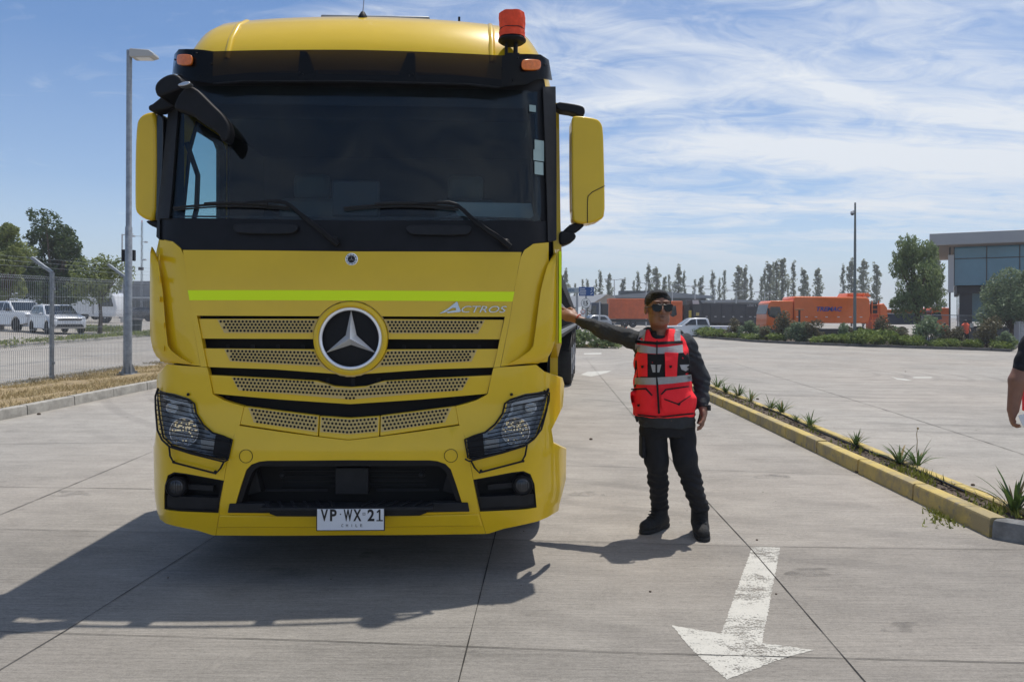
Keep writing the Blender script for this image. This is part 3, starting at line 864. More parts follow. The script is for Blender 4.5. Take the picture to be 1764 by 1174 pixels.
# the stylised A, a sweeping swoosh of three blades
def blade(pts, y0=-.008):
    q = XZ(pts, -.004); panel(tm, q if area(q) > 0 else q, off=y0, th=.006, sp=.2)
blade([(757, 540), (772, 531), (787, 519), (790, 524), (776, 532), (766, 538)])
blade([(779, 530), (788, 521), (794, 536), (787, 537), (785, 530)])
blade([(768, 537), (792, 533), (793, 537), (772, 539)])
tm.build('model_lettering', mat('satin_chrome', (.55, .57, .60), .25, metal=.8), truck, smooth=0)

# --- bumper -----------------------------------------------------------------
op = chaikin(symh(XZ([(605, 792), (461, 793), (447, 794.5), (433, 799.6), (424, 809), (415, 836), (402, 882.5), (605, 884)])), 0)
bump_h = XZ([(609, 758), (548, 752), (480, 743), (410, 732.5), (400, 757), (392, 790), (378, 883), (372, 921.5), (460, 922), (605, 921)])
bumper = P('bumper', Y_, symh(bump_h), [op], off=0, th=.04, sp=.06)
# lip crease: a slightly proud lower band
lip = XZ([(605, 888), (490, 888), (378, 886.5), (374.5, 908), (460, 908), (605, 908)], -.006)
P('bumper_lip', Y_, symh(lip), parent=bumper, off=-.010, th=.02, bevel=.007)
for sx in (1, -1):
    h = XZ([(423.6 + 11.3 * cos(a), 785.3 + 11.3 * sin(a)) for a in np.linspace(0, 2 * pi, 33)[:-1]], -.001)
    h = h if sx == 1 else mirx(h)
    c = (sum(p[0] for p in h) / 32, sum(p[1] for p in h) / 32)
    MB().tube([(x, D(x, z) - .0006, z) for x, z in h], .0016, 6, closed=True).build('tow_cover_rim', M['void'], bumper)
# opening interior
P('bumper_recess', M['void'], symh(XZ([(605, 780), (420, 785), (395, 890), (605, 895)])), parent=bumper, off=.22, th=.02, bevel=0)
rb = MB()
fr = XZ([(605, 792), (461, 793), (447, 794.5), (433, 799.6), (424, 809), (415, 836), (402, 882.5), (605, 884)])
fri = XZ([(605, 799), (463, 800), (452, 801.5), (441, 806), (433, 814), (424, 838), (412, 882.5), (605, 883)])
panel(rb, symh(fr), [symh(fri)], off=.012, th=.12, sp=.08)
rb.build('opening_trim', M['black'], bumper)
sx0 = MB()
for k in range(4): # horizontal louvres
    z = U(605, 822 + 9 * k).z; sx0.bar((-.42, .20, z), (.42, .20, z), .02, .010)
zA, zB = U(605, 812).z, U(605, 858).z
sx0.bar((0, .10, zA + .02), (0, .10, zB), .20, .10, up=(0, 1, 0)) if False else sx0.box((.0, .14, (zA + zB) / 2), (.19, .06, zA - zB))
for s in (-1, 1):
    sx0.box((s * .62, .16, (zA + zB) / 2), (.16, .07, zA - zB + .02), Matrix.Rotation(s * .25, 3, 'Y'))
    sx0.bar((s * .14, .13, zB + .02), (s * .50, .13, zB + .02), .016, .012)
sx0.bar((-.68, .06, zA + .045), (.68, .06, zA + .045), .03, .045)
for s in (-1, 1): sx0.ell((s * .40, .13, zA - .045), (.018, .02, .018), 10, 8)
sx0.build('bumper_bracing', M['black_soft'], bumper, bevel=.004)
# step tread with chevrons
zs = U(605, 876).z
stp = MB(); st_h = [(-.40, zs - .036), (.40, zs - .036), (.44, zs - .02), (.42, zs + .015), (-.42, zs + .015), (-.44, zs - .02)]
panel(stp, st_h, off=-.035, th=.03, sp=.1)
stp.box((0, .03, zs + .012), (.96, .12, .02))
for k in range(-6, 7):
    x = k * .072; s = -1 if k < 0 else 1
    if k: stp.bar((x, -.02, zs + .026), (x + s * .05, .08, zs + .030), .018, .008)
for s in (-1, 1):
    stp.prism([(s * .43, zs - .022), (s * .68, zs - .022), (s * .67, zs + .03), (s * .45, zs + .03)], .03, .09)
stp.build('bumper_step', M['black_soft'], bumper, bevel=.004)
# number plate
pa, pb = U(548, 910, -.06), U(663.5, 873, -.06); px0, px1, pz0, pz1 = pa.x, pb.x, pa.z, pb.z; py_ = -.052
pl = MB(); r_ = .008
pl.prism(chaikin([(px0, pz0), (px1, pz0), (px1, pz1), (px0, pz1)], 0), py_, py_ + .006)
plate = pl.build('number_plate', M['ink'], truck, bevel=.003)
pw = MB(); pw.prism([(px0 + .006, pz0 + .006), (px1 - .006, pz0 + .006), (px1 - .006, pz1 - .006), (px0 + .006, pz1 - .006)], py_ - .0015, py_ - .0002)
pw.build('plate_face', M['plate_white'], plate, smooth=0)
def PX(x, y): q = YL(x, y, py_ - .002); return q
def plate_text(s, xa, xb, ya, yb, **kw):
    A, B = PX(xa, yb), PX(xb, ya); t_ = MB()
    put_text(t_, s, lambda u, v, w: (A.x + (B.x - A.x) * u, py_ - .0022 - w * .0006, A.z + (B.z - A.z) * v), **kw); return t_
tx = MB()
for s, xa, xb, bold in [('V', 552.5, 565, 1), ('P', 568.5, 580, 1), ('W', 592, 607, 1), ('X', 608.5, 622.5, 1), ('2', 633, 645, 1)]:
    q = plate_text(s, xa, xb, 876.5, 897, bold=True); tx.add(q.v, q.f)
for cx_, cy_ in [(586.5, 885)]:
    c = PX(cx_, cy_); tx.box((c.x, py_ - .0025, c.z), (.006, .001, .006))
for a_, b_ in [((654, 877), (654, 897)), ((648.5, 896), (659.5, 896)), ((654, 877.8), (649.5, 882))]:
    p_, q_ = PX(*a_), PX(*b_); tx.bar(p_, q_, .0088 if a_[1] != 896 else .0065, .0012, up=(0, 1, 0))
c = PX(627, 884.5); tx.tube([(c.x + .0055 * sx_, py_ - .0025, c.z + .0065 * sz_) for sx_, sz_ in ((-1, -1), (1, -1), (1, 1), (-1, 1))], .0016, 5, closed=True)
for i, ch_ in enumerate('CHILE'):
    if ch_ == 'I': tx.bar(PX(606, 902), PX(606, 906.8), .0022, .001, up=(0, 1, 0)); continue
    q = plate_text(ch_, 588 + i * 8.2, 591.2 + i * 8.2 if ch_ != 'I' else 589.2 + i * 8.2 + .6, 902, 906.8); tx.add(q.v, q.f)
tx.build('plate_characters', M['ink'], plate, smooth=0)

# --- bumper corners with headlights and fog lamps -----------------------------
pod_px = [(409.5, 735), (413, 731), (420, 699.5), (400, 694), (385, 689), (370, 681), (366, 678), (360, 646), (357, 633), (345.5, 631.5), (287, 627), (278, 639), (269, 650), (266, 662),
          (268, 700), (269, 740), (266, 764), (261.5, 776), (262, 830), (266.5, 872), (268.5, 884), (276, 894), (300, 905), (340, 913), (366, 921), (371.5, 921.5), (377.5, 883), (391.5, 790), (399.5, 757)]
lens_px = [(274.5, 671), (302, 678), (326, 686), (332, 691), (334, 707), (343.5, 725.4), (355, 739), (369, 747), (399, 754.5), (393, 790), (366.5, 786), (332, 776.6), (297.5, 765), (284, 751), (279, 721), (275.6, 690)]
fog_px = [(283, 876.5), (283.7, 836), (289, 818), (300, 812.5), (320.5, 815), (385.5, 827), (376.5, 883)]
pod = XZ(pod_px); lens = XZ(lens_px); fog = XZ(fog_px)
dark_px = [(371, 749), (397, 755.5), (391.5, 788.5), (366, 784)]
M['lampgrey'] = mat('headlight_inner_grey', (.42, .43, .45), .3, metal=.3, noise=.4, nscale=30)
M['chromeish'] = mat('reflector', (.62, .63, .65), .25, metal=.7, bump=.8, bscale=30)
M['fogglass'] = mat('fog_glass', (.06, .062, .068), .12, metal=.3, spec=.8)
M['bulb'] = mat('lit_bulb_glass', (.9, .8, .55), .3, emit=(1, .80, .45), estr=.40, bump=.5)
def PY(h): return [(x, D(x, z), z) for x, z in h]
for s in (1, -1):
    sx = (lambda h: h) if s == 1 else mirx
    name = 'bumper_corner'
    pc = P(name, Y_, sx(pod), [sx(lens), sx(fog)], off=0, th=.045, sp=.05)
    # lower crease ledge
    # headlight
    bowl = P('headlight', M['lampgrey'], sx(lens), off=.075, th=.01, bevel=0)
    wall = MB(); ins = sx(lens); cxm = sum(p[0] for p in ins) / len(ins); czm = sum(p[1] for p in ins) / len(ins)
    k = len(ins); vs = PY(ins); vs = [(x, y + .004, z) for x, y, z in vs] + [(x + (cxm - x) * .10, D(x, z) + .075, z + (czm - z) * .10) for x, z in ins]
    wall.add(vs, [(i, (i + 1) % k, (i + 1) % k + k, i + k) for i in range(k)])
    wall.build('headlight_housing', M['lampgrey'], bowl)
    P('headlight_lens', M['lens'], sx(lens), parent=bowl, off=.006, th=.004, bevel=0)
    c = U(321, 742, .05); cx0, cz0 = c.x * s, c.z; yb = D(cx0, cz0)
    rf = MB(); rf.lathe([(.080, .0), (.072, .02), (.05, .035), (.02, .045), (.001, .047)], (cx0, yb + .018, cz0), (0, 1, 0), 32, cap=False)
    rf.build('reflector', M['chromeish'], bowl)
    bl = MB(); rng = random.Random(4)
    for i in range(-9, 10):
        for j in range(-9, 10):
            x, z = i * .0085, j * .0085
            if x * x + z * z < .076 ** 2 and rng.random() < .93:
                bl.box((cx0 + x, yb + .026 + rng.uniform(-.002, .002), cz0 + z), (.0062, .003, .0066), Matrix.Rotation(rng.uniform(-.5, .5), 3, 'X'), mi=1 if (rng.random() < (.34 if j > 0 else .08)) else 0)
    bl.build('reflector_facet', [M['chromeish'], M['bulb']], bowl, smooth=0)
    MB().tube([(cx0 + .080 * cos(a), yb + .018, cz0 + .080 * sin(a)) for a in np.linspace(0, 2 * pi, 33)[:-1]], .003, 6, closed=True).build('reflector_ring', M['chrome'], bowl)
    c2 = U(296, 702, .03); x2, z2 = c2.x * s, c2.z; y2 = D(x2, z2)
    r2 = MB(); r2.lathe([(.034, 0), (.028, .014), (.01, .022)], (x2, y2 + .03, z2), (0, 1, 0), 24, cap=True); r2.build('turn_signal', M['chromeish'], bowl)
    P('daylight_strip', M['white_paint'], sx(XZ([(280, 679), (323, 690), (325, 697), (281, 686)], .03)), parent=bowl, off=.03, th=.01, bevel=.002)
    P('daylight_strip', M['steel'], sx(XZ([(324, 692), (328, 694), (331, 710), (342, 730), (337, 730), (325, 710)], .03)), parent=bowl, off=.03, th=.01, bevel=.002)
    P('headlight_cell', M['black'], sx(XZ(dark_px)), parent=bowl, off=.001, th=.03, bevel=.002)
    rp = MB()
    for k_ in range(9):
        x = U(347 + k_ * 2.6, 765, .03); xx = x.x * s; rp.bar((xx, D(xx, x.z) + .035, x.z - .025), (xx, D(xx, x.z) + .035, x.z + .03), .006, .006)
    rp.build('indicator_rib', M['steel'], bowl, smooth=0)
    # wire stone guard
    def GP(px, py, off=-.045):
        q = U(px, py, off); return Vector((max(-1.225, q.x) * s, min(q.y, .30), q.z))
    gd = MB(); R_ = .0055
    loop = [(272, 676), (300, 681), (326, 688.5), (335, 695), (338, 712), (350, 731), (366, 745), (385, 751), (400, 757), (393, 789), (386, 791), (330, 778), (296, 767), (281, 752), (275, 718), (272, 690)]
    gd.tube([GP(*p, -.012) for p in loop], R_, 6, closed=True)
    gd.tube([GP(*p, -.055) for p in [(271, 672), (267.5, 682), (268, 705), (271, 740), (279, 757), (292, 769), (330, 781), (386, 795), (393, 791)]], R_, 6)
    gd.tube([GP(*p, -.03) for p in [(291, 767), (293, 785), (299, 796), (372, 815), (380, 806), (386, 794)]], R_, 6)
    for k_ in range(12):
        y_ = 683 + k_ * 8.2
        def xl(y): return np.interp(y, [662, 718, 752, 767, 780], [268, 271, 277, 290, 320])
        def xr(y): return np.interp(y, [688, 695, 712, 731, 745, 757, 789], [326, 334, 338, 350, 366, 399, 393])
        p0 = (xl(y_), y_ - 2); p1 = (xr(min(y_ + 9, 789)), y_ + (xr(y_) - xl(y_)) * .20 if y_ < 745 else y_ + (xr(y_) - xl(y_)) * .14)
        if p1[1] > 791: continue
        gd.tube([GP(p0[0] + (p1[0] - p0[0]) * t, p0[1] + (p1[1] - p0[1]) * t, -.055 * (1 - t) - .012 * t) for t in np.linspace(0, 1, 7)], .0030, 5)
    gd.ell(GP(324, 679, -.01), (.009, .009, .009), 8, 6); gd.ell(GP(299, 795, -.012), (.009, .008, .009), 8, 6); gd.ell(GP(371, 812, -.012), (.009, .008, .009), 8, 6); gd.ell(GP(272, 671, -.02), (.008, .008, .012), 8, 6)
    gd.build('headlight_guard', M['black'], pc)
    # fog lamp recess
    P('fog_recess', M['void'], sx(fog), parent=pc, off=.09, th=.01, bevel=0)
    fw = MB(); ins = sx(fog); k = len(ins)
    fw.add([(x, D(x, z) + .004, z) for x, z in ins] + [(x, D(x, z) + .09, z) for x, z in ins], [(i, (i + 1) % k, (i + 1) % k + k, i + k) for i in range(k)])
    fin_ = [(x + (sum(p[0] for p in ins) / k - x) * .07, z + (sum(p[1] for p in ins) / k - z) * .10) for x, z in ins]
    panel(fw, ins, [fin_], off=.006, th=.03, sp=.1)
    fw.build('fog_trim', M['black'], pc)
    P('fog_lower_panel', M['black_soft'], sx(XZ([(286, 873), (286, 851), (380, 857), (375, 880)], .02)), parent=pc, off=.014, th=.05, bevel=.003)
    fc = U(305, 837, .03); xf, zf = fc.x * s, fc.z; yf_ = D(xf, zf)
    fg = MB(); fg.lathe([(.060, .05), (.060, .0), (.054, -.008), (.050, .0)], (xf, yf_ + .015, zf), (0, 1, 0), 28); fl = fg.build('fog_lamp', M['black'], pc)
    fg = MB(); fg.ell((xf, yf_ + .03, zf), (.050, .024, .050), 20, 12); fg.build('fog_lamp_glass', M['fogglass'], pc)
    fg = MB()
    for k_ in range(-2, 3):
        fg.bar((xf + k_ * .014, yf_ + .006, zf - .036 + abs(k_) * .006), (xf + k_ * .014, yf_ + .006, zf + .036 - abs(k_) * .006), .003, .003)
    fg.bar((xf - .03 * 1, yf_ + .05, zf), (xf + s * .20, yf_ + .05, zf - .015), .02, .03)
    fg.build('fog_lamp_bar', M['black_soft'], pc, smooth=0)

# --- corner air deflectors ---------------------------------------------------
def loft(mb, A, B, th=(0, .02, 0), mi=0, mid=None):
    n = len(A); rowsL = [A] + ([mid] if mid else []) + [B]; m_ = len(rowsL)
    vs = [Vector(p) for r in rowsL for p in r]; vb = [p + Vector(th) for p in vs]
    N_ = len(vs); fs = []
    for r in range(m_ - 1):
        for i in range(n - 1):
            a = r * n + i; fs += [(a, a + n, a + n + 1, a + 1), (a + N_, a + 1 + N_, a + n + 1 + N_, a + n + N_)]
    for i in range(n - 1):
        fs += [(i, i + 1, i + 1 + N_, i + N_)]; b = (m_ - 1) * n + i; fs += [(b, b + N_, b + 1 + N_, b + 1)]
    for r in range(m_ - 1):
        a = r * n; fs += [(a, a + N_, a + n + N_, a + n)]; a = r * n + n - 1; fs += [(a, a + n, a + n + N_, a + N_)]
    return mb.add(vs + vb, fs, mi)
def resamp(pts, n):
    L = [0]
    for a, b in zip(pts, pts[1:]): L.append(L[-1] + math.dist(a, b))
    ts = np.linspace(0, L[-1], n)
    return [tuple(np.interp(t, L, [p[k] for p in pts]) for k in range(len(pts[0]))) for t in ts]
for s in (1, -1):
    def LP(px, py, y): q = YL(px, py, y); return (q.x * s, q.y, q.z)
    # concave corner pillar between hood and deflector
    n = 16
    inner = resamp([(311, 427), (315, 431), (320, 465), (325, 500), (330, 543), (345, 630)], n)
    outer = resamp([(275, 413), (275, 440), (271, 475), (268, 520), (268, 580), (276, 622)], n)
    A = [(lambda q: (q.x * s, q.y, q.z))(U(px, py, .003)) for px, py in inner]
    midl = [(a[0] * .62 + b[0] * .38, a[1] * .62 + b[1] * .38 - (6 if i == 0 else 0)) for i, (a, b) in enumerate(zip(inner, outer))]
    Mid = [(lambda q: (q.x * s, q.y - .0, q.z))(U(px, py, .004)) for px, py in midl]
    B = [LP(px, py, .21) for px, py in outer]
    mb = MB(); loft(mb, A, B, (0, .03, 0), mid=Mid)
    mb.build('corner_panel', Y_, truck, smooth=50)
    # deflector blade
    oe = resamp([(261, 424.5), (258.6, 435), (258, 500), (258.4, 576), (263, 601), (270, 615), (285, 625)], 22)
    ie = resamp([(262, 425), (268, 436), (272.5, 450), (277, 480), (280, 500), (285, 560), (289.5, 599), (309, 615), (330, 626)], 22)
    A = [LP(px, py, .18 - .04 * max(0, (i - 15) / 6)) for i, (px, py) in enumerate(oe)]
    B = [(lambda q: (q.x * s, q.y, q.z))(U(px, py, -.018)) for px, py in ie]
    Md = [tuple((a[k] * .5 + b[k] * .5) - (.018 * sin(pi * i / 21) if k == 1 else 0) for k in range(3)) for i, (a, b) in enumerate(zip(A, B))]
    mb = MB(); loft(mb, A, B, (-.006 * s, .022, 0), mid=Md)
    df = mb.build('air_deflector', Y_, truck, smooth=60)
    for py in ((443, 480, 515, 560, 600) if s == 1 else ()):
        a = LP(275 if py < 560 else 282, py, .10); b = LP(270 if py < 560 else 278, py, .28); MB().bar(a, b, .004, .03).build('deflector_rib', Y_, df, smooth=0)
# lime tape on the edge of the right deflector
lt_ = MB(); A = [YL(964, y, .19) for i, y in enumerate(np.linspace(433, 590, 10))]
loft(lt_, [tuple(p + Vector((-.004, -.012, 0))) for p in A], [tuple(p + Vector((.010, -.010, 0))) for p in A], (0, .06, 0)); lt_.build('reflective_tape', M['lime'], truck, smooth=0)
M['dashm'] = mat('dashboard_grey', (.05, .065, .08), .6)
M['int'] = mat('dark_interior', (.006, .010, .016), .7, spec=.3)
# --- upper cab ----------------------------------------------------------------
# black cowl under the windscreen
cowl = symh(XZ([(606, 380), (291, 376), (277, 374), (275.5, 411.5), (284, 412), (299, 416), (308, 423), (314, 430), (606, 432)]))
cw = P('cowl', M['black'], cowl, off=.004, th=.04)
ws = chaikin(symh(XZ([(612, 150), (400, 148), (312, 150), (308, 200), (296, 300), (290, 362), (291, 376.5), (310, 378), (606, 380)])), 0)
wsg = P('windscreen', M['glass'], ws, off=.006, th=.006, bevel=0)
# black ceramic border; its deep top band also paints in the visor's shade
fr_o = symh(XZ([(612, 143), (302, 143), (299, 192), (285, 290), (276.5, 375), (606, 379.5)]))
fr_i = symh(XZ([(612, 181), (330, 179), (312, 190), (301, 300), (296, 360), (304, 371), (606, 373)]))
P('windscreen_border', M['black'], fr_o, [fr_i], parent=wsg, off=.0135, th=.003, bevel=0)
# A pillars
for s in (1, -1):
    pl_ = XZ([(302, 150), (311, 150), (303, 250), (297, 330), (292, 377), (276.5, 377), (276, 413), (270.5, 408), (272, 376), (281, 290), (290, 200), (296, 150)])
    pr_ = XZ([(935, 150), (957, 150), (958.5, 250), (958.5, 413), (944, 417), (943, 377), (939, 250)])
    P('windscreen_pillar', M['black_soft'], pl_ if s == 1 else pr_, off=-.010, th=.06, sp=.05, bevel=.006)
P('header', M['black'], symh(XZ([(612, 128), (304, 128), (300, 150), (612, 152)])), off=.012, th=.04)
# grab recesses on the cowl and the chrome-ish crease
for s in (1, -1):
    hx = XZ([(403, 388), (412, 385.5), (505, 386), (516, 390), (513, 399), (500, 404), (412, 403), (404, 397)]); hx = hx if s == 1 else mirx(hx)
    P('grab_handle', M['black_soft'], chaikin(hx, 1), parent=cw, off=-.022, th=.03, bevel=.006)
# visor
vis = symh(XZ([(608, 86), (368, 88.5), (322, 84.5), (308, 85), (298, 92), (291, 124), (311, 129), (325, 138), (362, 143), (609, 138.5)], 0, DV))
vo_ = P('sun_visor', M['smoke'], vis, off=0, th=.006, surf=DV, bevel=0, sp=.05)
# side wraps of the visor
for s in (1, -1):
    he = chaikin(XZ([(330, 85), (366, 88.5), (364, 142), (326, 138), (312, 129), (291.2, 124), (298, 92), (308, 85)], 0, DV), 0); he = he if s == 1 else mirx(he)
    P('visor_end', M['black_gloss'], he, parent=vo_, off=.007, th=.01, surf=DV, bevel=0, sp=.05)
    bk = XZ([(516, 87), (528, 88), (540, 124), (512, 130)], 0, DV); bk = bk if s == 1 else mirx(bk)
    P('visor_bracket', M['black'], bk, parent=vo_, off=.009, th=.22, surf=DV, bevel=0)
    for px, py in [(516, 125), (522, 128), (339, 92), (345, 131), (364, 110), (302, 103)]:
        q = U(px, py, -.004, DV); MB().ell((q.x * s, q.y, q.z), (.006, .005, .006), 8, 6).build('visor_screw', M['black'], vo_)
    ol = chaikin(XZ([(307, 98), (312, 95.5), (330, 96), (333.5, 100), (333, 111), (328, 114.5), (311, 114), (306.5, 110)], 0, DV), 1); ol = ol if s == 1 else mirx(ol)
    lo_ = P('clearance_lamp', M['orange_lens'], ol, off=-.022, th=.02, surf=DV, bevel=.006)
mb = MB(); q = [U(px, 139.5 if px > 400 else 144, .0, DV) for px in (368, 420, 500, 608)]; pts = [(p.x, p.y - .004, p.z - .004) for p in q] + [(-p.x, p.y - .004, p.z - .004) for p in q[-2::-1]]
mb.tube(pts, .006, 6); mb.build('visor_edge', M['black'], vo_)

# roof shell
def roofsec(y, zc, z0, hw, n=56):
    pts = []
    for i in range(n + 1):
        th = pi * i / n; c, s_ = cos(th), sin(th)
        t = i / n * 2 - 1; fl = .78; hh = min(.50, zc - z0)
        if abs(t) < .55: x = t / .55 * fl * hw; z = zc - .03 * (x / hw / fl) ** 2
        else:
            q = (abs(t) - .55) / .45 * pi / 2; x = math.copysign(hw * (fl + (1 - fl) * sin(q)), t); z = zc - .03 - (hh - .03) * (1 - cos(q)) ** .92
        ax = abs(x); yy = y + .05 * x * x + .10 * (ax / 1.18) ** 6 * (1 if y < 1.6 else 0)
        pts.append((x, yy, z))
    return pts
secs = [(.27, 2.985, 2.95, 1.12), (.30, 3.10, 2.88, 1.165), (.37, 3.24, 2.90, 1.185), (.48, 3.36, 2.90, 1.195), (.62, 3.445, 2.96, 1.185), (.80, 3.505, 2.96, 1.17), (1.0, 3.53, 2.96, 1.17), (1.4, 3.55, 2.96, 1.17), (2.1, 3.55, 2.96, 1.17), (2.28, 3.50, 2.96, 1.14), (2.33, 3.38, 2.96, 1.10)]
mb = MB(); R_ = [roofsec(*s_) for s_ in secs]; n_ = len(R_[0])
mb.add([p for r in R_ for p in r], [(i * n_ + j, i * n_ + j + 1, (i + 1) * n_ + j + 1, (i + 1) * n_ + j) for i in range(len(R_) - 1) for j in range(n_ - 1)] + [tuple((len(R_) - 1) * n_ + j for j in range(n_))])
roof = mb.build('roof', Y_, truck, smooth=70)
# pressed ridges where the roof crown meets its shoulders
for s in (1, -1):
    pts = []
    for sec in secs[1:7]:
        r = roofsec(*sec); xx = -.80 * s + (.04 * s * (sec[0] - .3)); 
        k = min(range(len(r)), key=lambda i: abs(r[i][0] - xx)); k = max(1, min(len(r) - 2, k))
        j = k if (r[k][0] <= xx) else k - 1; t = (xx - r[j][0]) / max(1e-6, r[j + 1][0] - r[j][0])
        pts.append(tuple(r[j][c] + (r[j + 1][c] - r[j][c]) * t for c in range(3)))
    MB().tube([(p[0], p[1], p[2] - .014) for p in pts], [.020, .022, .024, .022, .018, .010], 10).build('roof_ridge', Y_, roof, smooth=60)
mb = MB(); q0, q1 = YL(558, 29, 1.0), YL(742, 29, 1.0)
mb.box(((q0.x + q1.x) / 2, 1.2, 3.555), (q1.x - q0.x, .6, .03)); mb.build('roof_hatch', M['galv'], roof, bevel=.01)
# antennas
q = YL(625, 42, .62); ab = MB(); ab.lathe([(.034, -.02), (.032, .008), (.022, .028), (.012, .045)], (q.x, .62, 3.43), (0, 0, 1), 20)
an = ab.build('antenna', M['black'], truck)
ab = MB(); ab.tube([(q.x, .62, 3.47), (q.x + .002, .63, 3.51), (q.x + .008, .66, 3.75), (q.x + .012, .70, 4.0)], [.006, .004, .0025, .002], 8); ab.build('antenna_whip', M['steel'], an)
q = YL(791, 30, .95); ab = MB(); ab.tube([(q.x, .95, 3.48), (q.x, .95, 3.585)], .008, 8); ab.build('roof_rod', M['black'], truck)
# orange-covered beacon
yb = .34; qb = YL(882, 75, yb); zt_ = YL(882, 25, yb).z; zb_ = YL(882, 70, yb).z; bx_ = qb.x
bc = MB(); bc.lathe([(.070, -.012), (.086, .0), (.086, .006), (.078, .016), (.05, .02)], (bx_, yb, zb_ - .005), (0, 0, 1), 28)
zv = YL(882, 95, yb).z
bc.tube([(bx_ - .035, yb, zv - .03), (bx_ - .035, yb, zb_)], .010, 8); bc.tube([(bx_ + .022, yb, zv - .03), (bx_ + .022, yb, zb_)], .014, 8)
bc.box((bx_, yb - .01, zv - .01), (.09, .03, .03))
be = bc.build('beacon', M['black'], truck)
h_ = zt_ - zb_
cl = MB(); rng = random.Random(2); nn = 40; prof = [(.083, .0), (.078, .012), (.080, .03), (.076, .045), (.0745, .05), (.076, .055), (.080, .09), (.081, .12), (.077, .15), (.066, h_ - .012), (.045, h_ - .003), (.012, h_)]
vs = []
for i, (r, z) in enumerate(prof):
    for j in range(nn):
        a = 2 * pi * j / nn; w = .0022 * sin(7 * a + i * 1.3) + .002 * sin(3 * a - i) + rng.uniform(-.001, .001); w *= (r / .08)
        vs.append((bx_ + (r + w) * cos(a), yb + (r + w) * sin(a), zb_ + .012 + z + .0015 * sin(5 * a)))
cl.add(vs, [(i * nn + j, i * nn + (j + 1) % nn, (i + 1) * nn + (j + 1) % nn, (i + 1) * nn + j) for i in range(len(prof) - 1) for j in range(nn)] + [tuple((len(prof) - 1) * nn + j for j in range(nn))])
cl.build('beacon_cover', M['orange_cloth'], be, smooth=60)
MB().tube([(bx_ + .077 * cos(a), yb + .077 * sin(a), zb_ + .012 + .05 + .0015 * sin(5 * a)) for a in np.linspace(0, 2 * pi, 41)[:-1]], .0022, 6, closed=True).build('beacon_cord', M['ink'], be)

# side walls, floor and rear of the cab with real door windows
for s in (-1, 1):
    X_ = 1.235 * s
    mb = MB(); outl = [(.62, .95), (2.3, .95), (2.3, 2.9), (.60, 2.9), (.47, 2.1), (.38, 1.9), (.38, 1.35), (.62, 1.25)]
    hole = [(.62, 2.04), (1.38, 1.96), (1.38, 2.74), (1.30, 2.80), (.86, 2.80), (.74, 2.6)]
    o_ = outl; yfn = lambda x, z: 0.0
    tmp = MB(); panel(tmp, o_, [hole], th=.05, sp=.15, yfn=yfn)
    vs = [(X_ - s * v[1], v[0], v[2]) for v in tmp.v]
    mb.add(vs, tmp.f if s > 0 else [tuple(reversed(f)) for f in tmp.f])
    side_ = mb.build('cab_side', Y_, truck, bevel=0)
    gm = MB(); tmp = MB(); panel(tmp, hole, th=.005, sp=.2, yfn=yfn); gm.add([(X_ - s * (v[1] + .02), v[0], v[2]) for v in tmp.v], tmp.f)
    gm.build('door_window', M['glass_side'], side_)
    MB().tube([(X_ - s * .03, y, z) for y, z in hole], .035, 6, closed=True).build('window_seal', M['black'], side_)
    gh = MB(); gh.tube([(X_ - s * .12, .60, 2.05), (X_ - s * .14, .64, 2.2), (X_ - s * .14, .66, 2.42), (X_ - s * .09, .60, 2.62)], .017, 8); gh.build('grab_rail', M['black_soft'], truck)
    lin = MB(); lin.box((X_ - s * .07, 1.86, 2.0), (.02, .86, 1.9)); lin.box((X_ - s * .07, .95, 1.48), (.02, .9, .92)); lin.box((X_ - s * .065, .53, 2.40), (.02, .15, .98)); lin.build('door_lining', M['int'], side_, smooth=0)
    dh = MB(); dh.box((X_ + s * .02, 1.0, 1.78), (.03, .2, .05)); dh.build('door_handle', M['black'], side_, bevel=.006)
mb = MB(); mb.box((0, 2.28, 2.0), (2.40, .05, 2.05)); mb.build('cab_rear_wall', M['int'], truck, smooth=0)
mb = MB(); mb.box((0, 1.3, .98), (2.2, 2.0, .08)); mb.box((0, .60, 1.45), (2.1, .06, .95)); mb.build('cab_floor', M['black'], truck, smooth=0)
mb = MB(); mb.box((0, 1.42, 2.90), (2.42, 1.75, .04)); mb.box((0, .78, 2.84), (2.1, .45, .16)); mb.build('cab_headliner', M['int'], truck, bevel=.03)
# dashboard
dbm = MB(); dbm.prism([(.20, 1.98), (.32, 2.035), (.55, 2.05), (.80, 2.00), (.85, 1.6), (.3, 1.5)], -1.08, 1.08, 'x')
dash = dbm.build('dashboard', M['dashm'], truck, bevel=.02)
dbm = MB(); a, b = YL(571, 374, .33), YL(654, 311, .33); dbm.box(((a.x + b.x) / 2, .34, (a.z + b.z) / 2), (b.x - a.x, .03, b.z - a.z)); dbm.build('dashboard_display', M['ink'], dash, bevel=.02)
dbm = MB(); a, b = YL(790, 372, .40), YL(915, 349, .40); dbm.prism([(a.x, a.z), (b.x + .02, a.z - .01), (b.x, b.z - .005), (a.x - .05, b.z)], .40, .42); dbm.build('paper_sheet', mat('grey_document', (.20, .23, .24), .8), dash)
dbm = MB(); a, b = YL(425, 348, .42), YL(560, 325, .42)
dbm.box(((a.x + b.x) / 2, .46, 2.06), (b.x - a.x, .10, .03)); dbm.box((a.x + .07, .46, 2.09), (.16, .1, .06)); dbm.build('dashboard_tray', M['black_soft'], dash, bevel=.01)
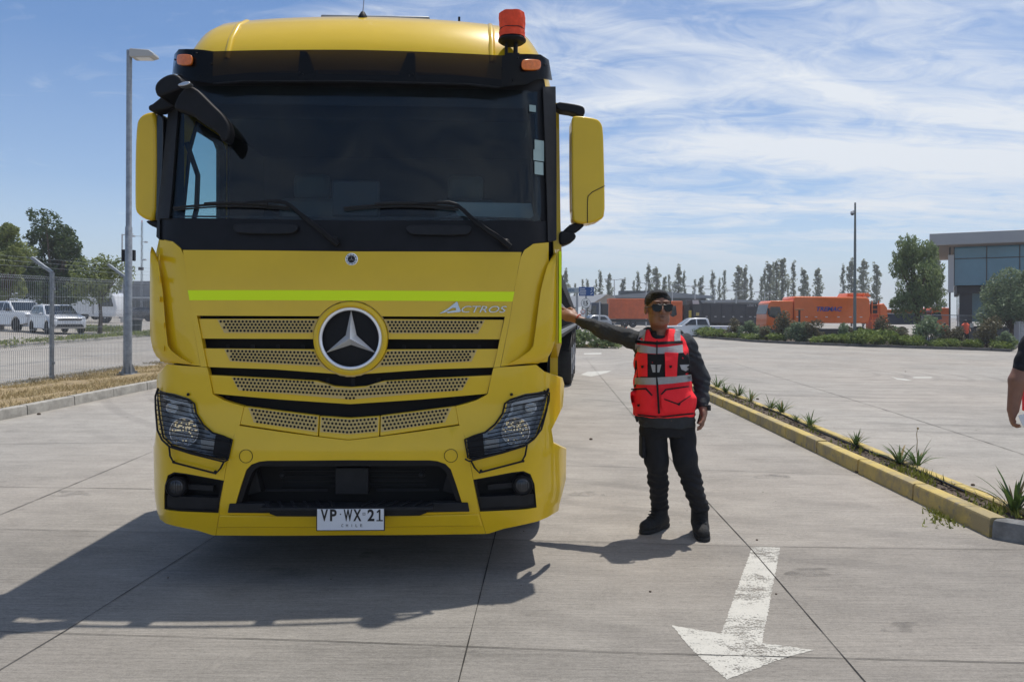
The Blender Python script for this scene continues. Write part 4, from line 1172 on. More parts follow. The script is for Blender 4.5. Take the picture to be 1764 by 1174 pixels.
# steering wheel, seats, bunk
dbm = MB(); c = Vector((.62, .92, 2.06)); Mx = Matrix.Rotation(radians(-38), 3, 'X')
dbm.tube([c + Mx @ Vector((.22 * cos(a), .0, .22 * sin(a))) for a in np.linspace(0, 2 * pi, 33)[:-1]], .016, 8, closed=True)
dbm.bar(c + Mx @ Vector((-.21, 0, 0)), c + Mx @ Vector((.21, 0, 0)), .05, .02); dbm.bar(c, c + Mx @ Vector((0, 0, -.2)), .05, .02); dbm.tube([c, c + Vector((0, -.2, -.35))], .035, 8)
dbm.build('steering_wheel', mat('wheel_rim_grey', (.14, .15, .17), .4), truck)
for s in (-1, 1):
    st_ = MB(); st_.box((s * .60, 1.35, 1.62), (.50, .50, .16)); st_.box((s * .60, 1.60, 2.05), (.48, .13, .75), Matrix.Rotation(-.12, 3, 'X')); st_.box((s * .60, 1.66, 2.52), (.28, .10, .20)); st_.box((s * .6, 1.35, 1.3), (.3, .3, .5))
    st_.build('seat', M['dashm'], truck, bevel=.04)
mb = MB(); mb.box((0, 2.0, 2.40), (2.1, .45, .03)); mb.box((0, 2.0, 1.75), (2.1, .5, .15)); mb.build('bunk', mat('bunk_grey', (.03, .034, .038), .7), truck, bevel=.02)
# stickers in the windscreen corner
M['sticker'] = mat('pale_sticker', (.32, .42, .40), .6)
for (xa, ya, xb, yb2) in [(921, 243, 937, 258), (919, 260, 937, 276), (921, 280, 936, 300), (912, 182, 923, 192)]:
    a, b = U(xa, yb2, .0), U(xb, ya, .0); MB().add([(x, D(x, z) - .0015, z) for x, z in ((a.x, a.z), (b.x, a.z), (b.x, b.z), (a.x, b.z))], [(0, 1, 2, 3)]).build('windscreen_sticker', M['sticker'], wsg, smooth=0)

# wipers
def wiper(arm, bl0, bl1, pv):
    mb = MB(); A = [U(*p, -.045 if i < len(arm) - 1 else -.035) for i, p in enumerate(arm)]
    A = [Vector(p) for p in resamp([tuple(p) for p in A], 14)]
    mb.tube(A, [.017] * 3 + [.015] * 3 + [.011] * 4 + [.008] * 4, 8, flat=.7)
    q = U(*pv, -.02); mb.ell(q, (.026, .03, .022), 10, 8)
    w = mb.build('wiper', M['black'], truck)
    mb = MB(); B = [U(bl0[0] + (bl1[0] - bl0[0]) * t, bl0[1] + (bl1[1] - bl0[1]) * t - 6 * sin(pi * t), -.022) for t in np.linspace(0, 1, 12)]
    mb.tube(B, .007, 6); mb.tube([p + Vector((0, .012, -.012)) for p in B], .005, 5)
    mb.tube([p + Vector((0, -.01, .006)) for p in B[3:10]], .009, 6)
    mb.build('wiper_blade', M['rubber'], w)
    MB().tube([p + Vector((.004, -.018, .010)) for p in A[0:8]], .0022, 5).build('washer_hose', M['black'], w)
wiper([(583, 421), (570, 411), (548, 393), (520, 371), (500, 353), (488, 347), (465, 346), (420, 350)], (299, 358), (498, 357), (577, 413))
wiper([(879, 425), (862, 411), (838, 396), (812, 376), (790, 354), (778, 349), (755, 349), (715, 351)], (592, 358), (790, 358), (871, 417))

# mirrors
def outline_solid(name, px, y0, y1, m, parent=truck, bevel=.02, seg=3, smooth=45, pt=1):
    pts = [(lambda q: (q.x, q.z))(YL(a, b, y0)) for a, b in px]
    if area(pts) < 0: pts = pts[::-1]
    mb = MB(); mb.prism(chaikin(pts, pt) if pt else pts, y0, y1); return mb.build(name, m, parent, smooth=smooth, bevel=bevel, seg=seg)
mr = outline_solid('side_mirror', [(231.5, 260), (234, 214), (238, 203), (246, 196), (258, 192), (269, 193), (270, 300), (268, 381), (252, 378.5), (240, 372), (232.5, 364), (231, 350)], .36, .52, Y_, bevel=.03)
outline_solid('mirror_back_shell', [(268, 193.5), (276, 194.5), (281, 199), (282.5, 210), (281, 300), (277, 370), (273, 379), (265, 381), (266, 300)], .37, .54, M['black_gloss'], parent=mr, bevel=.012)
outline_solid('mirror_arm', [(256, 181), (264, 178), (300, 146), (322, 139), (330, 146), (327, 162), (303, 182), (278, 190), (262, 192), (254, 188)], .30, .40, M['black'], parent=mr, bevel=.015)
outline_solid('mirror_arm', [(248, 379), (275, 381), (277, 398), (270, 393), (258, 388)], .38, .46, M['black'], parent=mr, bevel=.008)
mr2 = outline_solid('side_mirror', [(985, 212), (985.5, 203), (989.5, 199), (1005, 199.8), (1028, 203.8), (1035.5, 210), (1039.5, 222), (1041, 280), (1042, 323), (1042.2, 370), (1035, 379), (1012, 385.5), (991, 383), (986, 378), (985, 300)], .40, .56, Y_, bevel=.03)
MB().tube([tuple(YL(a, b, .397)) for a, b in [(1042, 320), (1020, 331), (1013, 338), (1012, 350), (1012, 384)]], .0025, 5).build('mirror_seam', M['void'], mr2)
outline_solid('mirror_arm', [(957, 174.5), (985, 178), (1003, 182), (1008, 187), (1007.5, 199), (995, 199), (990, 194), (959, 189.5)], .44, .54, M['black'], parent=mr2, bevel=.01)
outline_solid('mirror_arm', [(986, 383), (1007, 385), (1005, 391), (990, 402), (974, 402), (968, 399)], .44, .52, M['black'], parent=mr2, bevel=.008)
outline_solid('mirror_arm', [(964, 396), (975, 399), (992, 401), (992.5, 410), (985, 417), (970, 422.5), (963, 422)], .40, .56, M['black'], parent=mr2, bevel=.012)
# kerb-view mirror hanging over the windscreen (left of the picture)
km = outline_solid('front_mirror', [(298, 188), (305, 165), (322, 146), (338, 152), (352, 166), (368, 182), (382, 195), (392, 210), (395.5, 222), (394, 236), (387, 246), (380, 240), (376, 230), (362, 220), (345, 210), (330, 197), (312, 191)], .10, .20, M['black'], bevel=.03)
outline_solid('mirror_mount', [(268, 162), (265.5, 150), (271, 139), (284, 130), (296, 126.5), (306, 129), (312, 135), (318, 150), (300, 158), (283, 163), (274, 168)], .12, .36, M['black'], parent=km, bevel=.02)
outline_solid('mirror_trim', [(304, 146), (318, 139.5), (328, 141), (326, 146), (310, 149)], .05, .10, M['steel'], parent=km, bevel=.004)
# ribbed inner face of the side mirror housing seen through the glass
# wheels, chassis
def wheel(parent, c, r, w, ax=(1, 0, 0), name='wheel'):
    mb = MB(); A = Vector(ax); s = r
    mb.lathe([(r * .58, -w / 2), (r * .93, -w / 2), (r, -w * .36), (r, w * .36), (r * .93, w / 2), (r * .58, w / 2)], c, A, 36)
    t = mb.build(name, M['rubber'], parent)
    rm_ = MB(); rm_.lathe([(r * .58, w / 2 - .005), (r * .55, w / 2 + .006), (r * .50, w / 2 - .02), (r * .34, w / 2 - .06), (r * .16, w / 2 - .05), (r * .15, w / 2 + .0), (.02, w / 2 + .01)], c, A, 28)
    for k in range(10):
        a = 2 * pi * k / 10; o = A.orthogonal().normalized(); o2 = A.cross(o)
        rm_.ell(Vector(c) + A * (w / 2 - .045) + (o * cos(a) + o2 * sin(a)) * r * .26, (.016,) * 3, 6, 4)
    rm_.build('rim', M['steel'], t)
    return t
for s in (-1, 1):
    wheel(truck, (s * 1.02, 1.45, .52), .52, .32, (s, 0, 0))
    for yy in (4.5, 5.85): wheel(truck, (s * .94, yy, .52), .52, .55, (s, 0, 0))
    mb = MB(); mb.bar((s * .40, .5, .85), (s * .40, 6.6, .85), .08, .28); mb.build('chassis_rail', M['black_soft'], truck, smooth=0)
    mb = MB(); mb.box((s * 1.0, 3.1, .72), (.5, 1.3, .6)); mb.build('fuel_tank', M['steel'], truck, bevel=.08)
    ms = MB(); ms.prism([(1.45 + .68 * cos(a), .55 + .62 * sin(a)) for a in np.linspace(-.2, pi + .2, 18)] + [(1.45 + .60 * cos(a), .55 + .55 * sin(a)) for a in np.linspace(pi + .2, -.2, 18)], s * .82, s * 1.19, 'x'); ms.build('wheel_arch', Y_ if s > 0 else Y_, truck)
    sp_ = MB(); sp_.box((s * 1.12, 2.3, .85), (.06, .5, .95)); sp_.build('cab_step', Y_, truck, bevel=.02)
    ap = MB(); ap.box((s * 1.10, .62, .62), (.10, .45, .62)); ap.build('bumper_return', Y_, truck, bevel=.04)
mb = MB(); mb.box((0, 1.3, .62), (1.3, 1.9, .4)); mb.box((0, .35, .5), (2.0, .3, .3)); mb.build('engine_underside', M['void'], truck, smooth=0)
for k, zz_ in enumerate((1.07, .89)):  # silver side strips behind the cab seen in the gap
    mb = MB(); mb.box((1.24, 3.0, zz_ - .02), (.04, .9, .06)); mb.build('side_guard', M['steel'], truck, smooth=0)

# --- semi trailer ----------------------------------------------------------------
tr_y = radians(-6.3)
tp = Vector((1.30, 16.0, gz(1.3, 16)))
trl = thing('semi_trailer', 'black flatbed semi-trailer with three axles behind the yellow truck', 'trailer', tp, tr_y)
mb = MB(); mb.box((-1.22, -1.6, 1.28), (2.44, 11.0, .16)); mb.build('deck', M['black'], trl, bevel=.01)
for s in (0, 1):
    mb = MB(); mb.box((-.75 - s * .95, -1.6, 1.02), (.14, 10.6, .36)); mb.build('chassis_rail', M['black_soft'], trl, smooth=0)
for k in range(3):
    for s in (1, -1): wheel(trl, (-.22 if s > 0 else -2.22, .35 + 1.32 * k, .53), .53, .42, (s, 0, 0))
mb = MB(); mb.box((-1.22, 3.9, 1.25), (2.5, .12, .22)); mb.bar((-.02, 3.8, .5), (-.02, 3.8, 1.2), .3, .02); mb.build('rear_bumper', M['black_soft'], trl, smooth=0)
# sloping side racks
for s in (0, 1):
    x = -.02 - s * 2.4; mb = MB()
    top = [(x, -6.6, 2.1), (x, 3.4, 1.52)]; mid_ = [(x, -6.6, 1.72), (x, 3.4, 1.36)]
    mb.bar(top[0], top[1], .06, .16); mb.bar(mid_[0], mid_[1], .05, .06, mi=1)
    for k in range(26):
        t = k / 25; y = -6.6 + 10 * t; mb.bar((x, y, 1.36), (x, y, 2.1 - .58 * t), .05, .05)
    mb.build('side_rack', [M['black'], M['steel']], trl, smooth=0)
mb = MB(); mb.box((0.01, -1.6, 1.30), (.03, 10.9, .05)); mb.build('edge_strip', M['galv'], trl, smooth=0)
for k in range(3):
    mb = MB(); mb.prism([(.35 + 1.32 * k + .66 * cos(a), .55 + .64 * sin(a)) for a in np.linspace(.35, pi - .35, 10)] + [(.35 + 1.32 * k + .62 * cos(a), .55 + .60 * sin(a)) for a in np.linspace(pi - .35, .35, 10)], -.45, .0, 'x'); mb.build('mudguard', M['black'], trl)
# ------------------------------------------------------------------ people
class Field:
    """sparse signed-distance grid -> surface-nets mesh"""
    def __init__(s, lo, hi, res):
        s.lo = np.array(lo, float); s.res = res; s.n = np.ceil((np.array(hi) - s.lo) / res).astype(int) + 1
        s.V = np.full(s.n, .2, np.float32)
    def _sub(s, lo, hi, pad):
        a = np.clip(((np.array(lo) - pad - s.lo) / s.res).astype(int), 0, s.n - 1); b = np.clip(((np.array(hi) + pad - s.lo) / s.res).astype(int) + 2, 1, s.n)
        g = np.meshgrid(*[s.lo[k] + s.res * np.arange(a[k], b[k]) for k in range(3)], indexing='ij')
        return tuple(slice(a[k], b[k]) for k in range(3)), g
    def _mix(s, sl, d, k, mode):
        v = s.V[sl]
        if mode == 'sub': d = -d
        if k <= 0: s.V[sl] = np.minimum(v, d) if mode == 'add' else np.maximum(v, d); return
        if mode == 'add':
            h = np.clip(.5 + .5 * (v - d) / k, 0, 1); s.V[sl] = v * (1 - h) + d * h - k * h * (1 - h)
        else:
            h = np.clip(.5 - .5 * (v - d) / k, 0, 1); s.V[sl] = v * (1 - h) + d * h + k * h * (1 - h)
    def cap(s, a, b, ra, rb=None, k=.02, mode='add'):
        rb = ra if rb is None else rb; a, b = np.array(a, float), np.array(b, float); R = max(ra, rb)
        sl, (X, Y, Z) = s._sub(np.minimum(a, b) - R, np.maximum(a, b) + R, .06)
        d = b - a; L = max(d @ d, 1e-9); t = np.clip(((X - a[0]) * d[0] + (Y - a[1]) * d[1] + (Z - a[2]) * d[2]) / L, 0, 1)
        D_ = np.sqrt((X - a[0] - t * d[0]) ** 2 + (Y - a[1] - t * d[1]) ** 2 + (Z - a[2] - t * d[2]) ** 2) - (ra + (rb - ra) * t)
        s._mix(sl, D_, k, mode); return s
    def chain(s, pts, rs, k=.02):
        for i in range(len(pts) - 1): s.cap(pts[i], pts[i + 1], rs[i], rs[i + 1], k)
        return s
    def ell(s, c, r, R=None, k=.02, mode='add'):
        c = np.array(c, float); r = np.array(r, float); m = r.max()
        sl, (X, Y, Z) = s._sub(c - m, c + m, .05); x, y, z = X - c[0], Y - c[1], Z - c[2]
        if R is not None:
            q = np.array(R.transposed()); x, y, z = [q[i, 0] * x + q[i, 1] * y + q[i, 2] * z for i in range(3)]
        k0 = np.sqrt((x / r[0]) ** 2 + (y / r[1]) ** 2 + (z / r[2]) ** 2); k1 = np.sqrt((x / r[0] ** 2) ** 2 + (y / r[1] ** 2) ** 2 + (z / r[2] ** 2) ** 2)
        s._mix(sl, k0 * (k0 - 1) / np.maximum(k1, 1e-6), k, mode); return s
    def sect(s, S, k=.02, grow=0, p=2.3, zlo=None, zhi=None):
        """stack of elliptical sections S = [(z, cx, cy, a, b)]"""
        S = sorted(S); z = [q[0] for q in S]; zl = zlo if zlo is not None else z[0]; zh = zhi if zhi is not None else z[-1]
        mx = max(q[3] for q in S) + .1
        sl, (X, Y, Z) = s._sub((min(q[1] for q in S) - mx, min(q[2] for q in S) - mx, zl), (max(q[1] for q in S) + mx, max(q[2] for q in S) + mx, zh), .04)
        I = lambda i: np.interp(Z, z, [q[i] for q in S])
        A, B = I(3) + grow, I(4) + grow
        D_ = ((np.abs((X - I(1)) / A) ** p + np.abs((Y - I(2)) / B) ** p) ** (1 / p) - 1) * np.minimum(A, B)
        D_ = np.maximum(D_, np.maximum(zl - Z, Z - zh)); s._mix(sl, D_, k, 'add'); return s
    def wrinkle(s, fn):
        g = np.meshgrid(*[s.lo[k] + s.res * np.arange(s.n[k]) for k in range(3)], indexing='ij'); s.V += fn(*g).astype(np.float32); return s
    def mesh(s):
        V = s.V; ins = V < 0; nx, ny, nz_ = V.shape
        c = np.zeros((nx - 1, ny - 1, nz_ - 1), int)
        for dx in (0, 1):
            for dy in (0, 1):
                for dz in (0, 1): c += ins[dx:nx - 1 + dx, dy:ny - 1 + dy, dz:nz_ - 1 + dz]
        idx = np.argwhere((c > 0) & (c < 8)); ID = -np.ones(c.shape, int); ID[tuple(idx.T)] = np.arange(len(idx))
        acc = np.zeros((len(idx), 3)); cnt = np.zeros(len(idx))
        cor = [(a, b, d) for a in (0, 1) for b in (0, 1) for d in (0, 1)]
        for A in cor:
            for ax in range(3):
                if A[ax]: continue
                B = list(A); B[ax] = 1
                va = V[tuple((idx + A).T)]; vb = V[tuple((idx + B).T)]; m = (va < 0) != (vb < 0)
                t = np.where(m, va / np.where(m, va - vb, 1), 0); P_ = np.array(A, float)[None] + np.zeros((len(idx), 3)); P_[:, ax] += t
                acc[m] += P_[m]; cnt[m] += 1
        vs = (idx + acc / cnt[:, None]) * s.res + s.lo; fs = []
        for ax in range(3):
            sh = [slice(1, V.shape[k] - 1) for k in range(3)]; sh[ax] = slice(0, V.shape[ax] - 1); sh2 = list(sh); sh2[ax] = slice(1, V.shape[ax])
            a, b = ins[tuple(sh)], ins[tuple(sh2)]; e = np.argwhere(a != b)
            if not len(e): continue
            off = np.ones(3, int); off[ax] = 0; e = e + off; u_, v_ = (ax + 1) % 3, (ax + 2) % 3
            def id_(du, dv): q = e.copy(); q[:, u_] -= du; q[:, v_] -= dv; return ID[tuple(q.T)]
            Q = np.stack([id_(1, 1), id_(0, 1), id_(0, 0), id_(1, 0)], 1); up_ = ins[tuple(e.T)]
            Q[~up_] = Q[~up_][:, ::-1]; Q = Q[(Q >= 0).all(1)]; fs.append(Q)
        return vs, np.concatenate(fs)
    def build(s, name, m, parent, origin=(0, 0, 0)):
        vs, fs = s.mesh(); me = bpy.data.meshes.new(name); me.from_pydata((vs - np.array(origin)).tolist(), [], fs.tolist()); me.materials.append(m)
        me.polygons.foreach_set('use_smooth', [True] * len(me.polygons)); me.update(); o = bpy.data.objects.new(name, me); COL.objects.link(o)
        if parent: o.parent = parent
        return o
def wr(amp, f=38):
    return lambda X, Y, Z: amp * (np.sin(X * f * 1.1 + 3 * np.sin(Z * f * .5 + Y * 9)) * .6 + np.sin(Z * f * 1.5 + 2.2 * np.sin(X * f * .7) + Y * f * .6) * .8)
M['skin'] = mat('skin', (.25, .125, .082), .5, noise=.12, nscale=18)
M['hair'] = mat('hair_black', (.008, .007, .006), .6, spec=.4, bump=.9, bscale=180, stretch=(3, 1, 1))
M['shirt'] = mat('charcoal_shirt', (.030, .034, .040), .85, noise=.25, nscale=9, bump=.6, bscale=45)
M['trouser'] = mat('navy_black_trousers', (.010, .011, .015), .85, noise=.2, nscale=12, bump=.6, bscale=40)
M['vest'] = mat('fluorescent_red_vest', (1.0, .018, .030), .75, noise=.08, nscale=10, bump=.6, bscale=30)
M['vest_blk'] = mat('vest_black_mesh', (.006, .006, .007), .8)
M['reflect'] = mat('grey_reflective_tape', (.36, .36, .36), .45, noise=.12, nscale=30, bump=.3, bscale=60)
M['boot'] = mat('black_suede_boot', (.016, .016, .017), .8, noise=.4, nscale=20, bump=.6, bscale=70)
M['orangevest'] = mat('coral_vest', (.95, .16, .08), .8)

def hand(F_, wrist, elbow, palm_dir, side, s=1.0, curl=.5, spread=.12, thumb=1):
    """adds palm, four fingers and a thumb; palm_dir = the way the palm faces, side = thumb side"""
    w = Vector(wrist); d = (w - Vector(elbow)).normalized(); n = (Vector(palm_dir) - d * d.dot(Vector(palm_dir))).normalized(); t = d.cross(n) * side
    P_ = lambda a, b, c: tuple(w + d * a * s + t * b * s + n * c * s)
    F_.ell(P_(.052, 0, .002), (.043 * s, .052 * s, .019 * s), Matrix((t, d, n)).transposed().to_3x3(), k=.015)
    F_.cap(P_(-.01, 0, 0), P_(.04, 0, 0), .026 * s, .024 * s, k=.02)
    for i, (b, L) in enumerate([(.030, .074), (.010, .083), (-.010, .077), (-.029, .060)]):
        p = [(.086 - abs(b + .0) * .25, b)]; a0 = P_(p[0][0], b, .002); ang = curl * .6; x, z = p[0][0], .002; pts = [a0]
        for k, fr in enumerate((.45, .32, .25)):
            x += L * fr * cos(ang); z += L * fr * sin(ang); pts.append(P_(x, b * (1 + spread * (k + 1)), z)); ang += curl
        F_.chain(pts, [.0105 * s, .0098 * s, .009 * s, .0075 * s], k=.004)
    F_.chain([P_(.015, .030, .008), P_(.045, .052, .018), P_(.070, .060, .028), P_(.090, .056, .036 + .01 * curl)], [.014 * s, .0125 * s, .011 * s, .009 * s], k=.008)

def head(F_, c, s=1.0, turn=0.0, tilt=0.0, wx=1.0):
    """face looks along -Y, then turned about Z"""
    Rz = Matrix.Rotation(turn, 3, 'Z') @ Matrix.Rotation(tilt, 3, 'X'); C_ = Vector(c); P_ = lambda x, y, z: tuple(C_ + Rz @ Vector((x * wx, y, z)) * s)
    E = lambda p, r, **k: F_.ell(P_(*p), (r[0] * s * wx, r[1] * s, r[2] * s), Rz, **k)
    E((0, .018, .030), (.079, .094, .071)); E((0, -.008, -.035), (.060, .076, .070), k=.04); E((0, -.046, -.084), (.030, .030, .024), k=.035)
    for m_ in (-1, 1):
        E((m_ * .036, -.026, -.070), (.022, .035, .026), k=.035); E((m_ * .042, -.060, -.020), (.020, .020, .016), k=.02)
        E((m_ * .080, .012, -.010), (.010, .020, .032), k=.006); E((m_ * .030, -.088, .012), (.020, .010, .011), k=.010, mode='sub')
        E((m_ * .030, -.076, .012), (.014, .013, .011), k=.004); E((m_ * .030, -.082, .034), (.026, .010, .007), k=.010)
        E((m_ * .013, -.096, -.030), (.010, .011, .008), k=.006)
    F_.cap(P_(0, -.082, .014), P_(0, -.106, -.024), .008 * s, .012 * s, k=.010)
    E((0, -.088, -.058), (.023, .010, .005), k=.005); E((0, -.086, -.068), (.020, .010, .006), k=.005); E((0, -.100, -.063), (.022, .007, .0022), k=.002, mode='sub')
    return P_, Rz

def project_patch(name, m, bvh, px, parent, origin, off=.006, th=.012, sp=.03, bevel=0, smooth=40, Y0=5.1, pt=0):
    """cut a cloth patch to a garment: outline traced, laid on the surface by ray casting"""
    o = px if not pt else chaikin(px, pt)
    flat = [(W(a, b, Y0).x, W(a, b, Y0).z) for a, b in o]
    if area(flat) < 0: flat = flat[::-1]
    cache = {}
    def yfn(x, z):
        key = (round(x, 5), round(z, 5))
        if key not in cache:
            q = Vector((x, Y0, z)) - Vector((0, 0, H)); h = bvh.ray_cast(Vector((0, 0, H)), q.normalized())
            cache[key] = h[0].y if h[0] is not None and abs(h[0].y - Y0) < .35 else None
        return cache[key]
    mb = MB(); panel(mb, flat, sp=sp, th=0, yfn=lambda x, z: 0.0)
    n = len(mb.v) // 2; ys_ = [yfn(v[0], v[2]) for v in mb.v[:n]]; good = [y for y in ys_ if y is not None]; av = sum(good) / len(good) if good else Y0
    for i, v in enumerate(mb.v[:n]):
        y = ys_[i] if ys_[i] is not None else min(good, key=lambda q: abs(q - av)) + .02
        d = (Vector((v[0], Y0, v[2])) - Vector((0, 0, H))) / Y0
        f = Vector((0, 0, H)) + d * (y - off); b = Vector((0, 0, H)) + d * (y - off + th)
        mb.v[i] = tuple(f - Vector(origin)); mb.v[i + n] = tuple(b - Vector(origin))
    return mb.build(name, m, parent, smooth=smooth, bevel=bevel)

def main_man():
    Yb = 5.10; base = Vector((1.10, Yb, 0)); o = tuple(base)
    T = thing('person', 'man in sunglasses and red vest touching the yellow truck with one outstretched arm', 'person', base)
    w = lambda px, py, y=Yb: tuple(W(px, py, y))
    f = Field((.25, 4.80, 0), (1.50, 5.50, 1.76), .0065)
    hc = Vector(W(1134.5, 530, 5.08))
    # body: head, neck, trunk, arms with hands, legs
    shL, shR = w(1103, 588, 5.14), w(1181, 592, 5.14)
    elL, wrL = w(1040, 569, 5.24), w(991, 548, 5.33)
    elR, wrR = w(1207, 652, 5.17), w(1211, 700, 5.08)
    f.sect([(.80, 1.06, 5.13, .13, .10), (1.0, 1.03, 5.12, .15, .11), (1.25, 1.03, 5.12, .15, .11), (1.36, 1.03, 5.13, .13, .08), (1.40, 1.02, 5.13, .06, .055)], k=.03)
    f.cap(w(1138, 590, 5.13), tuple(hc + Vector((0, .02, -.06))), .058, .056, k=.03)
    P_, Rz = head(f, hc, 1.18, turn=.04, wx=.90)
    f.chain([shL, elL, wrL], [.045, .038, .029]); f.chain([shR, elR, wrR], [.045, .038, .030])
    hand(f, wrL, elL, (-.35, .9, -.15), -1, 1.12, curl=.42)
    hand(f, wrR, elR, (-.9, .25, 0), 1, 1.05, curl=.42)
    hipL, hipR = w(1125, 735, 5.12), w(1172, 735, 5.12); knL, knR = w(1131, 812, 5.14), w(1184, 812, 5.05); anL, anR = w(1134, 888, 5.31), w(1205, 893, 5.19)
    f.chain([hipL, w(1131, 790, 5.12), w(1134, 830, 5.20), w(1135, 880, 5.31), anL], [.065, .045, .035, .03, .03]); f.chain([hipR, w(1180, 790, 5.08), w(1192, 830, 5.10), w(1205, 880, 5.19), anR], [.065, .045, .035, .03, .03])
    body = f.build('body', M['skin'], T, o)
    # hair
    h = Field(hc - Vector((.14, .16, .02)), hc + Vector((.14, .18, .18)), .005)
    E = lambda p, r, **k: h.ell(P_(*p), tuple(q * 1.18 for q in r), Rz, **k)
    E((0, .024, .036), (.0745, .097, .0715)); E((-.006, -.042, .083), (.042, .030, .014), k=.02)
    for m_ in (-1, 1): h.ell(P_(m_ * .036, -.108, -.014), (.066, .094, .088), k=.004, mode='sub')
    h.ell(P_(0, -.112, .0), (.05, .085, .084), k=.004, mode='sub')
    h.wrinkle(lambda X, Y, Z: -.0015 + .0009 * np.sin(X * 260 + 2 * np.sin(Z * 90)) * np.sin(Y * 140 + X * 60) + .0006 * np.sin(X * 90 + Z * 300)); h.V[:, :, :1] = .05
    h.build('hair', M['hair'], T, o)
    # sunglasses
    g_ = MB()
    def gp(x, y, z): return Vector(P_(x, y, z - .012)) - base
    for m_ in (-1, 1):
        pts = [(m_ * .003, .029), (m_ * .060, .031), (m_ * .068, .018), (m_ * .062, -.004), (m_ * .045, -.013), (m_ * .022, -.013), (m_ * .006, .006)]
        n = len(pts); fv = [gp(x, -.108 + 3.2 * x * x, z + .002) for x, z in pts]; bv = [gp(x, -.100 + 3.2 * x * x, z + .002) for x, z in pts]
        fs = [tuple(range(n)), tuple(range(2 * n - 1, n - 1, -1))] + [(i, i + n, (i + 1) % n + n, (i + 1) % n) for i in range(n)]
        g_.add(fv + bv, fs); g_.bar(gp(m_ * .068, -.094, .020), gp(m_ * .088, .01, .012), .008, .006)
    g_.bar(gp(-.066, -.098, .027), gp(0, -.111, .027), .006, .007); g_.bar(gp(0, -.111, .027), gp(.066, -.098, .027), .006, .007)
    g_.build('sunglasses', mat('sunglass_black', (.006, .007, .008), .18, spec=.35), T, bevel=.002)
    # shirt
    sh = Field((.36, 4.80, .72), (1.45, 5.52, 1.50), .0075)
    CX_ = 1.035
    TS = [(.765, 1.075, 5.12, .190, .135), (.85, 1.065, 5.11, .200, .145), (.95, 1.055, 5.10, .205, .150), (1.08, 1.035, 5.10, .185, .140), (1.22, 1.032, 5.10, .182, .138), (1.30, 1.035, 5.11, .185, .125), (1.345, 1.035, 5.12, .150, .10), (1.39, 1.03, 5.125, .09, .075)]
    sh.sect(TS, k=.03)
    sh.chain([shL, elL, w(999, 551.5, 5.315)], [.070, .056, .041], k=.03); sh.chain([shR, elR, w(1211, 694, 5.09)], [.072, .060, .043], k=.03)
    sh.cap(w(1117, 577, 5.13), w(1158, 577, 5.13), .055, .055, k=.03)
    sh.wrinkle(wr(.0030))
    # rumpled folds along the sleeves
    a_ = np.array(elL); sh.wrinkle(lambda X, Y, Z: np.where(X < .92, .0017 * np.sin((X * .8 + Z * 2.0) * 105 + 3 * np.sin(X * 33 + Y * 20)) + .0012 * np.sin(X * 210 - Z * 160), 0) + np.where(X > 1.22, .0034 * np.sin((Z * 1.2 + X * .8) * 95 + 2 * np.sin(Z * 30)), 0))
    shirt = sh.build('shirt', M['shirt'], T, o)
    cl = Field((.88, 4.9, 1.30), (1.2, 5.3, 1.50), .005)
    cl.sect([(1.325, 1.03, 5.10, .085, .09), (1.36, 1.025, 5.10, .083, .082), (1.425, 1.03, 5.11, .079, .076)], k=0); cl2 = cl.V.copy(); cl.V[:] = .2
    cl.sect([(1.30, 1.03, 5.10, .071, .076), (1.36, 1.03, 5.10, .070, .068), (1.46, 1.032, 5.10, .070, .066)], k=0); cl.V = np.maximum(cl2, -cl.V)
    cl.ell((1.015, 4.98, 1.40), (.035, .08, .08), k=.01, mode='sub')
    cl.build('collar', M['trouser'], T, o)
    # vest: a shell round the trunk, open at neck and arms
    ve = Field((.75, 4.80, .82), (1.35, 5.40, 1.44), .0075)
    VS = [(.84, 1.052, 5.11, .205, .150), (.90, 1.050, 5.10, .216, .165), (.97, 1.048, 5.09, .214, .168), (1.03, 1.040, 5.10, .198, .160), (1.10, 1.033, 5.10, .188, .155), (1.22, 1.028, 5.10, .180, .155), (1.29, 1.030, 5.11, .178, .145), (1.345, 1.033, 5.12, .168, .130), (1.40, 1.03, 5.13, .135, .105), (1.435, 1.03, 5.13, .095, .085)]
    ve.sect(VS, k=0, p=2.6)
    ve.ell(w(1134, 566, 5.05), (.062, .085, .075), k=.012, mode='sub'); ve.wrinkle(wr(.0036, 34))
    vest = ve.build('vest', M['vest'], T, o)
    deps = bpy.context.evaluated_depsgraph_get()
    me = vest.data; bv = BVHTree.FromPolygons([v.co + base for v in me.vertices], [tuple(p.vertices) for p in me.polygons])
    PP = lambda nm, m, px, **k: project_patch(nm, m, bv, px, vest, base, **k)
    PP('mesh_panel', M['vest_blk'], [(1094, 607), (1128, 610), (1185, 607), (1188, 630), (1189, 650), (1130, 654), (1094, 652)], off=.004)
    PP('reflective_band', M['reflect'], [(1094, 592), (1112, 595), (1131, 598), (1150, 597), (1176, 593), (1177, 607), (1150, 609), (1131, 609), (1112, 608), (1094, 606)], off=.007)
    PP('trim', M['vest_blk'], [(1094, 585.5), (1131, 588.5), (1176, 586.5), (1176.5, 591), (1131, 593.5), (1094, 590.5)], off=.008, th=.012)
    PP('reflective_band', M['reflect'], [(1093, 650), (1127.5, 650), (1160, 648), (1191, 644.5), (1192.5, 656), (1160, 660), (1130, 662.5), (1093.5, 662)], off=.009)
    PP('shoulder_tape', M['reflect'], [(1103, 568), (1113, 567), (1109.5, 587), (1098, 585.5)], off=.007)
    PP('shoulder_tape', M['reflect'], [(1161, 566), (1172.5, 569), (1172.5, 587), (1162, 587.5)], off=.007)
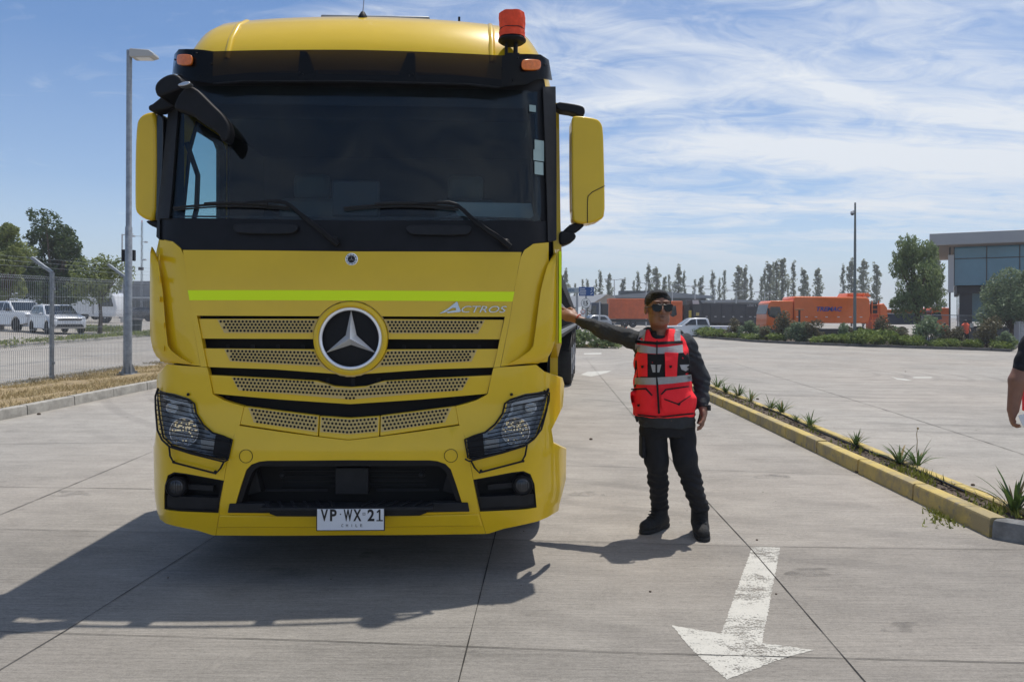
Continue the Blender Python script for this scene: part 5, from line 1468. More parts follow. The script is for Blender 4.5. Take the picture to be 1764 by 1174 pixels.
    PP('chest_pocket', M['vest'], [(1096.5, 609), (1114.8, 608.5), (1115.5, 648.5), (1098.5, 648)], off=.018, th=.03, bevel=.004, sp=.02)
    PP('chest_pocket', M['vest'], [(1145.5, 607), (1168, 608), (1166, 648), (1146, 648.5)], off=.018, th=.03, bevel=.004, sp=.02)
    PP('chest_flap', M['vest'], [(1145, 606.5), (1168.5, 607.5), (1167, 626), (1160, 629), (1146, 629)], off=.023, th=.01, bevel=.002)
    PP('chest_flap', M['vest'], [(1096, 608.5), (1115, 608), (1115.5, 627), (1106, 631), (1098, 629)], off=.023, th=.01, bevel=.002)
    PP('reflective_chip', M['reflect'], [(1121, 627.6), (1129, 628), (1129, 641), (1124.5, 641)], off=.010, sp=.02)
    PP('reflective_chip', M['reflect'], [(1131.5, 628), (1139.3, 627.6), (1135.7, 641), (1131, 641)], off=.010, sp=.02)
    PP('reflective_chip', M['reflect'], [(1171, 628), (1187, 627.5), (1187.5, 637), (1181, 639), (1174, 636)], off=.010, sp=.02)
    pk = chaikin([(1086, 670), (1113, 669), (1123, 680), (1122, 702), (1112, 711), (1093, 706), (1086, 690)], 1)
    PP('lower_pocket', M['vest'], pk, off=.020, th=.035, bevel=.006, sp=.02); PP('pocket_seam', M['vest_blk'], [(1087, 669), (1113, 667.5), (1124.5, 680), (1122, 681.5), (1112, 670.5), (1087, 671.5)], off=.023, th=.01, sp=.02)
    pk = chaikin([(1139, 674), (1150, 669), (1190, 664), (1196, 690), (1192, 706), (1150, 712), (1139, 704)], 1)
    PP('lower_pocket', M['vest'], pk, off=.020, th=.035, bevel=.006, sp=.02); PP('pocket_seam', M['vest_blk'], [(1138, 678), (1146, 669.5), (1187, 664), (1187, 666), (1148, 672), (1140, 680)], off=.023, th=.01, sp=.02)
    PP('pocket_seam', M['vest_blk'], [(1144, 686), (1168, 694.5), (1190, 680), (1190, 681.5), (1168, 697), (1144, 688)], off=.024, th=.008, sp=.02)
    for a, b in ((1106, 631.5), (1155, 631.5), (1099.5, 698), (1169.5, 696)):
        PP('snap_tab', M['vest_blk'], [(a - 2.2, b - 2), (a + 3, b - 2.4), (a + 2, b + 1.6), (a - 1.2, b + 2.2)], off=.027, th=.01, sp=.02)
    PP('zip', M['vest_blk'], [(1131, 580), (1133, 580), (1132.2, 648), (1134, 662), (1137, 712), (1133.6, 712.5), (1130.6, 662), (1129.8, 640)], off=.012, th=.012, sp=.03)
    PP('hem_trim', M['vest_blk'], [(1092, 712.2), (1136, 717), (1195, 710.5), (1195, 713), (1136, 719.5), (1092, 714.5)], off=.008, th=.01)
    cs = MB(); cs.bar(Vector(w(1095, 716, 5.0)) - base, Vector(w(1098, 726, 5.0)) - base, .02, .014); cs.build('strap_end', M['vest_blk'], vest, bevel=.002)
    # trousers
    tr = Field((.80, 4.85, .02), (1.50, 5.50, .86), .0075)
    tr.sect([(.70, 1.09, 5.13, .17, .12), (.78, 1.082, 5.13, .178, .125), (.83, 1.078, 5.13, .172, .12)], k=.02)
    tr.chain([w(1125, 738, 5.13), w(1131, 790, 5.12), w(1134, 830, 5.20), w(1136, 872, 5.31)], [.094, .080, .066, .062], k=.03)
    tr.chain([w(1174, 738, 5.13), w(1180, 790, 5.08), w(1192, 830, 5.10), w(1205, 872, 5.19)], [.094, .083, .068, .064], k=.02)
    tr.wrinkle(wr(.0032, 34)); tr.wrinkle(lambda X, Y, Z: np.where(Z < .45, .004 * np.sin(Z * 120 + 3 * np.sin(X * 20)), 0))
    tr.build('trousers', M['trouser'], T, o)
    cg = MB(); cg.box(Vector(w(1106.5, 768, 5.13)) - base, (.03, .12, .15)); cg.build('cargo_pocket', M['trouser'], T, bevel=.01)
    # boots
    for (ax, ay, yy, dx, dy) in ((1136, 902, 5.31, -.15, -.15), (1205, 908, 5.20, -.02, -.20)):
        A = Vector(w(ax, ay, yy)); A.z = 0; d = Vector((dx, dy, 0)).normalized(); L = .17
        b = Field(A + Vector((-.24, -.26, -.01)), A + Vector((.16, .16, .26)), .006)
        b.cap(A + Vector((0, .0, .20)), A + Vector((0, 0, .09)), .058, .060, k=.03); b.cap(A - d * .045 + Vector((0, 0, .055)), A + d * .06 + Vector((0, 0, .06)), .048, .050, k=.03)
        b.cap(A + d * .06 + Vector((0, 0, .055)), A + d * L + Vector((0, 0, .045)), .052, .045, k=.03); b.V[:, :, :3] = .05
        bt = b.build('boot', M['boot'], T, o)
        sl = MB(); q = Vector((-d.y, d.x, 0)); pts = [(-.098, .030), (-.095, -.030), (-.05, -.044), (.03, -.046), (.12, -.054), (.19, -.045), (.222, -.015), (.222, .015), (.19, .045), (.12, .054), (.03, .046), (-.05, .044)]
        sl.prism([((A + d * a + q * c).x - base.x, (A + d * a + q * c).y - base.y) for a, c in chaikin(pts, 1)], .003, .028, 'z'); sl.build('sole', M['rubber'], bt, bevel=.005)
        for k in range(5):
            c0 = A + d * (.045 + .018 * (4 - k) * .9) + Vector((0, 0, .095 + .018 * k)) - base
            MB().tube([c0 - q * .03, c0 + d * .012 + Vector((0, 0, .008)), c0 + q * .03], .004, 6).build('lace', M['vest_blk'], bt)
    # watch
    c = Vector(w(1212, 701, 5.08)); ax = (Vector(wrR) - Vector(elR)).normalized(); mb = MB(); u_ = ax.orthogonal().normalized(); v_ = ax.cross(u_)
    mb.tube([c - base + (u_ * cos(a) + v_ * sin(a)) * .036 for a in np.linspace(0, 2 * pi, 25)[:-1]], .009, 6, closed=True); mb.box(c - base + Vector((.030, -.022, 0)), (.022, .03, .038)); mb.build('wristwatch', M['ink'], T, bevel=.002)
    c = Vector(wrL) + Vector((.02, -.005, -.004)); ax = (Vector(wrL) - Vector(elL)).normalized(); u_ = ax.orthogonal().normalized(); v_ = ax.cross(u_)
    MB().tube([c - base + (u_ * cos(a) + v_ * sin(a)) * .033 for a in np.linspace(0, 2 * pi, 25)[:-1]], .006, 6, closed=True).build('red_bracelet', mat('red_bracelet', (.45, .05, .03), .6), T)
    bpx = MB(); bpx.box(Vector(w(1155, 722, 4.975)) - base, (.016, .006, .02)); bpx.build('shirt_tab', mat('tan_tab', (.35, .18, .06), .7), T)
main_man()

def edge_man():
    Yb = 5.60; xb = 4.14; yb = 5.66; base = Vector((xb, yb, 0)); o = tuple(base)
    T = thing('person', 'person at the right edge in a dark short sleeve, arm hanging, holding white paper', 'person', base)
    w = lambda px, py, y=Yb: tuple(W(px, py, y))
    sh_, el, wr_ = w(1778, 590), w(1752, 655), w(1745, 705)
    hc = base + Vector((.08, 0, 1.60))
    f = Field((xb - .5, yb - .4, 0), (xb + .5, yb + .45, 1.80), .0075)
    f.sect([(.80, xb, yb, .13, .10), (1.2, xb, yb, .15, .11), (1.36, xb, yb, .13, .08), (1.42, xb, yb, .06, .055)], k=.03); f.cap((xb, yb, 1.4), tuple(hc - Vector((0, -.02, .06))), .056, .056)
    P_, Rz = head(f, hc, 1.05, turn=-.3); f.chain([sh_, el, wr_], [.062, .056, .040]); hand(f, wr_, el, (.5, -.2, -.8), -1, 1.0, curl=.75)
    el2, wr2 = (xb + .26, yb, 1.10), (xb + .24, yb - .15, .88); f.chain([(xb + .20, yb, 1.36), el2, wr2], [.05, .042, .031]); hand(f, wr2, el2, (-.9, 0, 0), 1, 1.0)
    for sx in (-1, 1): f.chain([(xb + sx * .09, yb, .85), (xb + sx * .10, yb - .02, .48), (xb + sx * .11, yb + .03, .10)], [.07, .05, .04])
    f.build('body', M['skin'], T, o)
    h = Field(hc - Vector((.14, .16, .0)), hc + Vector((.14, .18, .16)), .006); h.ell(P_(0, .022, .042), (.09, .105, .10)); h.ell(P_(0, -.105, -.005), (.09, .075, .078), k=.008, mode='sub'); h.build('hair', M['hair'], T, o)
    s_ = Field((xb - .45, yb - .35, .75), (xb + .4, yb + .35, 1.5), .008)
    s_.sect([(.82, xb, yb, .17, .12), (1.1, xb, yb, .165, .13), (1.28, xb, yb, .18, .12), (1.38, xb, yb, .10, .08)], k=.03); s_.chain([sh_, w(1762, 632)], [.075, .068], k=.03); s_.chain([(xb + .20, yb, 1.36), (xb + .25, yb, 1.16)], [.075, .062], k=.03); s_.wrinkle(wr(.003)); s_.build('t_shirt', M['trouser'], T, o)
    v_ = Field((xb - .3, yb - .3, .78), (xb + .3, yb + .3, 1.4), .008); v_.sect([(.80, xb, yb, .20, .155), (1.1, xb, yb, .195, .165), (1.25, xb, yb, .185, .155), (1.36, xb, yb, .15, .12)], k=0); v_.build('vest', M['vest'], T, o)
    t_ = Field((xb - .32, yb - .3, .03), (xb + .33, yb + .3, .86), .009); t_.sect([(.72, xb, yb, .17, .12), (.84, xb, yb, .165, .12)], k=.02)
    for sx in (-1, 1): t_.chain([(xb + sx * .08, yb, .76), (xb + sx * .10, yb - .02, .45), (xb + sx * .11, yb + .03, .10)], [.09, .075, .062], k=.02)
    t_.build('trousers', M['trouser'], T, o)
    for sx in (-1, 1):
        b = Field((xb + sx * .11 - .1, yb - .25, -.01), (xb + sx * .11 + .1, yb + .15, .2), .008); b.cap((xb + sx * .11, yb + .03, .06), (xb + sx * .11, yb - .12, .045), .052, .045); b.build('boot', M['boot'], T, o)
    pp = thing('paper', 'white sheet of paper held by the person cut off at the right edge', 'paper', w(1758, 722, 5.5))
    mb = MB(); mb.prism([(-.02, .03), (.06, .05), (.13, .03), (.16, -.05), (.06, -.085), (.01, -.04)], -.004, .0, 'y'); mb.build('sheet', M['white_paint'], pp)
edge_man()
# ------------------------------------------------------------------ vegetation
def leafcloud(mb, c, r, n, size, rng, shell=.55, asp=1.6, droop=0.0, mi=0, tri=False):
    c = Vector(c)
    for _ in range(n):
        while True:
            d = Vector((rng.uniform(-1, 1), rng.uniform(-1, 1), rng.uniform(-1, 1)))
            if .05 < d.length <= 1: break
        d = d.normalized() * (shell + (1 - shell) * rng.random()) ** .8 * (1 if rng.random() < .8 else rng.random())
        p = c + Vector((d.x * r[0], d.y * r[1], d.z * r[2]))
        s = size * rng.uniform(.6, 1.3)
        a = Vector((rng.gauss(0, 1), rng.gauss(0, 1), rng.gauss(0, .7) - droop)).normalized()
        b = a.cross(Vector((rng.gauss(0, 1), rng.gauss(0, 1), rng.gauss(0, 1)))).normalized()
        a *= s * asp * .5; b *= s * .5
        if tri: mb.add([p - b * .8, p + b * .8, p + a * 2], [(0, 1, 2)], mi)
        else: mb.add([p - a, p + b * .8, p + a, p - b * .8], [(0, 1, 2, 3)], mi)
M['lf_poplar'] = leafmat('poplar_leaves', (.16, .18, .125), (.30, .32, .22), .5, transl=.5)
M['lf_dark'] = leafmat('dark_green_leaves', (.026, .055, .018), (.09, .13, .045), .35, transl=.3)
M['lf_olive'] = leafmat('olive_green_leaves', (.11, .14, .045), (.29, .33, .11), .4, transl=.4)
M['lf_willow'] = leafmat('willow_leaves', (.10, .15, .06), (.27, .33, .14), .5, transl=.4)
M['lf_grey'] = leafmat('grey_green_leaves', (.10, .145, .08), (.25, .32, .18), .6, transl=.4)
M['lf_lime'] = leafmat('juniper_green', (.09, .14, .025), (.25, .31, .07), 1.2)
M['lf_purple'] = leafmat('purple_green_shrub', (.075, .07, .04), (.22, .19, .10), 1.2)
def tree(label, cat, loc, h, r, th, clumps, n, size, mt, seed, group=None, droop=0, asp=1.6, tr=.12, lean=0, name='tree', zc=.62):
    rng = random.Random(seed); T = thing(name, label, cat, loc, 0, group)
    tm_ = MB(); top = Vector((lean, 0, th)); P0 = [Vector((0, 0, -.3)), Vector((lean * .3 + .05, 0, th * .5)), top]
    tm_.tube(P0, [tr * 1.25, tr * .95, tr * .8], 9); C = []
    for k in range(clumps):
        a = 2 * pi * k / clumps * 2.4 + rng.uniform(-.4, .4); u_ = rng.random() ** .5; zz_ = th + (h - th) * rng.uniform(.12, .92)
        f_ = sqrt(max(.05, 1 - ((zz_ - th) / (h - th) - .42) ** 2 / .36)); c = Vector((cos(a) * r * .72 * u_ * f_ + lean, sin(a) * r * .72 * u_ * f_, zz_)); C.append(c)
        m1 = top.lerp(c, .5) + Vector((0, 0, .15 * (h - th) * rng.uniform(-.3, .6)))
        tm_.tube([top - Vector((0, 0, .2)), m1, c], [tr * .55, tr * .32, tr * .10], 6)
    tm_.build('trunk', M['bark'], T)
    cm = MB()
    for c in C:
        q = r * rng.uniform(.26, .46); leafcloud(cm, c - Vector((0, 0, droop * q * .4)), (q, q, q * rng.uniform(.7, 1.0) * (1 + droop * .5)), n // clumps, size, rng, droop=droop, asp=asp)
        for _ in range(5):
            e = c + Vector((rng.gauss(0, 1), rng.gauss(0, 1), rng.gauss(0, .7))).normalized() * q * 1.05; leafcloud(cm, e, (q * .25, q * .25, q * .35), max(6, n // clumps // 14), size * .9, rng, droop=droop, asp=asp)
    cm.build('crown', mt, T, smooth=0); return T
def poplar(seed, h=14, w=1.75, n=2200):
    rng = random.Random(seed); T = thing('poplar_tree', 'x', 'tree'); t_ = MB(); t_.tube([(0, 0, -.5), (.1, 0, h * .5), (0, 0, h * .97)], [.22, .13, .03], 7)
    cm = MB()
    for k in range(46):
        f_ = .10 + .88 * (k / 46); z = h * f_; rr_ = w * (sin(pi * min(1, f_ * .96) ** .75) ** .6 * .75 + .1) * rng.uniform(.5, 1.15); a = rng.uniform(0, 2 * pi); dd = rr_ * rng.uniform(.2, .8)
        c = Vector((cos(a) * dd, sin(a) * dd, z)); leafcloud(cm, c, (rr_ * .5, rr_ * .5, h * .045 * rng.uniform(.7, 1.7)), n // 46, .32, rng, asp=1.5)
        if k % 3 == 0: t_.tube([(0, 0, z - h * .06), tuple(c + Vector((0, 0, .3)))], [.05, .015], 4)
    t_.build('trunk', M['bark'], T); cm.build('crown', M['lf_poplar'], T, smooth=0); return T
PV = [poplar(1), poplar(2, w=1.3, n=1000), poplar(3, w=2.0, n=2000), poplar(4, w=1.2, n=600)]
pops = [(975, 463, 0), (990, 487, 3), (1004, 480, 3), (1012, 480, 1), (1026, 480, 3), (1034, 465, 1), (1049, 470, 2), (1074, 479, 0), (1091, 482, 3), (1099, 467, 1), (1117, 454, 1), (1130, 459, 2), (1145, 475, 2), (1153, 472, 3), (1168, 456, 0), (1178, 466, 1), (1196, 480, 3), (1208, 476, 0), (1228, 466, 1), (1239, 478, 1), (1247, 464, 3),
        (1272, 457, 2), (1283, 458, 0), (1294, 473, 1), (1311, 475, 3), (1317, 461, 1), (1325, 452, 0), (1332, 450, 3), (1337, 447, 1), (1348, 443, 2), (1357, 490, 3), (1366, 449, 1), (1384, 462, 0), (1392, 485, 3), (1409, 461, 2), (1452, 455, 1), (1467, 446, 0), (1487, 446, 2), (1509, 453, 0), (1613, 437, 2)]
usedp = set(); random.seed(77)
def relpop(px):
    marks = [(968, 'edge of the yellow cab'), (1015, 'blue direction sign'), (1060, 'orange box trailer'), (1135, "head of the man in sunglasses"), (1205, 'rear half of the white pickup'), (1250, 'grey tipper trailer'), (1310, 'cab of the orange sweeper'), (1360, 'front of the orange sweeper tank'), (1415, 'blue lettering on the orange tank'), (1472, 'tall camera pole'), (1560, 'crown of the willow')]
    return min(marks, key=lambda m_: abs(m_[0] - px))
cnt_ = {}
for i, (px, py, k) in enumerate(pops):
    d = random.uniform(165, 200); b = W(px, 545, d); b.z = gz(b.x, b.y) - .5; hgt = W(px, py, d).z - b.z
    mk = relpop(px); side_ = 'left of' if px < mk[0] - 3 else 'right of' if px > mk[0] + 3 else 'directly over'
    same = [q for q in pops if relpop(q[0]) == mk and (('left of' if q[0] < mk[0] - 3 else 'right of' if q[0] > mk[0] + 3 else 'directly over') == side_)]
    same.sort(key=lambda q: abs(q[0] - mk[0])); rk = ['nearest', 'second', 'third', 'fourth', 'fifth', 'sixth', 'seventh'][same.index((px, py, k))]
    lb = '%s %s poplar %s %s' % ({0: 'full', 1: 'slim', 2: 'broad', 3: 'sparse'}[k], ('tall' if py < 462 else 'short'), ('just ' + side_ if rk == 'nearest' else rk + ' ' + side_), 'the ' + mk[1])
    sc = hgt / 14
    if k in usedp: o = dup(PV[k])
    else: o = PV[k]; usedp.add(k)
    o.location = b; o.rotation_euler = (0, 0, random.uniform(0, 6)); ws_ = sc * random.uniform(.85, 1.2); o.scale = (ws_, ws_, sc); o['label'] = lb; o['group'] = 'row of poplars on the horizon'

def at(px, Y, dz=0.0):
    x = (px - CX) / F * Y; return Vector((x, Y, gz(x, Y) + dz))
# ------------------------------------------------------------------ left side: verge, kerb, fence, lamp
random.seed(12)
M['drygrass'] = mat('dry_grass_ground', (.36, .27, .14), .95, noise=.5, nscale=9, bump=.8, bscale=30, col2=(.20, .15, .09))
vm = MB(); rows_ = []
for k in range(90):
    y = -10 + 38 * k / 89; x0 = -7.30 + (y - 10.8) * .053; x1 = -9.55 + (y - 15) * .07
    rows_.append([(x0 + (x1 - x0) * j / 10, y, gz(x0, y) + (.13 + .03 * sin(j * 1.1 + y) * (1 if 1 < j < 9 else 0) + random.uniform(-.012, .012) if 0 < j < 10 else -.04)) for j in range(11)])
vm.add([p for r in rows_ for p in r], [(i * 11 + j, i * 11 + j + 1, (i + 1) * 11 + j + 1, (i + 1) * 11 + j) for i in range(89) for j in range(10)])
vm.build('verge', M['drygrass'], kind='structure')
lk = MB(); kerb_run(lk, [V2(-8.35, -9.0), V2(-7.20, 10.8), V2(-7.09, 13.7), V2(-6.95, 16.5), V2(-6.7, 21)], 27, w=.15, h=.15, side=-1, gap=.02)
lk.build('kerb', M['concrete_kerb'], kind='structure', smooth=30)
M['straw'] = leafmat('straw_blades', (.26, .19, .08), (.52, .42, .22), 2.0, transl=.15)
gm_ = MB()
for k in range(26000):
    y = random.uniform(9.5, 21.5); f_ = random.random(); x0 = -7.40 + (y - 10.8) * .053; x1 = -9.7 + (y - 15) * .07; x = x0 + (x1 - x0) * f_
    if sin(x * 3.1 + 1.7 * sin(y * 1.3)) * sin(y * 2.3) < -.62: continue
    a = random.uniform(0, 6.3); d = Vector((cos(a), sin(a), 0)) * random.uniform(.004, .009); c = Vector((x, y, gz(x, y) + .12)); hh = random.uniform(.02, .075)
    gm_.add([c - d, c + d, c + Vector((random.gauss(0, .035), random.gauss(0, .035), hh))], [(0, 1, 2)])
o = gm_.build('dry_grass', M['straw'], kind='stuff', smooth=0); o['label'] = 'short straw-coloured dry grass along the wire fence'

def fxy(y): return Vector((-9.3 + (y - 14.95) * .07, y, 0))
fence = thing('wire_fence', 'galvanised welded-wire fence with cranked posts along the dry grass', 'fence', (-9.3, 14.95, 0))
FB = Vector((-9.3, 14.95, 0)); Hf = 2.18
py_l = [7.45 + 2.5 * k for k in range(9)]
for yy in py_l:
    p = fxy(yy); z0 = gz(p.x, p.y) + .10; b = p - FB
    pm = MB(); pm.box(b + Vector((0, 0, z0 + Hf / 2 - .1)), (.06, .08, Hf + .2)); q = b + Vector((0, 0, z0 + Hf)); pm.bar(q, q + Vector((-.40, -.02, .30)), .07, .06); pm.build('post', M['galv'], fence, bevel=.008)
    for k in range(3):
        cb = MB(); cb.box(b + Vector((.035, 0, z0 + .35 + .75 * k)), (.03, .05, .05)); cb.build('clamp', M['galv'], fence, smooth=0)
for a, b in zip(py_l, py_l[1:]):
    wm_ = MB(); n = 48
    for k in range(1, n):
        y = a + (b - a) * k / n; p = fxy(y); z0 = gz(p.x, p.y) + .14; q = p - FB; r = .0034
        zz_ = [0, .05, .10, .62, .67, .72, 1.25, 1.30, 1.35, 1.95, 2.0, 2.05]; off_ = [0, .035, 0, 0, .035, 0, 0, .035, 0, 0, .035, 0]
        wm_.tube([q + Vector((o_, 0, z0 + z_)) for z_, o_ in zip(zz_, off_)], r, 3)
    for z_, o_ in [(0, 0), (.05, .035), (.10, 0), (.36, 0), (.62, 0), (.67, .035), (.72, 0), (1.0, 0), (1.25, 0), (1.30, .035), (1.35, 0), (1.65, 0), (1.95, 0), (2.0, .035), (2.05, 0)]:
        p0, p1 = fxy(a) - FB, fxy(b) - FB; wm_.tube([p0 + Vector((o_, 0, gz(-9.3, a) + .14 + z_)), p1 + Vector((o_, 0, gz(-9.3, b) + .14 + z_))], .003, 3)
    wm_.build('mesh_panel', M['galv'], fence, smooth=0)
for t in (.3, .65, .97):
    bw = MB(); pts = [fxy(y) - FB + Vector((-.40 * t, 0, gz(-9.3, y) + .10 + Hf + .30 * t)) for y in py_l]; bw.tube(pts, .0022, 3)
    for i in range(len(pts) - 1):
        for k in range(18):
            c = pts[i].lerp(pts[i + 1], k / 18); bw.bar(c + Vector((-.012, 0, -.012)), c + Vector((.012, .01, .012)), .002)
    bw.build('barbed_wire', M['galv'], fence, smooth=0)

lb_ = Vector((-8.35, 16.1, gz(-8.35, 16.1) + .12))
lamp = thing('street_lamp', 'tall grey steel street lamp with a flat head beside the wire fence', 'street lamp', lb_)
m_ = MB(); m_.lathe([(.078, -.1), (.075, .0), (.072, 3.2), (.060, 3.22), (.056, 7.05), (.03, 7.06)], (0, 0, 0), (0, 0, 1), 16); m_.build('pole', M['galv'], lamp)
m_ = MB(); m_.box((0, 0, .01), (.34, .34, .03)); 
for a in range(4): m_.lathe([(.018, 0), (.018, .05), (.004, .052)], (.12 * (1 if a % 2 else -1), .12 * (1 if a // 2 else -1), .025), n=6)
for a in range(4):
    c, s_ = cos(a * pi / 2 + .78), sin(a * pi / 2 + .78); m_.add([(c * .07, s_ * .07, .02), (c * .17, s_ * .17, .02), (c * .07, s_ * .07, .26)], [(0, 1, 2)])
m_.build('base_plate', M['galv'], lamp, smooth=0)
m_ = MB(); m_.bar((0, 0, 6.98), (.10, -.02, 7.0), .06); m_.prism([(.05, 6.90), (.10, 6.86), (.50, 6.87), (.60, 6.90), (.58, 6.96), (.48, 7.03), (.06, 7.06)], -.13, .13); hd = m_.build('lamp_head', mat('lamp_grey_alu', (.42, .42, .41), .5), lamp, bevel=.02)
m_ = MB(); m_.box((.34, 0, 6.862), (.30, .2, .012)); m_.build('lamp_lens', M['white_paint'], hd, smooth=0)
sb = W(216, 440, 16.3)
spk = thing('camera_box', 'small black box fixed to the street lamp pole above the fence', 'box', sb)
m_ = MB(); m_.box((0, 0, 0), (.13, .1, .26)); m_.bar((.05, 0, 0), (.16, -.1, 0), .03); m_.box((.20, -.03, .0), (.05, .1, .24)); m_.build('housing', M['black'], spk, bevel=.01)

# ------------------------------------------------------------------ vehicles
M['tyre_far'] = M['rubber']; M['car_white'] = mat('white_car_paint', (.74, .75, .77), .3, coat=.6)
M['car_black'] = mat('black_car_paint', (.02, .02, .022), .25, coat=.6); M['trim'] = mat('dark_trim', (.03, .03, .032), .6)
M['headlamp'] = mat('car_headlamp', (.55, .58, .62), .15, metal=.4); M['red_lens'] = mat('red_tail_lens', (.45, .02, .02), .3)
def arch(cx, r, z0, n=8): return [(cx + r * cos(a), z0 + r * sin(a)) for a in np.linspace(pi, 0, n)]
def car(name, label, cat, loc, rz, body, gh, wins, hwz, wheels, wr, paint, front=None, group=None, dz=0, rear=None):
    """x forward, z up; hwz(z) half width"""
    T = thing(name, label, cat, loc, rz, group)
    def solid(poly, nm, m, par, grow=0, bevel=.03):
        n = len(poly); mb = MB(); k = 6
        vs = []
        for j in range(2):
            for x, z in poly: vs.append((x, (-1 if j == 0 else 1) * (hwz(x, z) + grow), z))
        mb.add(vs, [tuple(range(n)), tuple(range(2 * n - 1, n - 1, -1))] + [(i, i + n, (i + 1) % n + n, (i + 1) % n) for i in range(n)]); return mb.build(nm, m, par, smooth=40, bevel=bevel)
    B = solid(body, 'body', paint, T, bevel=.05)
    solid(gh, 'roof', paint, T, bevel=.05)
    for w_ in wins:
        for s in (-1, 1):
            mb = MB(); mb.add([(x, s * (hwz(x, z) + .012), z) for x, z in w_] + [(x, s * (hwz(x, z) - .02), z) for x, z in w_], [tuple(range(len(w_)))] + [(i, (i + 1) % len(w_), (i + 1) % len(w_) + len(w_), i + len(w_)) for i in range(len(w_))]); mb.build('side_window', M['dkglass'], T, smooth=0)
    def cross(nm, m, a, b, f0=.92, off=.015):   # pane between two profile points
        d = Vector((b[0] - a[0], 0, b[1] - a[1])).normalized(); nrm = Vector((d.z, 0, -d.x)) * off * (1 if a[0] > b[0] or True else -1)
        if nrm.x * front_sign < 0: nrm = -nrm
        a2 = (a[0] + (b[0] - a[0]) * .06, a[1] + (b[1] - a[1]) * .06); b2 = (a[0] + (b[0] - a[0]) * .93, a[1] + (b[1] - a[1]) * .93)
        mb = MB(); mb.add([Vector((p[0], s * hwz(*p) * f0, p[1])) + nrm for p, s in ((a2, -1), (a2, 1), (b2, 1), (b2, -1))], [(0, 1, 2, 3)]); return mb.build(nm, m, T, smooth=0)
    front_sign = 1
    if front: cross('windscreen', M['dkglass'], *front)
    front_sign = -1
    if rear: cross('rear_window', M['dkglass'], *rear)
    for x in wheels:
        for s in (-1, 1):
            y = s * (hwz(x, .4) - .10)
            mb = MB(); mb.lathe([(wr * .6, -.10), (wr * .95, -.11), (wr, -.07), (wr, .07), (wr * .95, .11), (wr * .6, .11)], (x, y, wr), (0, s, 0), 22); wv = mb.build('wheel', M['rubber'], T)
            mb = MB(); mb.lathe([(wr * .6, .105), (wr * .5, .07), (wr * .2, .09), (.02, .10)], (x, y, wr), (0, s, 0), 18); mb.build('rim', M['steel'], wv)
    return T, B
def hwf(w, belt, roof, inset, x0=None, x1=None, nose=.12):
    def f(x, z):
        h = w / 2
        if z > belt: h -= inset * (z - belt) / (roof - belt) + .03
        if x1 is not None and x > x1 - .5: h -= nose * ((x - x1 + .5) / .5) ** 2
        if x0 is not None and x < x0 + .4: h -= nose * .6 * ((x0 + .4 - x) / .4) ** 2
        return h
    return f
# white SUV, front three-quarter
suv_b = [(-2.15, .35), (-1.75, .28)] + arch(-1.35, .38, .34) + [(-.9, .26), (.9, .26)] + arch(1.32, .38, .34) + [(1.75, .26), (2.1, .32), (2.17, .55), (2.15, .78), (2.02, .92), (1.2, 1.02), (.95, 1.05), (-2.0, 1.08), (-2.2, .95), (-2.22, .6)]
suv_g = [(.98, 1.02), (.15, 1.55), (-.2, 1.62), (-1.5, 1.60), (-1.75, 1.52), (-2.12, 1.04)]
hw_suv = hwf(1.82, 1.0, 1.62, .18, -2.2, 2.17)
pS = G(98, 574); pS.z += .02
SUV, B_ = car('suv', 'white SUV facing the fence with a dark windscreen, parked beside a white pickup', 'car', pS, radians(-42), suv_b, suv_g, [[(.60, 1.08), (.12, 1.46), (-.52, 1.50), (-.52, 1.08)], [(-.60, 1.08), (-.60, 1.50), (-1.35, 1.48), (-1.75, 1.12)]], hw_suv, (-1.35, 1.32), .34, M['car_white'], front=((.98, 1.04), (.12, 1.58)), rear=((-2.12, 1.06), (-1.72, 1.52)))
m_ = MB(); m_.prism([(-.55, .74), (.55, .74), (.60, .82), (.30, .84), (-.30, .84), (-.60, .82)], 2.11, 2.20, 'x'); m_.build('grille', M['trim'], SUV)
m_ = MB(); m_.prism([(-.70, .36), (.70, .36), (.60, .52), (-.60, .52)], 2.12, 2.185, 'x'); m_.build('bumper_grille', M['trim'], SUV)
for s in (-1, 1):
    m_ = MB(); m_.prism([(s * .58, .80), (s * .80, .80), (s * .80, .90), (s * .62, .86)], 1.98, 2.14, 'x'); m_.build('headlight', M['headlamp'], SUV, bevel=.01)
    m_ = MB(); m_.box((.65, s * .98, 1.10), (.12, .14, .12)); m_.build('wing_mirror', M['car_white'], SUV, bevel=.02)
m_ = MB(); m_.box((2.19, 0, .60), (.01, .5, .11)); m_.build('number_plate', M['plate_white'], SUV, smooth=0)
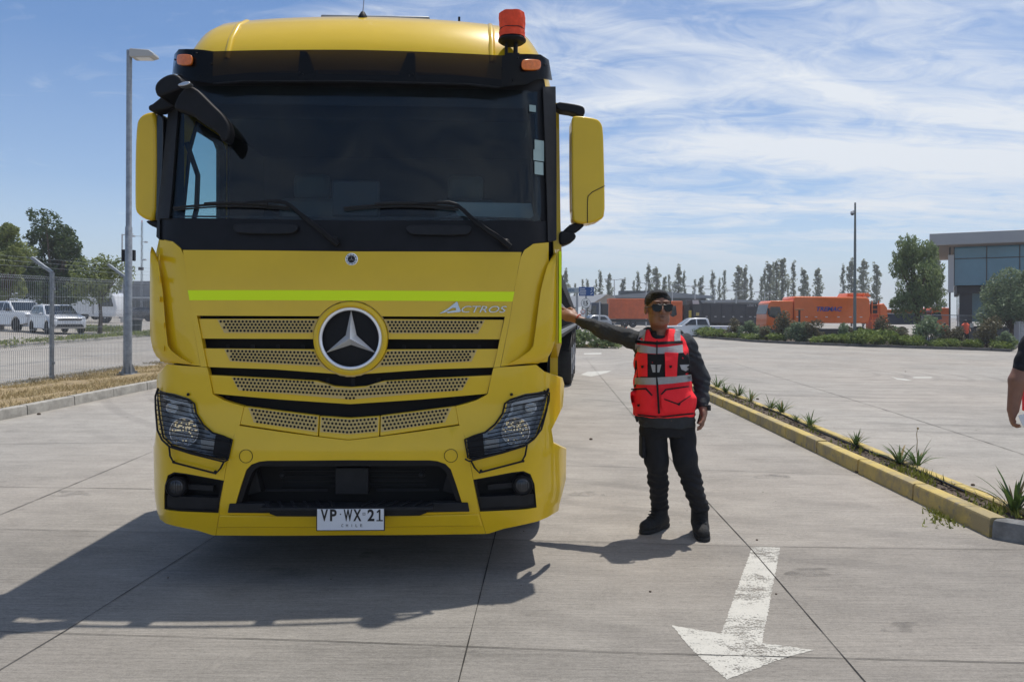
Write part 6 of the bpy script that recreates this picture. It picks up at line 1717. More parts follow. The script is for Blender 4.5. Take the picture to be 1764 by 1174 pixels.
# pickups
pk_b = [(-2.65, .62), (-2.0, .50)] + arch(-1.45, .45, .42) + [(-.9, .38), (1.1, .38)] + arch(1.62, .45, .42) + [(2.15, .42), (2.55, .5), (2.62, .8), (2.55, 1.05), (2.35, 1.14), (1.35, 1.20), (-2.6, 1.18), (-2.68, 1.1)]
pk_g = [(1.40, 1.18), (.62, 1.74), (.3, 1.80), (-.62, 1.80), (-.80, 1.74), (-.92, 1.18)]
hw_pk = hwf(1.86, 1.15, 1.8, .20, -2.7, 2.62)
pk_w = [[(1.12, 1.24), (.58, 1.66), (.20, 1.70), (.20, 1.24)], [(.10, 1.24), (.10, 1.70), (-.60, 1.70), (-.78, 1.24)]]
def pickup(label, loc, rz):
    T, B = car('pickup_truck', label, 'pickup truck', loc, rz, pk_b, pk_g, pk_w, hw_pk, (-1.45, 1.62), .40, M['car_white'], front=((1.40, 1.2), (.60, 1.76)), rear=((-.92, 1.2), (-.78, 1.74)))
    m_ = MB(); m_.box((-1.75, 0, 1.17), (1.55, 1.5, .04)); m_.build('load_bed', M['trim'], T, smooth=0)
    for s in (-1, 1):
        m_ = MB(); m_.box((-2.66, s * .82, .98), (.05, .14, .24)); m_.build('tail_light', M['red_lens'], T, smooth=0)
        m_ = MB(); m_.box((2.56, s * .70, .98), (.10, .34, .14)); m_.build('headlight', M['headlamp'], T, bevel=.02)
        m_ = MB(); m_.box((1.0, s * 1.02, 1.28), (.12, .16, .16)); m_.build('wing_mirror', M['trim'], T, bevel=.02)
    m_ = MB(); m_.box((2.60, 0, .92), (.06, 1.0, .26)); m_.build('grille', M['trim'], T, bevel=.01)
    return T
pickup('white pickup at the left edge, partly behind the white SUV', G(28, 570), radians(-28))
p = at(1199, 60); p.z -= .28
pickup('white pickup behind the man in sunglasses, in front of the grey tipper', p, radians(180))
p = at(1018, 84); silver = car('car', 'silver car between the round 15 sign and the orange box trailer', 'car', p, radians(200), suv_b, suv_g, [[(.60, 1.08), (.12, 1.46), (-.52, 1.50), (-.52, 1.08)], [(-.60, 1.08), (-.60, 1.50), (-1.35, 1.48), (-1.75, 1.12)]], hw_suv, (-1.35, 1.32), .34, mat('silver_paint', (.45, .47, .5), .3, metal=.5), front=((.98, 1.04), (.12, 1.58)))
p = G(245, 553); car('suv', 'dark SUV with a pale roof seen between the lamp pole and the yellow truck', 'car', p, radians(170), suv_b, suv_g, [[(.60, 1.08), (.12, 1.46), (-.52, 1.50), (-.52, 1.08)], [(-.60, 1.08), (-.60, 1.50), (-1.35, 1.48), (-1.75, 1.12)]], hw_suv, (-1.35, 1.32), .34, M['car_black'], front=((.98, 1.04), (.12, 1.58)))
# van and bus beyond the parking
van_b = [(-2.9, .35), (-2.4, .3)] + arch(-1.8, .40, .36) + [(-1.3, .28), (1.2, .28)] + arch(1.75, .40, .36) + [(2.3, .3), (2.8, .4), (2.85, .9), (2.6, 1.25), (1.9, 1.45), (1.4, 1.45), (-2.85, 1.45), (-2.95, 1.0)]
van_g = [(2.0, 1.42), (1.25, 2.25), (.9, 2.4), (-2.7, 2.42), (-2.9, 2.2), (-2.9, 1.4)]
p = G(163, 546); car('van', 'white minibus with dark side windows beyond the small tree', 'van', p, 0, van_b, van_g, [[(1.65, 1.45), (1.15, 2.05), (.6, 2.05), (.6, 1.45)], [(.5, 1.45), (.5, 2.05), (-.9, 2.05), (-.9, 1.45)], [(-1.0, 1.45), (-1.0, 2.05), (-2.4, 2.05), (-2.4, 1.45)]], hwf(2.0, 1.4, 2.4, .15), (-1.8, 1.75), .36, M['car_white'], front=((2.0, 1.44), (1.2, 2.25)))
bus_b = [(-5.5, .4), (-3.4, .35)] + arch(-2.9, .5, .5) + [(-2.3, .35), (3.0, .35)] + arch(3.6, .5, .5) + [(4.2, .35), (5.5, .45), (5.55, 1.3), (-5.55, 1.3)]
bus_g = [(5.55, 1.25), (5.35, 3.0), (5.1, 3.15), (-5.4, 3.15), (-5.5, 2.9), (-5.55, 1.25)]
p = at(95, 78, .1); car('bus', 'long white bus behind the parked SUV under the dark tree', 'bus', p, radians(2), bus_b, bus_g, [[(-5.2 + 1.75 * k, 1.6), (-5.2 + 1.75 * k, 2.6), (-3.6 + 1.75 * k, 2.6), (-3.6 + 1.75 * k, 1.6)] for k in range(6)], hwf(2.5, 1.3, 3.1, .08), (-2.9, 3.6), .5, M['car_white'], front=((5.55, 1.4), (5.36, 2.8)))
# white truck nose near the small tree
p = at(192, 72, 0); T = thing('lorry', 'white lorry cab just right of the small fence-side tree', 'truck', p, 0)
m_ = MB(); m_.prism([(-1.1, .6), (1.0, .6), (1.15, 1.5), (.85, 2.7), (.4, 2.95), (-1.1, 2.95)], -1.2, 1.2); m_.build('cab', M['car_white'], T, bevel=.08); m_ = MB(); m_.prism([(-.6, 1.6), (.85, 1.6), (.62, 2.4), (-.6, 2.4)], -1.23, -1.2); m_.build('side_window', M['dkglass'], T, smooth=0)
m_ = MB(); m_.box((-3.2, 0, 1.9), (4.0, 2.4, 2.1)); m_.build('cargo_box', M['white_paint'], T, bevel=.03)
for x in (0, -2.6, -4.2): wheel(T, (x, -1.0, .5), .5, .3, (0, -1, 0))

def lorry_cab(T, x0, x1, zt, w, paint, y=-1.25, fdir=-1):
    # side-on cab from x0 (front) to x1
    L = x1 - x0; mb = MB(); mb.prism([(x0 + .05 * L, .75), (x0, 1.2), (x0 + .02 * L, 1.85), (x0 + .10 * L, zt - .15), (x0 + .2 * L, zt), (x1, zt), (x1, .75)], -w / 2, w / 2); c = mb.build('cab', paint, T, bevel=.06)
    mb = MB(); mb.prism([(x0 + .08 * L, 1.75), (x0 + .15 * L, zt - .45), (x0 + .50 * L, zt - .45), (x0 + .58 * L, 1.80), (x0 + .3 * L, 1.6)], -w / 2 - .012, -w / 2); mb.build('side_window', M['dkglass'], c, smooth=0)
    mb = MB(); mb.add([(x0 + .003 * L, -w / 2 + .1, 1.9), (x0 + .003 * L, w / 2 - .1, 1.9), (x0 + .085 * L, w / 2 - .1, zt - .3), (x0 + .085 * L, -w / 2 + .1, zt - .3)], [(0, 1, 2, 3)]); mb.build('windscreen', M['dkglass'], c, smooth=0)
    mb = MB(); mb.box((x0 + .05 * L, -w / 2 - .15, 2.1), (.12, .12, .5)); mb.build('side_mirror', M['trim'], c, bevel=.02)
    mb = MB(); mb.box((x0 + .3 * L, 0, .62), (.7 * L, w - .06, .34)); mb.build('bumper', M['trim'], c, bevel=.03)
    return c
M['orange'] = mat('orange_truck_paint', (.82, .155, .015), .4, coat=.4, noise=.08, nscale=1.5); M['orange_old'] = mat('faded_orange_paint', (.62, .12, .025), .6, noise=.15, nscale=1.5)
M['bluelet'] = mat('blue_lettering', (.02, .06, .32), .5); M['slate'] = mat('slate_grey_paint', (.055, .06, .068), .5, noise=.15, nscale=1)
M['navy'] = mat('navy_tank', (.03, .045, .08), .5)
# A: orange sweeper truck with lettering
dA = 56.0; k_ = dA / F; pA = at(1310, dA); TA = thing('sweeper_truck', 'orange tanker truck with blue lettering on its side behind the shrubs', 'truck', pA)
X = lambda px: (px - 1310) * k_
def Z(py, base=pA): return (543.3 - py) * k_ + H - base.z
lorry_cab(TA, X(1311), X(1356), Z(518.5), 2.4, M['orange'])
m_ = MB(); m_.prism([(X(1358), Z(556)), (X(1483), Z(556)), (X(1487), Z(540)), (X(1485), Z(516)), (X(1480), Z(512)), (X(1360), Z(511)), (X(1357), Z(514))], -1.22, 1.22); tk = m_.build('tank_body', M['orange'], TA, bevel=.08)
m_ = MB(); put_text(m_, 'TREMAC', lambda u, v, w: (X(1395) + (X(1438) - X(1395)) * u, -1.235 - w * .01, Z(536) + (Z(528.5) - Z(536)) * v), shear=.25, bold=True); m_.build('lettering', M['bluelet'], tk, smooth=0)
for px in (1363, 1378, 1394, 1412, 1432, 1452, 1470):
    m_ = MB(); m_.box((X(px), -1.24, Z(545.5)), (.18, .02, .05)); m_.build('marker_strip', M['white_paint'], tk, smooth=0)
m_ = MB(); m_.box((X(1440), 0, Z(574)), (X(1510) - X(1370), 2.2, .7)); m_.build('chassis', M['trim'], TA, smooth=0)
m_ = MB(); m_.prism([(X(1449), Z(511)), (X(1492), Z(511)), (X(1488), Z(505)), (X(1453), Z(505))], -.8, .8); m_.build('roof_hatch', M['orange'], TA, bevel=.04)
for k in range(3): m_ = MB(); m_.bar((X(1450 + 14 * k), -.9, Z(511)), (X(1453 + 14 * k), -.9, Z(505)), .07); m_.build('roof_rail', M['orange'], TA, smooth=0)
m_ = MB(); m_.prism([(X(1503), Z(570)), (X(1518), Z(570)), (X(1516), Z(530)), (X(1510), Z(522)), (X(1503), Z(524))], -1.1, 1.1); m_.build('rear_hopper', M['orange'], TA, bevel=.05)
m_ = MB(); m_.box((X(1495), -.9, Z(530)), (.45, .35, .9)); m_.build('suction_hose', M['trim'], TA, bevel=.1)
for px in (1489, 1500):
    m_ = MB(); m_.bar((X(px), -1.2, Z(575)), (X(px), -1.2, Z(518)), .06); m_.build('ladder_rail', M['orange'], TA, smooth=0)
m_ = MB()
for k in range(7): m_.bar((X(1489), -1.2, Z(570 - 7.5 * k)), (X(1500), -1.2, Z(570 - 7.5 * k)), .05)
m_.bar((X(1485), -1.2, Z(552)), (X(1518), -1.2, Z(552)), .07); m_.build('ladder', M['orange'], TA, smooth=0)
for px in (1326, 1448, 1470): wheel(TA, (X(px), -1.0, .5), .5, .35, (0, -1, 0))
# B: grey tipper trailer with an old orange cab
dB = 72.0; k_ = dB / F; pB = at(1187, dB); TB = thing('tipper_truck', 'slate grey tipper truck with a faded orange cab behind the white pickup', 'truck', pB)
X = lambda px: (px - 1187) * k_
def Z(py, base=pB): return (542.8 - py) * k_ + H - base.z
lorry_cab(TB, X(1148), X(1171), Z(519), 2.4, M['orange_old'])
m_ = MB(); m_.prism([(X(1187), Z(556)), (X(1302), Z(556)), (X(1303), Z(523)), (X(1204), Z(522)), (X(1200), Z(516)), (X(1186), Z(516)), (X(1190), Z(540))], -1.25, 1.25); tb = m_.build('tipper_body', M['slate'], TB, bevel=.04)
m_ = MB(); m_.prism([(X(1303.5), Z(556)), (X(1314), Z(556)), (X(1313), Z(524)), (X(1303.5), Z(523))], -1.2, 1.2); m_.build('tailgate', mat('grey_tailgate', (.12, .12, .115), .6), TB, bevel=.03)
for px in (1205, 1219, 1238, 1257, 1279, 1292):
    m_ = MB(); m_.box((X(px), -1.28, Z(540)), (.12, .06, 1.8)); m_.build('body_rib', M['slate'], tb, smooth=0)
for px in (1211, 1226, 1240, 1256, 1270, 1285, 1293):
    m_ = MB(); m_.box((X(px), -1.33, Z(545)), (.20, .02, .05)); m_.build('marker_strip', M['white_paint'], tb, smooth=0)
m_ = MB(); put_text(m_, 'LOGA', lambda u, v, w: (X(1280) + (X(1296) - X(1280)) * u, -1.27 - w * .01, Z(528) + (Z(524.3) - Z(528)) * v), bold=True); m_.build('lettering', mat('pale_grey_text', (.35, .36, .38), .6), tb, smooth=0)
m_ = MB(); m_.prism([(X(1188), Z(524)), (X(1199), Z(524)), (X(1197), Z(517.5)), (X(1187), Z(517.5))], -1.29, -1.26); m_.build('front_tarp', M['steel'], tb, smooth=0)
m_ = MB(); m_.box((X(1240), 0, Z(562)), (X(1310) - X(1160), 2.0, .8)); m_.build('chassis', M['trim'], TB, smooth=0)
m_ = MB(); m_.box((X(1179), 0, Z(545)), (.5, 2.0, 2.2)); m_.build('rear_cab_gear', M['trim'], TB, smooth=0)
m_ = MB(); m_.box((X(1184), -1.1, Z(541)), (.25, .1, .7)); m_.build('warning_panel', mat('dull_yellow_panel', (.5, .38, .06), .6), TB, smooth=0)
m_ = MB(); m_.box((X(1196), -1.29, Z(541)), (.3, .04, .3)); m_.build('warning_label', mat('label_ochre', (.5, .4, .15), .6), TB, smooth=0)
for px in (1160, 1225, 1245, 1290): wheel(TB, (X(px), -1.0, .5), .5, .35, (0, -1, 0))
# C: orange box trailer and dark tractor
dC = 102.0; k_ = dC / F; pC = at(1047, dC); TC = thing('box_trailer', 'orange box trailer left of the head of the man in sunglasses', 'trailer', pC)
X = lambda px: (px - 1047) * k_
def Z(py, base=pC): return (542.4 - py) * k_ + H - base.z
m_ = MB(); m_.box(((X(1047.5) + X(1118)) / 2, 0, (Z(549) + Z(514.5)) / 2), (X(1118) - X(1047.5), 2.5, Z(514.5) - Z(549))); bx2 = m_.build('box_body', M['orange_old'], TC, bevel=.05)
for k in range(12): m_ = MB(); m_.box((X(1052 + k * 5.5), -1.27, Z(532)), (.06, .05, 2.5)); m_.build('box_rib', M['orange_old'], bx2, smooth=0)
m_ = MB(); m_.box((X(1083), 0, Z(552)), (X(1118) - X(1050), 1.8, .35)); m_.build('chassis', M['trim'], TC, smooth=0)
for px in (1074, 1088): wheel(TC, (X(px), -1.0, .52), .52, .4, (0, -1, 0))
pD = at(1010, 98); TD = thing('tractor_truck', 'dark navy tractor truck left of the orange box trailer', 'truck', pD)
k_ = 98 / F; X = lambda px: (px - 1010) * k_
lorry_cab(TD, X(1016), X(1034), 3.3, 2.4, M['navy'])
m_ = MB(); m_.box((X(1040.5), 0, 2.15), (X(1046) - X(1035), 2.3, 2.0)); m_.build('cargo_frame', M['trim'], TD, bevel=.04); m_ = MB(); m_.box((X(1026), 0, .95), (X(1046) - X(1006), 2.2, .3)); m_.build('chassis', M['trim'], TD, smooth=0)
for px in (1022, 1040): wheel(TD, (X(px), -1.0, .5), .5, .35, (0, -1, 0))
# E: trucks behind the willow
dE = 76.0; k_ = dE / F; pE = at(1518, dE); TE = thing('tank_truck', 'navy tank truck with orange ends seen behind the willow trunk', 'truck', pE)
X = lambda px: (px - 1518) * k_
def Z(py, base=pE): return (543.8 - py) * k_ + H - base.z
m_ = MB(); m_.box((X(1548), 0, Z(549)), (X(1588) - X(1520), 2.4, Z(540) - Z(559))); m_.build('tank_body', M['navy'], TE, bevel=.1)
m_ = MB(); m_.box((X(1552), 0, Z(536.5)), (X(1592) - X(1520), 1.6, Z(533) - Z(540))); m_.build('orange_deck', M['orange'], TE, bevel=.05)
lorry_cab(TE, X(1592), X(1625), Z(530), 2.4, M['orange'])
for px in (1530, 1545, 1605): wheel(TE, (X(px), -1.0, .5), .5, .35, (0, -1, 0))
# ------------------------------------------------------------------ buildings and far structures
def pz(py, d, px=882): return H - (py - CY - ROLL * (px - CX)) / F * d
M['fascia'] = mat('grey_metal_fascia', (.33, .335, .345), .45, metal=.3, noise=.06, nscale=.4)
M['soffit'] = mat('brown_soffit', (.20, .165, .14), .7); M['colgrey'] = mat('light_cladding', (.42, .43, .44), .5)
M['darkwall'] = mat('dark_wall', (.045, .045, .05), .7, noise=.1, nscale=.5); M['paleglass'] = mat('pale_ground_floor_glass', (.16, .25, .29), .1, spec=.8, noise=.2, nscale=.25)
B0 = Vector(((1600.7 - CX) / F * 60, 60, 0)); BU = Vector((.865, -.50, 0)); BA = math.atan2(-.50, .865)
gb_ = gz(B0.x, B0.y)
bld = thing('glass_building', 'two-storey office building with blue glass walls and an overhanging grey roof', 'building', (B0.x, B0.y, gb_), BA)
zt_, zb_ = pz(402.6, 60, 1600) - gb_, pz(423, 60, 1600) - gb_
m_ = MB(); m_.box((15, 9, (zt_ + zb_) / 2), (30, 18, zt_ - zb_)); rf_ = m_.build('roof', M['fascia'], bld, bevel=.04)
m_ = MB(); m_.box((15, 9, zb_ - .03), (29.6, 17.6, .05)); m_.build('soffit', M['soffit'], rf_, smooth=0)
m_ = MB(); m_.bar((7.3, 1.5, zt_), (7.3, 1.5, zt_ + 1.0), .05); m_.bar((7.3, 1.5, zt_ + .95), (29, 1.5, zt_ + .95), .04); m_.bar((14, 1.5, zt_), (14, 1.5, zt_ + 1), .05); m_.build('roof_rail', M['galv'], rf_, smooth=0)
gx = 1.75; z2 = pz(492.6, 61.3, 1634) - gb_; z1 = pz(505, 61.3, 1634) - gb_; gy = 1.6
m_ = MB(); m_.box((gx + 14, gy + 7.2, (zb_ + z2) / 2), (28, 14, zb_ - z2 - .06)); up_ = m_.build('upper_glass', M['blueglass'], bld, smooth=0)
for k, x in enumerate([0, 2.25, 4.45, 6.1, 8.2, 10.4, 12.6, 14.8, 17, 19.2, 21.4, 23.6]):
    m_ = MB(); m_.bar((gx + x, gy + .17, z2), (gx + x, gy + .17, zb_ - .06), .055, .06); m_.build('mullion', M['trim'], up_, smooth=0)
m_ = MB(); m_.bar((gx, gy + .17, zb_ - 1.02), (gx + 28, gy + .17, zb_ - 1.02), .05, .06); m_.build('transom', M['trim'], up_, smooth=0)
m_ = MB(); m_.box((gx + 14, gy + 7.6, (z1 + z2) / 2), (27.6, 13.4, z2 - z1)); m_.build('floor_band', M['darkwall'], bld, smooth=0)
m_ = MB(); m_.box((gx + 14.2, gy + 8.0, (z1 + 1.1) / 2 + .3), (27.6, 13, z1 - 1.4)); lg_ = m_.build('lower_glass', M['paleglass'], bld, smooth=0)
m_ = MB(); m_.box((gx + 14.3, gy + 7.9, .42), (27.8, 13.4, 1.25)); m_.build('base_wall', M['darkwall'], bld, smooth=0)
m_ = MB(); m_.box((gx + .85, gy + 1.6, z1 / 2), (.9, .6, z1)); m_.build('base_pier', M['darkwall'], bld, smooth=0)
for x in (3.2, 5.6, 8, 10.4, 12.8, 15.2): m_ = MB(); m_.bar((gx + x, gy + 1.46, 1.0), (gx + x, gy + 1.46, z1), .06, .06); m_.build('mullion', M['trim'], lg_, smooth=0)
m_ = MB(); m_.box((gx - .22, gy + .6, (pz(440, 61.3, 1630) + pz(503.6, 61.3, 1630)) / 2 - gb_), (.40, 1.2, pz(440, 61.3, 1630) - pz(503.6, 61.3, 1630))); m_.build('side_cladding', M['colgrey'], bld, smooth=0)
m_ = MB(); m_.box((gx - .3, gy + .2, zb_ / 2), (.13, .13, zb_)); m_.build('column', M['trim'], bld, smooth=0)
# hangar
def bx(name, label, cat, px0, px1, py0, py1, d, depth, m, roofm=None, ridge=None, part='wall'):
    g0 = at((px0 + px1) / 2, d); T = thing(name, label, cat, g0); k = d / F; x0, x1 = (px0 - (px0 + px1) / 2) * k, (px1 - (px0 + px1) / 2) * k
    z1_ = pz(py0, d, (px0 + px1) / 2) - g0.z; z0_ = pz(py1, d, (px0 + px1) / 2) - g0.z
    mb = MB(); mb.box(((x0 + x1) / 2, depth / 2, (z0_ + z1_) / 2), (x1 - x0, depth, z1_ - z0_)); mb.build(part, m, T, smooth=0)
    if roofm:
        r = pz(ridge, d, 882) - g0.z; mb = MB(); mb.prism([(x0 - 1, z1_), (x1 + 1, z1_), (x1 + 1, z1_ + .4), ((x0 + x1) / 2, max(r, z1_ + .5)), (x0 - 1, z1_ + .4)], -.8, depth + 1); mb.build('roof', roofm, T, smooth=0)
    return T
M['hroof'] = mat('weathered_sheet_roof', (.25, .265, .28), .6, noise=.15, nscale=.3); M['hwall'] = mat('dark_sheet_wall', (.06, .07, .075), .7, noise=.2, nscale=.3)
hg = bx('hangar', 'long low hangar with a pale sheet roof behind the truck yard', 'building', 1062, 1216, 513, 560, 135, 30, M['hwall'], M['hroof'], 501)
m_ = MB(); m_.box((-3.2, 3, 6.0), (8, 3, .8)); m_.build('roof_vent', M['hwall'], hg, smooth=0)
bx('shed', 'pale-roofed shed behind the grey tipper trailer', 'building', 1222, 1312, 521, 560, 128, 14, M['hwall'], M['hroof'], 517)
wh = bx('warehouse', 'grey warehouse with a flat roof and window strip left of the yellow truck', 'building', 205, 330, 484, 549, 105, 18, mat('grey_sheet_wall', (.16, .17, .19), .6, noise=.1, nscale=.5))
for k in range(9):
    m_ = MB(); m_.box((-4.6 + 1.2 * k, -.03, 2.1), (1.05, .06, .9)); m_.build('window', M['dkglass'], wh, smooth=0)
m_ = MB(); m_.box((0, -.1, 3.0), (10.6, .2, .25)); m_.build('cornice', M['colgrey'], wh, smooth=0)
# marquee roofs
M['tent'] = mat('white_tent_fabric', (.80, .80, .78), .7)
g0 = at(1012, 118); T = thing('marquee', 'white marquee roof over a stone-coloured gable left of the orange trailer', 'tent', g0); k = 118 / F
Xp = lambda px: (px - 1012) * k; Zp = lambda py: pz(py, 118, 1012) - g0.z
m_ = MB(); m_.prism([(Xp(930), Zp(516)), (Xp(968), Zp(511)), (Xp(1046), Zp(506)), (Xp(1036), Zp(513)), (Xp(1024), Zp(520)), (Xp(1004), Zp(528)), (Xp(960), Zp(531)), (Xp(930), Zp(531))], 0, 9); m_.build('canopy', M['tent'], T, smooth=0)
m_ = MB(); m_.prism([(Xp(1024), Zp(520.5)), (Xp(1047), Zp(506.5)), (Xp(1062), Zp(513)), (Xp(1062), Zp(556)), (Xp(1024), Zp(556))], .5, 8); m_.build('gable_wall', mat('stone_gable', (.36, .31, .26), .8, noise=.2, nscale=1), T, smooth=0)
for px in (975, 1016): m_ = MB(); m_.bar((Xp(px), .5, 0), (Xp(px), .5, Zp(522)), .18); m_.build('tent_post', M['steel'], T, smooth=0)
# fuel sign gantry with lettering
d = 60; g0 = at(985, d); k = d / F; T = thing('sign_gantry', 'grey overhead board with faint blue capital letters beside the yellow cab', 'sign', g0)
Xp = lambda px: (px - 985) * k; Zp = lambda py: pz(py, d, 985) - g0.z
m_ = MB(); m_.box(((Xp(925) + Xp(1015)) / 2, .3, (Zp(495) + Zp(504.5)) / 2), (Xp(1015) - Xp(925), .5, Zp(495) - Zp(504.5))); sgb = m_.build('board', mat('board_grey', (.30, .35, .38), .5), T, bevel=.02)
m_ = MB(); put_text(m_, 'ENEX', lambda u, v, w: (Xp(972) + (Xp(990) - Xp(972)) * u, .04 - w * .01, Zp(502) + (Zp(497.5) - Zp(502)) * v), bold=True); m_.build('lettering', mat('teal_blue_letters', (.06, .14, .24), .5), sgb, smooth=0)
for px in (994.5, 940): m_ = MB(); m_.bar((Xp(px), .3, 0), (Xp(px), .3, Zp(504)), .17); m_.build('post', M['galv'], T, smooth=0)
# blue direction sign, speed roundel and small sign on one post
d = 45; g0 = at(1008.5, d); k = d / F; T = thing('road_sign', 'blue direction board above a round white 15 sign on one grey post', 'sign', g0)
Xp = lambda px: (px - 1008.5) * k; Zp = lambda py: pz(py, d, 1008) - g0.z
m_ = MB(); m_.bar((Xp(1009.5), .05, 0), (Xp(1009.5), .05, Zp(496)), .10); m_.build('post', M['galv'], T, smooth=0)
M['signblue'] = mat('sign_blue', (.012, .07, .24), .5); M['signwhite'] = mat('sign_white', (.7, .72, .72), .6)
m_ = MB(); m_.box(((Xp(997) + Xp(1023)) / 2, 0, (Zp(494) + Zp(509.5)) / 2), (Xp(1023) - Xp(997), .04, Zp(494) - Zp(509.5))); bs = m_.build('direction_board', M['signblue'], T, bevel=.01)
m_ = MB()
for j in range(4): m_.box((Xp(1003 + (j % 2)), -.025, Zp(497.5 + 3.1 * j)), (.34 + .05 * (j % 3), .006, .035))
m_.bar((Xp(1017.5), -.025, Zp(496.5)), (Xp(1020.5), -.025, Zp(497.5)), .03, .006, up=(0, 1, 0)); m_.bar((Xp(1020), -.025, Zp(500)), (Xp(1017), -.025, Zp(502)), .03, .006, up=(0, 1, 0)); m_.bar((Xp(1017), -.025, Zp(507)), (Xp(1021), -.025, Zp(504)), .03, .006, up=(0, 1, 0))
m_.build('board_text', M['signwhite'], bs, smooth=0)
c_ = (Xp(1009), -.03, Zp(522)); R1 = 8.2 * k
m_ = MB(); m_.lathe([(R1, 0), (R1, .02)], c_, (0, 1, 0), 32); rs = m_.build('speed_roundel', M['signwhite'], T)
m_ = MB(); m_.tube([(c_[0] + R1 * .97 * cos(a), c_[1] - .002, c_[2] + R1 * .97 * sin(a)) for a in np.linspace(0, 2 * pi, 33)[:-1]], .014, 6, closed=True); m_.build('roundel_rim', M['galv'], rs)
m_ = MB(); put_text(m_, '15', lambda u, v, w: (c_[0] + (u - .5) * R1 * .95, c_[1] - .006 - w * .004, c_[2] + (v - .42) * R1 * .85), bold=True); m_.box((c_[0], c_[1] - .006, c_[2] - R1 * .52), (R1 * .7, .006, .03)); m_.build('roundel_number', M['ink'], rs, smooth=0)
m_ = MB(); m_.lathe([(4.3 * k, 0), (4.3 * k, .02)], (Xp(1004), -.03, Zp(537)), (0, 1, 0), 24); m_.box((Xp(1004), -.02, Zp(543)), (8 * k, .02, 6 * k)); ls_ = m_.build('notice_plate', M['signwhite'], T, smooth=0)
m_ = MB(); m_.tube([(Xp(1004) + 3.6 * k * cos(a), -.055, Zp(536.5) + 3.6 * k * sin(a)) for a in np.linspace(0, 2 * pi, 21)[:-1]], .014, 5, closed=True); m_.build('notice_ring', mat('notice_red', (.4, .02, .02), .6), ls_)
g0 = at(1033, 50); T = thing('post', 'slim white post between the round sign and the outstretched sleeve', 'post', g0); m_ = MB(); m_.lathe([(.08, 0), (.07, .02), (.055, .03), (.05, pz(518, 50, 1033) - g0.z)], (0, 0, 0), n=10); m_.build('pole', M['colgrey'], T)
# road works barrier and cones under the orange trailer
g0 = at(1063, 62); T = thing('barrier', 'small timber barrier under the front of the orange box trailer', 'barrier', g0)
m_ = MB(); m_.box((0, 0, .62), (1.1, .06, .22)); m_.build('board', mat('timber_board', (.42, .30, .18), .8), T, smooth=0)
for x in (-.42, .42): m_ = MB(); m_.bar((x - .06, -.2, 0), (x, 0, .8), .06); m_.bar((x + .06, .2, 0), (x, 0, .8), .06); m_.build('leg', M['bark'], T, smooth=0)
for s, w_ in ((-1.0, 'left'), (1.15, 'right')):
    g0 = at(1063 + s * 14, 60); T = thing('traffic_cone', 'white and orange traffic cone %s of the small timber barrier' % w_, 'cone', g0, group='traffic cones by the barrier')
    m_ = MB(); m_.lathe([(.17, .03), (.06, .52), (.03, .68)], (0, 0, 0), n=14); m_.build('cone_body', M['orange'], T); m_ = MB(); m_.box((0, 0, .02), (.4, .4, .035)); m_.lathe([(.122, .25), (.085, .42)], (0, 0, 0), n=14, cap=False); m_.build('cone_base', M['white_paint'], T)
# lighting columns
def lightpole(px, pyt, d, label, arms=2, arm=1.6, cat='light pole', grp='double-armed light poles of the yard'):
    g0 = at(px, d); T = thing('light_pole', label, cat, g0, 0, grp); h = pz(pyt, d, px) - g0.z; m_ = MB(); m_.lathe([(.13, 0), (.07, h)], (0, 0, 0), n=8); m_.build('pole', M['colgrey'], T)
    for s in ((-1, 1) if arms == 2 else (1,)):
        m_ = MB(); m_.bar((0, 0, h - .1), (s * arm * .6, 0, h), .08); m_.box((s * arm * .8, 0, h), (arm * .5, .35, .12)); m_.build('lamp_arm', M['colgrey'], T, smooth=0)
for px, py, lb in [(1058, 481, 'tall double-armed light pole over the front end of the orange box trailer'), (1113, 487, 'double-armed light pole just left of the hair of the man'), (1158, 491, 'double-armed light pole just right of the hair of the man'), (1197, 493, 'double-armed light pole over the right end of the hangar roof'),
                   (1231, 498, 'double-armed light pole over the middle of the grey tipper trailer'), (1268, 500, 'double-armed light pole over the rear half of the tipper trailer'), (1317, 503, 'double-armed light pole over the cab of the sweeper truck')]:
    lightpole(px, py, 122, lb)
lightpole(210, 403, 75, 'distant single-armed street lamp just left of the near lamp pole', 1, 1.0, 'street lamp', None)
g0 = at(1472.5, 45); T = thing('camera_pole', 'tall thin pole with a dome camera near its top beside the sweeper', 'pole', g0); h = pz(349, 45, 1474) - g0.z
m_ = MB(); m_.lathe([(.12, -.1), (.10, 0), (.07, h * .75), (.05, h)], (0, 0, 0), n=12); m_.build('pole', mat('dark_pole_steel', (.13, .15, .15), .5, metal=.4), T)
m_ = MB(); m_.bar((0, 0, h - .55), (-.16, -.05, h - .50), .05); m_.lathe([(.05, .1), (.10, .06), (.11, -.02), (.11, -.06)], (-.20, -.06, h - .62), n=16); cm_ = m_.build('camera_housing', M['colgrey'], T); m_ = MB(); m_.ell((-.20, -.06, h - .70), (.10, .10, .09), 14, 10); m_.build('camera_dome', M['black_gloss'], cm_)
g0 = at(1377, 49); T = thing('bollard_light', 'rusty T-shaped light post in front of the blue-lettered orange tank', 'light pole', g0); h = pz(533, 49, 1377) - g0.z; m_ = MB(); m_.box((0, 0, h / 2), (.10, .10, h)); m_.build('pole', M['trim'], T, smooth=0); m_ = MB(); m_.box((0, 0, h), (.54, .16, .07)); m_.build('lamp_head', mat('rust_tan', (.40, .20, .10), .7), T, bevel=.01)
